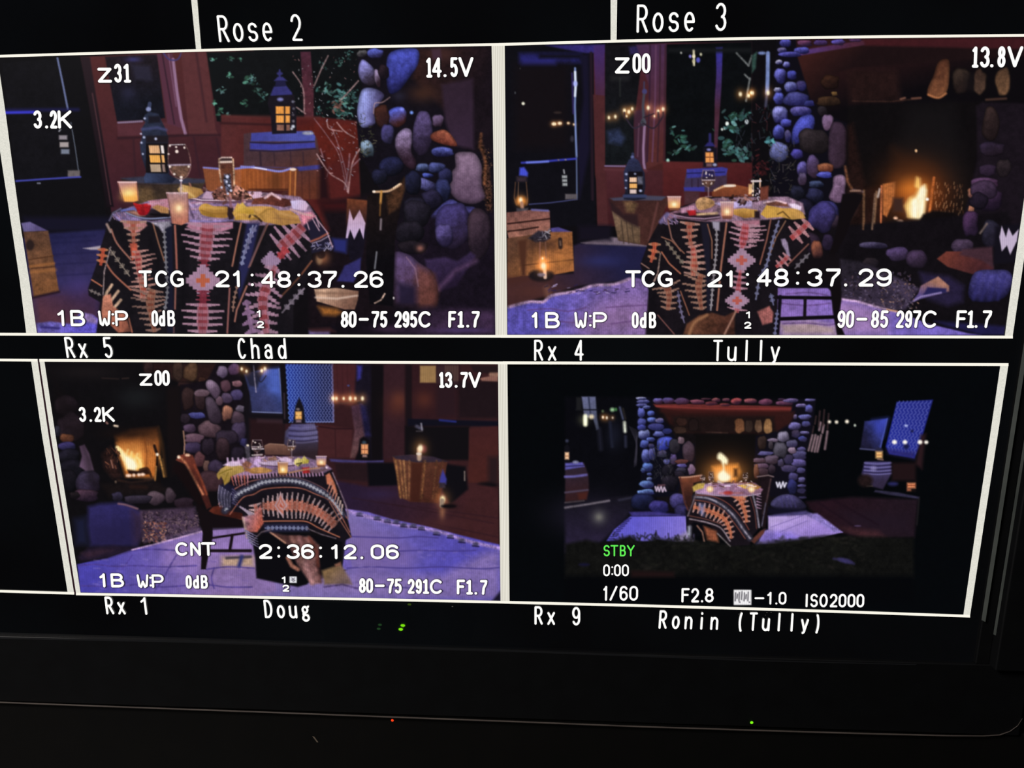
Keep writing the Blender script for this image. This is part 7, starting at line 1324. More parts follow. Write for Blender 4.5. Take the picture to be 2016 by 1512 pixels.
def texts():
    CLIP[:] = [0, 0, W_, H_]; CUR[0] = 0
    A = (0, 80, 4.032); B = (490, 80, 4.032); C = (0, 340, 4.032); D = (490, 340, 4.032)
    w = 21
    tx(1, 'zoom_text', A, w, 'Z~778~888', 218, 334, 6); tx(1, 'zoom_text', A, w, '3~908~968 i1~980~1040', 186, 334, 6)
    tx(1, 'colour_temperature_text', A, w, '3~268~335 .~370 2~398~455 K~462~570', 556, 698, 6)
    tx(1, 'voltage_text', B, w, 'i1~1406~1456 4~1456~1530 .~1556 5~1598~1658 V~1664~1782', 138, 294, 2, -.02)
    tx(1, 'timecode_text', C, 20, 'T~1103~1208 C~1232~1338 G~1352~1464 2~1708~1822 1~1850~1922', 776, 908, 4)
    tx(1, 'timecode_text', D, 20, ':~28 4~100~212 8~226~336 :~398 3~466~580 7~590~700 .~746 2~832~944 6~958~1070', 780, 912, 3)
    tx(1, 'gain_text', C, 19, '1~456~528 B~560~674', 1090, 1216, 8); tx(1, 'gain_text', C, 17, 'W~782~880 :~898 P~916~1018', 1094, 1216, 6); tx(1, 'gain_text', C, 18, '0~1206~1256 d~1262~1312 B~1332~1392', 1092, 1218, 3)
    tx(1, 'ratio_text', D, 11, '1~64~104', 1090, 1146, 1); tx(1, 'ratio_text', D, 11, '2~66~122', 1176, 1231, 1)
    tx(1, 'exposure_text', D, 20, '8~734~792 0~796~856 -~876~954 7~976~1036 5~1044~1102 2~1158~1216 9~1222~1276 5~1282~1340 C~1348~1452 F~1586~1646 i1~1656~1712 .~1740 7~1770~1832', 1098, 1228, -2)
    E = (980, 70, 4.032); F = (1480, 70, 4.032); G = (980, 350, 4.032); Hh = (1480, 350, 3.761)
    tx(2, 'zoom_text', E, w, 'Z~930~1044', 176, 302, 0); tx(2, 'zoom_text', E, w, '0~1070~1136 0~1144~1210', 143, 300, 0)
    tx(2, 'voltage_text', F, 23, 'i1~1746~1800 3~1812~1888 .~1906 8~1950~2012 V~2026~2150', 90, 256, -6, -.01)
    tx(2, 'timecode_text', G, 21, 'T~1012~1134 C~1142~1254 G~1268~1392 2~1658~1780 1~1808~1880 :~1980', 735, 868, 0)
    tx(2, 'timecode_text', Hh, 20, '4~38~146 8~164~274 :~340 3~410~526 7~548~656 .~696 2~788~900 9~918~1036', 672, 804, -4)
    tx(2, 'gain_text', G, 19, '1~268~326 B~376~490', 1066, 1192, 2); tx(2, 'gain_text', G, 17, 'W~608~708 :~734 P~756~866', 1066, 1192, 0); tx(2, 'gain_text', G, 18, '0~1064~1116 d~1126~1178 B~1200~1256', 1066, 1192, 0)
    tx(2, 'ratio_text', G, 11, '1~1966~2012', 1060, 1114); tx(2, 'ratio_text', G, 11, '2~1954~2010', 1142, 1197)
    tx(2, 'exposure_text', Hh, 18, '9~636~694 0~700~758 -~776~856 8~886~944 5~952~1012 2~1070~1128 9~1136~1188 7~1192~1252 C~1264~1376 F~1516~1590 i1~1594~1650 .~1664 7~1708~1776', 982, 1110, -8)
    I = (60, 700, 4.032); J = (500, 700, 4.032); K = (0, 900, 4.032); L = (500, 900, 4.032)
    tx(3, 'zoom_text', I, 18, 'Z~866~966', 142, 237, 6); tx(3, 'zoom_text', I, 19, '0~986~1044 0~1048~1106', 116, 238, 4)
    tx(3, 'colour_temperature_text', I, 18, '3~384~440 .~474 2~504~560 K~570~664', 406, 524, 10)
    tx(3, 'voltage_text', J, 20, 'i1~1468~1512 3~1516~1574 .~1604 7~1640~1698 V~1704~1802', 130, 254, 2)
    tx(3, 'counter_text', K, 18, 'C~1393~1496 N~1512~1594 T~1600~1708', 673, 780, 4)
    tx(3, 'counter_text', L, 19, '2~40~146 :~198 3~260~366 6~376~480 :~530 1~612~682 2~712~814 .~856 0~928~1032 6~1048~1152', 688, 804, 2, .003)
    tx(3, 'gain_text', K, 18, '1~790~850 B~880~982', 920, 1030, 8); tx(3, 'gain_text', K, 16, 'W~1088~1180 :~1196 P~1206~1300', 928, 1034, 6); tx(3, 'gain_text', K, 17, '0~1476~1522 d~1532~1580 B~1596~1650', 934, 1040, 4)
    tx(3, 'ratio_text', L, 11, '1~222~262', 944, 997, 1); tx(3, 'ratio_text', L, 11, '2~228~282', 1010, 1064, 1)
    tx(3, 'exposure_text', L, 18, '8~836~888 0~892~946 -~962~1038 7~1058~1112 5~1118~1174 2~1222~1276 9~1284~1334 i1~1340~1392 C~1398~1500 F~1612~1676 i1~1684~1738 .~1762 7~1796~1852', 958, 1074, 0, .015)
    O = (980, 900, 4.032); Q = (1480, 900, 3.761)
    tx(4, 'standby_text', O, 12, 'S~838~890 T~894~956 B~968~1016 Y~1024~1086', 694, 784, 0, .003, col=(96, 232, 84))
    tx(4, 'counter_text', O, 13, '0~836~890 :~908 0~922~976 0~984~1040', 848, 942, 0)
    tx(4, 'shutter_text', O, 16, '1~836~878 /~888~950 6~966~1034 0~1044~1114', 1018, 1136, -2)
    tx(4, 'aperture_text', O, 17, 'F~1458~1522 2~1534~1598 .~1622 8~1644~1714', 1036, 1150, -2)
    tx(4, 'exposure_text', Q, 14, '-~20~92 1~112~156 .~182 0~198~256', 994, 1088, -2)
    tx(4, 'sensitivity_text', Q, 15, 'I~392~420 S~432~490 O~500~562 2~576~634 0~642~700 0~708~766 0~774~832', 1008, 1108, -3, .004)
    cap('Rose 2', 437.5, 28.7, 21, 30.5, 83.5, 5.5, -.016, w=4.6); cap('Rose 3', 1265, 30.9, 22.5, 9.5, 65, -1, -.022, w=4.9)
    cap('Rx 5', 135.5, 24.9, 17.5, 663, 704.5, 6, .002); cap('Chad', 475.5, 26.1, 17, 665, 706.6, 3, .002)
    cap('Rx 4', 1060.5, 26.5, 18, 668.6, 710, 0, .001); cap('Tully', 1413.5, 28.3, 19, 668.7, 711, -1.5, 0)
    cap('Rx 1', 214, 23.1, 16, 1173.6, 1208.6, 4.5, .016); cap('Doug', 527, 24.2, 16.5, 1180, 1216, 3.6, .015)
    cap('Rx 9', 1060.5, 24.6, 16.5, 1192.6, 1229, 0, .02); cap('Ronin (Tully)', 1306.5, 25.35, 16, 1200.6, 1237, -2.5, .0225)
# ---------------------------------------------------------------- materials
def lin(c):
    c = np.clip(np.asarray(c, np.float64) / 255.0, 0, 1)
    return np.where(c <= 0.04045, c / 12.92, ((c + 0.055) / 1.055) ** 2.4)

def mat(name, base=(0, 0, 0), rough=0.4, emit=None, es=1.0, metal=0.0, spec=0.5, noise=None, attr=None, stripes=None):
    m = bpy.data.materials.new(name); m.use_nodes = True; nt = m.node_tree; b = nt.nodes['Principled BSDF']
    b.inputs['Base Color'].default_value = (*lin(base), 1); b.inputs['Roughness'].default_value = rough
    b.inputs['Metallic'].default_value = metal; b.inputs['Specular IOR Level'].default_value = spec
    tc = nt.nodes.new('ShaderNodeTexCoord')
    if emit is not None:
        b.inputs['Emission Color'].default_value = (*lin(emit), 1); b.inputs['Emission Strength'].default_value = es
    if attr:
        a = nt.nodes.new('ShaderNodeAttribute'); a.attribute_name = attr
        nt.links.new(a.outputs['Color'], b.inputs['Emission Color']); b.inputs['Emission Strength'].default_value = es
    if noise:                       # (scale, colour a, colour b, target socket)
        n = nt.nodes.new('ShaderNodeTexNoise'); n.inputs['Scale'].default_value = noise[0]; n.inputs['Detail'].default_value = 6
        r = nt.nodes.new('ShaderNodeValToRGB'); r.color_ramp.elements[0].position = .35; r.color_ramp.elements[1].position = .7
        r.color_ramp.elements[0].color = (*lin(noise[1]), 1); r.color_ramp.elements[1].color = (*lin(noise[2]), 1)
        nt.links.new(tc.outputs['Object'], n.inputs['Vector']); nt.links.new(n.outputs['Fac'], r.inputs['Fac']); nt.links.new(r.outputs['Color'], b.inputs[noise[3]])
    if stripes:                     # fine display columns: (pitch in metres, colour a, colour b)
        wv = nt.nodes.new('ShaderNodeTexWave'); wv.bands_direction = 'X'; wv.inputs['Scale'].default_value = 1 / stripes[0] * (2 * math.pi) / 20; wv.inputs['Distortion'].default_value = 0.0
        r = nt.nodes.new('ShaderNodeValToRGB'); r.color_ramp.elements[0].color = (*lin(stripes[1]), 1); r.color_ramp.elements[1].color = (*lin(stripes[2]), 1)
        nt.links.new(tc.outputs['Object'], wv.inputs['Vector']); nt.links.new(wv.outputs['Fac'], r.inputs['Fac']); nt.links.new(r.outputs['Color'], b.inputs['Emission Color'])
    return m

M_PIC = mat('display_picture', (2, 2, 2), .3, emit=(0, 0, 0), es=1.0, attr='Col', spec=.1)
M_PANEL = mat('display_glass', (3, 3, 4), .014, emit=(8, 10, 11), es=1.0, spec=.5, noise=(7, (5, 5, 6), (8, 10, 12), 'Emission Color'))
M_BORD = mat('feed_border_light', (2, 2, 2), .3, spec=.1, emit=(252, 248, 234), es=1.0)
M_STRIP = mat('feed_border_columns', (2, 2, 2), .3, spec=.1, emit=(230, 226, 214), es=1.0, stripes=(0.00105, (204, 200, 186), (244, 240, 228)))
M_STRIP2 = mat('feed_border_soft', (2, 2, 2), .3, spec=.1, emit=(226, 224, 212), es=1.0, noise=(1500, (216, 215, 204), (236, 233, 222), 'Emission Color'))
M_GAP = mat('display_gap', (2, 2, 2), .3, spec=.1, emit=(44, 26, 32), es=1.0)
M_BEZ = mat('black_plastic', (14, 16, 19), .55, noise=(60, (12, 13, 16), (16, 18, 21), 'Base Color'))
M_BEZM = mat('matte_black_plastic', (8, 8, 8), .6)
M_EDGE_HL = mat('grey_edge_highlight', (120, 110, 104), .5, noise=(30, (92, 84, 80), (120, 110, 104), 'Base Color'))  # highlight on the lower edge, put into the colour
M_REFL = mat('grey_border_reflection', (120, 124, 120), .35, noise=(25, (84, 90, 88), (108, 114, 110), 'Base Color'))  # grey that stands in for the mirrored white border
M_SEAM = mat('dark_seam', (34, 36, 40), .7)
M_RACK = mat('rack_black_metal', (14, 13, 12), .6, noise=(40, (8, 8, 8), (13, 12, 11), 'Base Color'))
M_DUST = mat('dust', (150, 150, 146), .9)
M_WALL = mat('dark_wall_paint', (26, 26, 28), .9, noise=(3, (20, 20, 22), (30, 30, 32), 'Base Color'))
M_FLOOR = mat('dark_carpet', (22, 22, 24), .95, noise=(120, (14, 14, 16), (30, 30, 32), 'Base Color'))
M_DESK = mat('dark_laminate', (28, 24, 22), .5, noise=(9, (20, 18, 16), (36, 30, 28), 'Base Color'))
LED = {}
def led(c, s):
    k = (c, s)
    if k not in LED: LED[k] = mat('indicator_light_%d' % len(LED), (10, 10, 10), .3, emit=c, es=s)
    return LED[k]

# ---------------------------------------------------------------- mesh helpers
COL = sc.collection
def link(name, me, m, parent=None):
    o = bpy.data.objects.new(name, me); COL.objects.link(o)
    if m is not None: me.materials.append(m)
    if parent is not None: o.parent = parent
    return o

def mesh(name, v, f, m, parent=None):
    me = bpy.data.meshes.new(name); me.from_pydata([tuple(map(float, p)) for p in v], [], f); me.update()
    return link(name, me, m, parent)

def onglass(px, y=0.0):
    """sampling coordinates -> metres on the glass (x, y, z)"""
    p = np.array(px, float).reshape(-1, 2); h = np.c_[p, np.ones(len(p))] @ HI.T; h = h[:, :2] / h[:, 2:]
    return np.c_[h[:, 0], np.full(len(p), y), Z0 - h[:, 1]]

def boxm(name, x0, x1, y0, y1, z0, z1, m, parent=None, bev=0.0):
    import bmesh
    bm = bmesh.new(); bmesh.ops.create_cube(bm, size=1)
    for v in bm.verts:
        v.co = Vector(((x0 + x1) / 2 + v.co.x * (x1 - x0), (y0 + y1) / 2 + v.co.y * (y1 - y0), (z0 + z1) / 2 + v.co.z * (z1 - z0)))
    if bev: bmesh.ops.bevel(bm, geom=bm.edges[:], offset=bev, segments=3, affect='EDGES', profile=.5)
    me = bpy.data.meshes.new(name); bm.to_mesh(me); bm.free()
    return link(name, me, m, parent)

def ribbon(name, lines, wpx, y, m, parent, nrm=10):
    """flat rounded strokes lying on the glass"""
    V = []; Fc = []
    for q in lines:
        q = np.array(q, float); r = wpx / 2
        keep = [0] + [i for i in range(1, len(q)) if np.hypot(*(q[i] - q[i - 1])) > 1e-3]; q = q[keep]
        for p in q:
            k = len(V); t = np.arange(nrm) * math.tau / nrm
            V += list(onglass(np.c_[p[0] + r * np.cos(t), p[1] + r * np.sin(t)], y)); Fc.append(list(range(k + nrm - 1, k - 1, -1)))
        for a, b in zip(q[:-1], q[1:]):
            u = b - a; u /= np.hypot(*u) + 1e-9; n = np.array([-u[1], u[0]]) * r; k = len(V)
            V += list(onglass([a + n, b + n, b - n, a - n], y)); Fc.append([k, k + 1, k + 2, k + 3])
    # all faces to the viewer
    V = np.array(V)
    out = []
    for f in Fc:
        a, b, c = V[f[0]], V[f[1]], V[f[2]]
        out.append(f if np.cross(b - a, c - b)[1] < 0 else f[::-1])
    return mesh(name, V, out, m, parent)

def strip(name, left, right, y, m, parent):
    """flat band between two traced edges (same number of points)"""
    a = onglass(left, y); b = onglass(right, y); n = len(a); V = np.r_[a, b]; Fc = []
    for i in range(n - 1):
        f = [i, i + 1, n + i + 1, n + i]; p = V[f]
        Fc.append(f if np.cross(p[1] - p[0], p[2] - p[1])[1] < 0 else f[::-1])
    return mesh(name, V, Fc, m, parent)

def tag(o, label, cat, group=None):
    o['label'] = label; o['category'] = cat
    if group: o['group'] = group

# ---------------------------------------------------------------- the monitor
mon = bpy.data.objects.new('video_monitor', None); COL.objects.link(mon)
tag(mon, 'large black multiview video monitor showing four camera feeds of a candlelit table', 'monitor')

XA = onglass([(2007.5, 715), (1927, 1216)])[:, 0].mean() ; XB = onglass([(1975.5, 1100), (1951, 1240)])[:, 0].mean()
XO = onglass([(2002, 1422)])[0, 0] + 0.002
ZB = onglass([(0, 1250), (1000, 1274), (1500, 1292)])[:, 2].mean(); ZC = onglass([(0, 1376), (500, 1395), (1008, 1414), (1512, 1432), (1900, 1441)])[:, 2].mean()
XL, ZT = -0.62, Z0 + 0.36
bz = boxm('rear_housing', XL, XO, 0.004, 0.05, ZC + .001, ZT, M_BEZM, None, .003); bz.parent = mon
pn = boxm('display_panel', XL + .02, XA, 0.0, 0.004, ZB, ZT - .02, M_PANEL, mon); pn['label'] = 'dark glossy display panel'
# frame: bottom, right (two steps), left, top
boxm('bezel', XL, XO - .001, -0.003, 0.006, ZC + .0012, ZB, M_BEZ, mon, .001)['label'] = 'black plastic bottom bezel'
boxm('bezel', XB, XO - .001, -0.010, 0.006, ZB, ZT, M_BEZ, mon, .001)
boxm('bezel', XL, XL + .02, -0.003, 0.006, ZB, ZT, M_BEZ, mon, .001)
boxm('bezel', XL + .02, XB, -0.003, 0.006, ZT - .02, ZT, M_BEZ, mon, .001)
boxm('bezel', XA, XB, -0.003, 0.0055, ZB, ZT - .02, M_BEZ, mon, .0008)
zt = ZT - .02; zc = onglass([(1927, 1216)])[0, 2]; zd = onglass([(1951, 1243)])[0, 2]
def reflection_rib(x, w, h, y, z0, z1, nm):  # added rib, painted as the white border's reflection in the bezel
    V = [(x, y, z0), (x + w, y - h, z0), (x + w, y, z0), (x, y, z1), (x + w, y - h, z1), (x + w, y, z1)]
    return mesh(nm, V, [[0, 2, 1], [3, 4, 5], [0, 1, 4, 3], [1, 2, 5, 4], [0, 3, 5, 2]], M_REFL, mon)
reflection_rib(XA - .0006, .0013, .0022, -0.003, zc, zt, 'border_reflection_rib'); reflection_rib(XB - .0008, .0013, .0024, -0.0035, zd, zt, 'border_reflection_rib')

# grey tube painted as the highlight along the housing's bottom, round at the right corner
edge = [(-60, 1374), (0, 1376.5), (250, 1386), (500, 1395), (750, 1404.5), (1008, 1414), (1260, 1424), (1512, 1432), (1700, 1437.5), (1860, 1441.5), (1930, 1442), (1962, 1440), (1982, 1433), (1997, 1422), (2006, 1408)]
E3 = onglass(edge, -0.0035); V = []; Fc = []
for k, p in enumerate(E3):
    r = .00055 if k < 9 else .00055 * max(.3, 1 - (k - 8) * .1)
    for j in range(8): V.append(p + np.array([0, math.cos(j * math.tau / 8) * r, math.sin(j * math.tau / 8) * r]))
for k in range(len(E3) - 1):
    for j in range(8): Fc.append([k * 8 + j, k * 8 + (j + 1) % 8, (k + 1) * 8 + (j + 1) % 8, (k + 1) * 8 + j])
mesh('edge_highlight', V, Fc, M_EDGE_HL, mon)['label'] = 'thin grey painted highlight along the lower edge of the monitor'
strip('bezel_seam', [(-20, 1249), (500, 1258.5), (1000, 1273.5), (1500, 1294), (1800, 1302)], [(-20, 1252.5), (500, 1263), (1000, 1278), (1500, 1297), (1800, 1304)], -0.0032, M_SEAM, mon)

def disc(name, px, r, y, m, parent, ry=None):
    c = onglass([px], y)[0]; t = np.arange(16) * math.tau / 16; ry = ry or r
    V = [c + np.array([r * math.cos(a), 0, ry * math.sin(a)]) for a in t] + [c + np.array([0, -r * .5, 0])]
    return mesh(name, V, [[i, (i + 1) % 16, 16] for i in range(16)], m, parent)
disc('power_indicator', (1477.5, 1416.5), .0011, -0.0032, led((120, 235, 20), 1.3), mon)['label'] = 'small green power light'

# ---------------------------------------------------------------- paint the feeds, then lay them on the glass
tile1(); tile2(); tile3(); tile4()
texts()
CUR[0] = 0; CLIP[:] = [0, 0, W_, H_]
fr(500, 900)
rect(283, 947, 340, 997, (232, 232, 236), f=.6)
for (a, b, c, d) in ((300, 958, 312, 966), (312, 966, 300, 974), (300, 974, 312, 984), (324, 958, 314, 966), (314, 970, 326, 978), (326, 978, 314, 986)): line([(a, b), (c, d)], 5, (60, 50, 70), f=.6)
fr(980, 900)
rect(1872, 1052, 2012, 1172, (238, 236, 236), f=.7)
for (x, y0, y1) in ((1888, 1075, 1140), (1903, 1085, 1120), (1918, 1072, 1140), (1938, 1066, 1130), (1958, 1076, 1140), (1972, 1090, 1124), (1988, 1070, 1140)): line([(x, y0), (x - 4, y1)], 8, (54, 50, 60), f=.6)
line([(1918, 1150), (1922, 1150)], 9, (60, 50, 60), f=.6); line([(1996, 1150), (1999, 1150)], 9, (60, 50, 60), f=.6)
# slight softness, a little less saturation, and the fine columns of the display
def grade():
    c = CAN
    b = c.copy(); b[1:] += c[:-1]; b[:-1] += c[1:]; b[0] += c[0]; b[-1] += c[-1]; b /= 3
    d = b.copy(); d[:, 1:] += b[:, :-1]; d[:, :-1] += b[:, 1:]; d[:, 0] += b[:, 0]; d[:, -1] += b[:, -1]; d /= 3
    e = d.copy(); e[1:-1, 1:-1] = (d[:-2, 1:-1] + d[2:, 1:-1] + d[1:-1, :-2] + d[1:-1, 2:]) / 4
    c = 0.6 * c + 0.3 * d + 0.1 * e
    l = c @ np.array([.3, .59, .11], np.float32)
    c = c + 0.16 * (l[..., None] - c)
    x = np.arange(W_)[None, :] + 0.02 * np.arange(H_)[:, None]
    k = np.clip((l - 40) / 90, 0, 1) * 0.055
    c = c * (1 + k * np.cos(x * math.tau / 4.05))[..., None]
    return np.clip(c * 1.0 + np.array([3.0, 3.0, 4.0]), 0, 255)
CAN[:] = grade()
LINC = lin(CAN).astype(np.float32)

def sample(X, Y):
    x = np.clip(X - .5, 0, W_ - 1.001); y = np.clip(Y - .5, 0, H_ - 1.001); xi = x.astype(int); yi = y.astype(int); fx = (x - xi)[..., None]; fy = (y - yi)[..., None]
    return (LINC[yi, xi] * (1 - fx) + LINC[yi, xi + 1] * fx) * (1 - fy) + (LINC[yi + 1, xi] * (1 - fx) + LINC[yi + 1, xi + 1] * fx) * fy

COUNTED = ('lantern', 'candle', 'stump', 'hurricane', 'chair_', 'wine_glass', 'napkin', 'plate_', 'vase', 'painting', 'chandelier', 'window', 'door', 'boulder', 'flower', 'barrel', 'bench', 'chest', 'food', 'curtain')
def pieces(g):
    """connected pieces of a boolean grid, as an integer grid 1..n (runs joined row by row)"""
    lab = np.zeros(g.shape, np.int32); par = [0]
    def find(a):
        while par[a] != a: par[a] = par[par[a]]; a = par[a]
        return a
    prev = []
    for r in range(g.shape[0]):
        row = np.concatenate(([0], g[r].astype(np.int8), [0])); d = np.diff(row); st = np.where(d == 1)[0]; en = np.where(d == -1)[0]; cur = []
        for a, b_ in zip(st, en):
            l = 0
            for (c, e, k) in prev:
                if c < b_ + 2 and e > a - 2:
                    k = find(k)
                    if not l: l = k
                    elif k != l: par[max(k, l)] = min(k, l); l = min(k, l)
            if not l: par.append(len(par)); l = len(par) - 1
            lab[r, a:b_] = l; cur.append((a, b_, l))
        prev = cur
    rt = np.array([find(i) for i in range(len(par))]); return rt[lab]

def feed(n, corners, label, pitch=0.00038):
    """one camera feed: a regular lattice on the glass, split into the things the picture shows"""
    c = onglass(corners); x0, x1 = c[:, 0].min(), c[:, 0].max()
    z0 = (c[2, 2] + c[3, 2]) / 2; z1 = (c[0, 2] + c[1, 2]) / 2
    x0 = (c[0, 0] + c[3, 0]) / 2; x1 = (c[1, 0] + c[2, 0]) / 2
    nx = int((x1 - x0) / pitch) + 1; nz = int((z1 - z0) / pitch) + 1
    gx, gz = np.meshgrid(np.linspace(x0, x1, nx + 1), np.linspace(z1, z0, nz + 1))
    h = np.stack([gx, Z0 - gz, np.ones_like(gx)], -1) @ HM.T; PX = h[..., 0] / h[..., 2]; PY = h[..., 1] / h[..., 2]
    col = sample(PX, PY)
    cx = (PX[:-1, :-1] + PX[1:, 1:]) / 2; cy = (PY[:-1, :-1] + PY[1:, 1:]) / 2
    ids = IDM[np.clip(cy, 0, H_ - 1).astype(int), np.clip(cx, 0, W_ - 1).astype(int)]
    vi = np.arange((nx + 1) * (nz + 1)).reshape(nz + 1, nx + 1)
    co = np.stack([gx, np.full_like(gx, -0.0002), gz], -1).reshape(-1, 3).astype(np.float32); cf = col.reshape(-1, 3)
    main = None
    jobs = [(0, ids == 0)]
    for k in [int(i) for i in np.unique(ids) if i]:
        g = ids == k
        if not IDS[k].startswith(COUNTED): jobs.append((k, g)); continue
        L = pieces(g); n_, ct = np.unique(L[g], return_counts=True); big = [i for i, c_ in zip(n_, ct) if c_ > 500] or [n_[ct.argmax()]]
        jj, ii = np.mgrid[0:g.shape[0], 0:g.shape[1]]; cen = {i: (ii[L == i].mean(), jj[L == i].mean()) for i in big}
        for i in n_:                       # crumbs go with the nearest large piece
            if i not in big:
                mk = L == i; x_, y_ = ii[mk].mean(), jj[mk].mean(); L[mk] = min(big, key=lambda q: (cen[q][0] - x_) ** 2 + (cen[q][1] - y_) ** 2)
        for i in big: jobs.append((k, L == i))
    for k, sel in jobs:
        quads = np.stack([vi[:-1, :-1][sel], vi[1:, :-1][sel], vi[1:, 1:][sel], vi[:-1, 1:][sel]], 1)
        if not len(quads): continue
        u, inv = np.unique(quads.ravel(), return_inverse=True)
        me = bpy.data.meshes.new(IDS[k]); me.vertices.add(len(u)); me.vertices.foreach_set('co', co[u].ravel())
        me.loops.add(len(inv)); me.loops.foreach_set('vertex_index', inv.astype(np.int32))
        me.polygons.add(len(quads)); me.polygons.foreach_set('loop_start', np.arange(0, len(inv), 4, dtype=np.int32))
        try: me.polygons.foreach_set('loop_total', np.full(len(quads), 4, dtype=np.int32))
        except Exception: pass
        me.update(calc_edges=True)
        a = me.color_attributes.new('Col', 'FLOAT_COLOR', 'POINT'); a.data.foreach_set('color', np.c_[cf[u], np.ones(len(u), np.float32)].astype(np.float32).ravel())
        o = link('camera_feed' if k == 0 else IDS[k], me, M_PIC, mon if k == 0 else main)
        if k == 0: main = o; o['label'] = label
    return main

FEEDS = {
 1: feed(1, [(-4, 108), (972, 88), (979, 660), (66, 657)], 'upper left feed: table in front of a wood wall and lit lantern'),
 2: feed(2, [(988, 88), (2054, 69), (1984, 662), (993, 661)], 'upper right feed: wide view with the door, fireplace and fire'),
 3: feed(3, [(82, 711), (984, 714), (988, 1184), (154, 1169)], 'lower left feed: table end-on with blue zigzag curtain'),
 4: feed(4, [(1001, 714), (1972, 718), (1900, 1212), (1005, 1186)], 'lower right feed: dim symmetrical view of the whole fireplace'),
}
TM = {}
for (fd, nm, c, wpx, ls) in TEXTS:
    if not ls or nm.endswith('_icon'): continue
    if c not in TM: TM[c] = mat('display_text_%d' % len(TM), (2, 2, 2), .3, emit=c, es=1.05)
    ribbon(nm, ls, wpx * (1.12 if fd in (1, 2, 3) else 1.0), -0.0006, TM[c], FEEDS[fd] if fd else mon)

# ---------------------------------------------------------------- white borders round the feeds (traced edges)
def hline(nm, pts, w, parent, m=M_BORD, y=-0.0005):
    return strip(nm, [(x, yy - w / 2) for x, yy in pts], [(x, yy + w / 2) for x, yy in pts], y, m, parent)
def vstrip(nm, L, Rr, parent, m=M_STRIP, y=-0.0004):
    return strip(nm, L, Rr, y, m, parent)
T1 = [(-760, 141), (-20, 111.8), (0, 111), (250, 103.5), (490, 97), (740, 92), (982, 88)]
hline('feed_border', T1, 5.2, FEEDS[1]); hline('feed_border', [(982, 88), (1230, 81), (1480, 76), (1740, 72.5), (2030, 70), (2076, 69.6)], 5.4, FEEDS[2])
hline('feed_border', [(-640, 655), (-20, 657.6), (200, 658.6), (490, 660.5), (740, 661.4), (986, 661.9)], 5.2, FEEDS[1]); hline('feed_border', [(986, 661.9), (1240, 662.1), (1480, 662.3), (1740, 662.8), (1993, 663.4)], 5.6, FEEDS[2])
hline('feed_border', [(78.5, 709), (200, 709.7), (490, 711.5), (740, 713), (990, 714.1)], 5.2, FEEDS[3]); hline('feed_border', [(990, 714.1), (1240, 714.8), (1480, 715.5), (1740, 716.6), (1984.5, 717.6)], 5.6, FEEDS[4])
hline('feed_border', [(-620, 701), (-20, 708.3), (75, 709)], 5, mon)
hline('feed_border', [(150.5, 1168.6), (320, 1171.4), (500, 1175), (740, 1179.6), (992, 1184.9)], 5, FEEDS[3]); hline('feed_border', [(992, 1184.9), (1240, 1191), (1480, 1197.8), (1700, 1205), (1909, 1212.4)], 5.2, FEEDS[4])
hline('feed_border', [(-520, 1150), (-20, 1162.5), (60, 1165), (147, 1167.5)], 5, mon)
# vertical bands; the left half of a double band belongs to the feed on its left
vstrip('feed_border', [(-26, 100), (-9, 230), (8, 345), (25, 455), (40, 555), (52.5, 656)], [(-6, 100), (13, 230), (28, 345), (43, 455), (59, 555), (73.5, 656)], FEEDS[1], M_STRIP2)
vstrip('feed_border', [(967.8, 88), (971, 270), (973.6, 455), (975.5, 660)], [(982, 88), (984, 270), (986, 455), (987, 660)], FEEDS[1])
vstrip('feed_border', [(982, 88), (984, 270), (986, 455), (987, 660)], [(993.8, 88), (995.5, 270), (997, 455), (998.6, 660)], FEEDS[2])
vstrip('feed_border', [(2055, 70), (2043, 190), (2028, 300), (2010, 430), (1985.3, 600), (1977.5, 661)], [(2075, 70), (2062, 190), (2046, 300), (2027, 430), (2002, 600), (1993, 661)], FEEDS[2], M_STRIP2)
vstrip('feed_border', [(62, 710), (84, 860), (109, 1010), (134, 1167)], [(75, 710), (97, 860), (121.5, 1010), (146.5, 1167)], mon, M_STRIP2)
vstrip('feed_border', [(78.5, 710), (101, 860), (125.5, 1010), (150.5, 1168)], [(88, 710), (110.5, 860), (135, 1010), (159.5, 1168)], FEEDS[3], M_STRIP2)
vstrip('display_gap', [(74, 708), (96, 860), (121, 1010), (146, 1170)], [(79.5, 708), (102, 860), (126, 1010), (151, 1170)], mon, M_GAP, -0.0003)
vstrip('feed_border', [(980.5, 714), (982, 870), (983.8, 1030), (985.6, 1184)], [(990, 714), (991, 870), (992.5, 1030), (994, 1184)], FEEDS[3])
vstrip('feed_border', [(990, 714), (991, 870), (992.5, 1030), (994, 1184)], [(999, 714), (1000.5, 870), (1002, 1030), (1003.2, 1184)], FEEDS[4])
vstrip('feed_border', [(1968.8, 718), (1948, 860), (1923, 1024), (1896, 1210)], [(1984.6, 718), (1963, 860), (1937.5, 1024), (1909.3, 1210)], FEEDS[4], M_STRIP2)
vstrip('feed_border', [(322, -500), (374, -20), (377, 0), (386.5, 97)], [(334, -500), (386.5, -20), (389, 0), (396.8, 97)], mon, M_STRIP2); vstrip('feed_border', [(1204, -500), (1202, -20), (1202, 0), (1202, 80)], [(1219, -500), (1215.5, -20), (1215, 0), (1213.8, 80)], mon, M_STRIP2)

# dust on the glass
for (x, y, r) in ((891, 1194, .0006), (1510, 1206, .0004), (1518, 1205.5, .0004), (1507, 1211, .0003), (1455, 1209, .0004)):
    disc('dust_speck', (x, y), r, -0.0001, M_DUST, pn, r * .6)

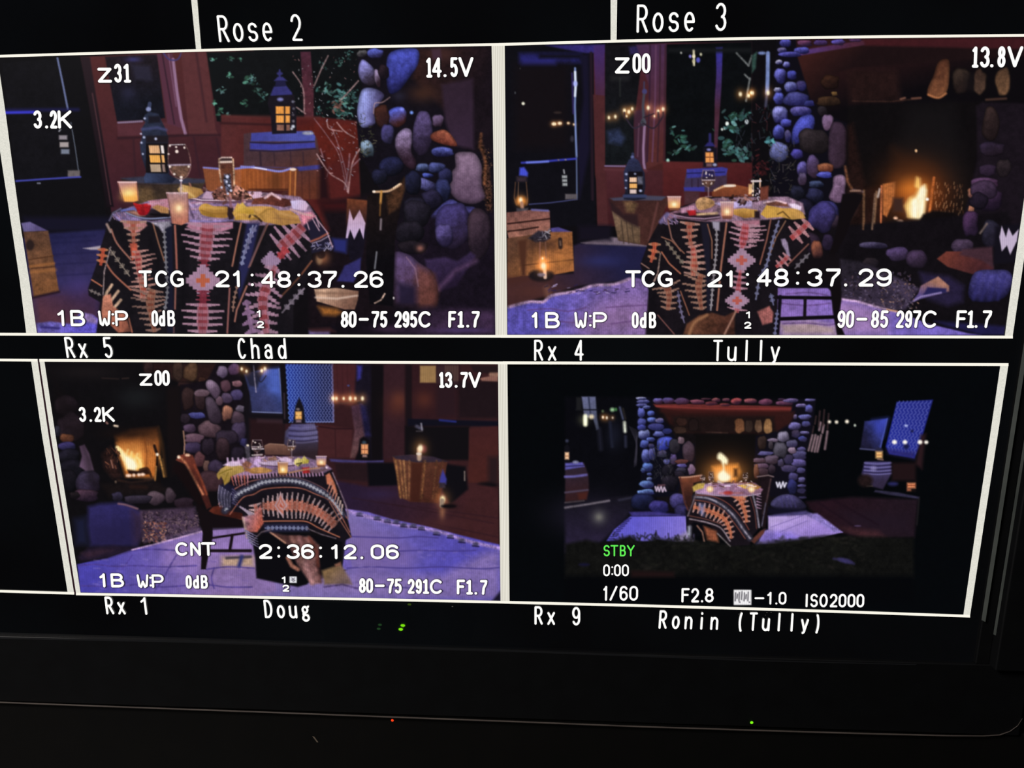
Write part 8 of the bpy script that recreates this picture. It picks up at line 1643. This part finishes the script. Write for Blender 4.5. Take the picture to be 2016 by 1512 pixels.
# ---------------------------------------------------------------- equipment unit under the monitor, desk, room
DZ = ZC - 0.16
un = bpy.data.objects.new('rack_unit', None); COL.objects.link(un); tag(un, 'black equipment unit under the monitor with a tiny red light', 'equipment')
boxm('housing', XL + .02, XO + .03, 0.0, 0.30, DZ, ZC + .0005, M_RACK, un, .002)
disc('red_indicator', (772.5, 1418), .0010, -0.0001, led((255, 60, 20), 1.3), un)['label'] = 'tiny red indicator light'
q = onglass([(615, 1449), (619, 1450), (627, 1461), (624, 1461)], -0.0002); mesh('scratch', q, [[0, 1, 2, 3]], mat('worn_metal', (150, 136, 120), .6), un)
dk = bpy.data.objects.new('desk', None); COL.objects.link(dk); tag(dk, 'dark desk that carries the equipment unit and monitor', 'desk')
boxm('desk_top', -1.0, 1.0, -0.18, 0.45, DZ - .03, DZ, M_DESK, dk, .003)
for sx in (-.95, .9):
    for sy in (-.14, .38): boxm('leg', sx, sx + .05, sy, sy + .05, 0.0, DZ - .03, M_RACK, dk)
def struct(o): o['kind'] = 'structure'
struct(boxm('floor', -2.5, 2.5, -3.0, 1.2, -0.05, 0.0, M_FLOOR)); struct(boxm('wall_back', -2.5, 2.5, 1.2, 1.25, 0, 2.8, M_WALL)); struct(boxm('wall_left', -2.55, -2.5, -3.0, 1.2, 0, 2.8, M_WALL)); struct(boxm('wall_right', 2.5, 2.55, -3.0, 1.2, 0, 2.8, M_WALL))
struct(boxm('wall_front', -2.5, 2.5, -3.05, -3.0, 0, 2.8, M_WALL)); struct(boxm('ceiling', -2.5, 2.5, -3.0, 1.2, 2.8, 2.85, M_WALL))

# small switch box behind the camera: its green lights are mirrored in the lower part of the glass
def mirrored(px, y):
    P = onglass([px])[0]; d = P - CAM; d[1] = -d[1]; d /= np.linalg.norm(d); return P + d * ((y - P[1]) / d[1])
YS = -0.95
sw = bpy.data.objects.new('network_switch', None); COL.objects.link(sw); tag(sw, 'small black box with green lights, seen mirrored in the glass', 'network switch')
pc = mirrored((775, 1225), YS)
boxm('housing', pc[0] - .16, pc[0] + .16, YS - .12, YS, pc[2] - .05, pc[2] + .045, M_RACK, sw, .002)
for (px, r, c, s) in (((793, 1231.5), .0052, (130, 235, 10), 22), ((789, 1239), .0050, (130, 235, 10), 24), ((748, 1230), .0042, (90, 170, 90), 2.6), ((745.5, 1238), .0042, (90, 170, 90), 2.6), ((806, 1190), .0040, (140, 190, 40), 3.0)):
    p = mirrored(px, YS + .0015); t = np.arange(14) * math.tau / 14
    V = [p + np.array([r * math.cos(a) * 1.0, 0, r * math.sin(a) * .62]) for a in t]
    mesh('indicator_light', V, [list(range(14))], led(c, s), sw)
sh = bpy.data.objects.new('shelf_post', None); COL.objects.link(sh); tag(sh, 'black metal stand holding the switch box behind the camera', 'stand')
boxm('pole', pc[0] - .015, pc[0] + .015, YS - .075, YS - .045, 0.02, pc[2] - .055, M_RACK, sh); boxm('base_plate', pc[0] - .18, pc[0] + .18, YS - .22, YS + .1, 0, .02, M_RACK, sh); boxm('tray', pc[0] - .17, pc[0] + .17, YS - .13, YS + .005, pc[2] - .055, pc[2] - .05, M_RACK, sh)
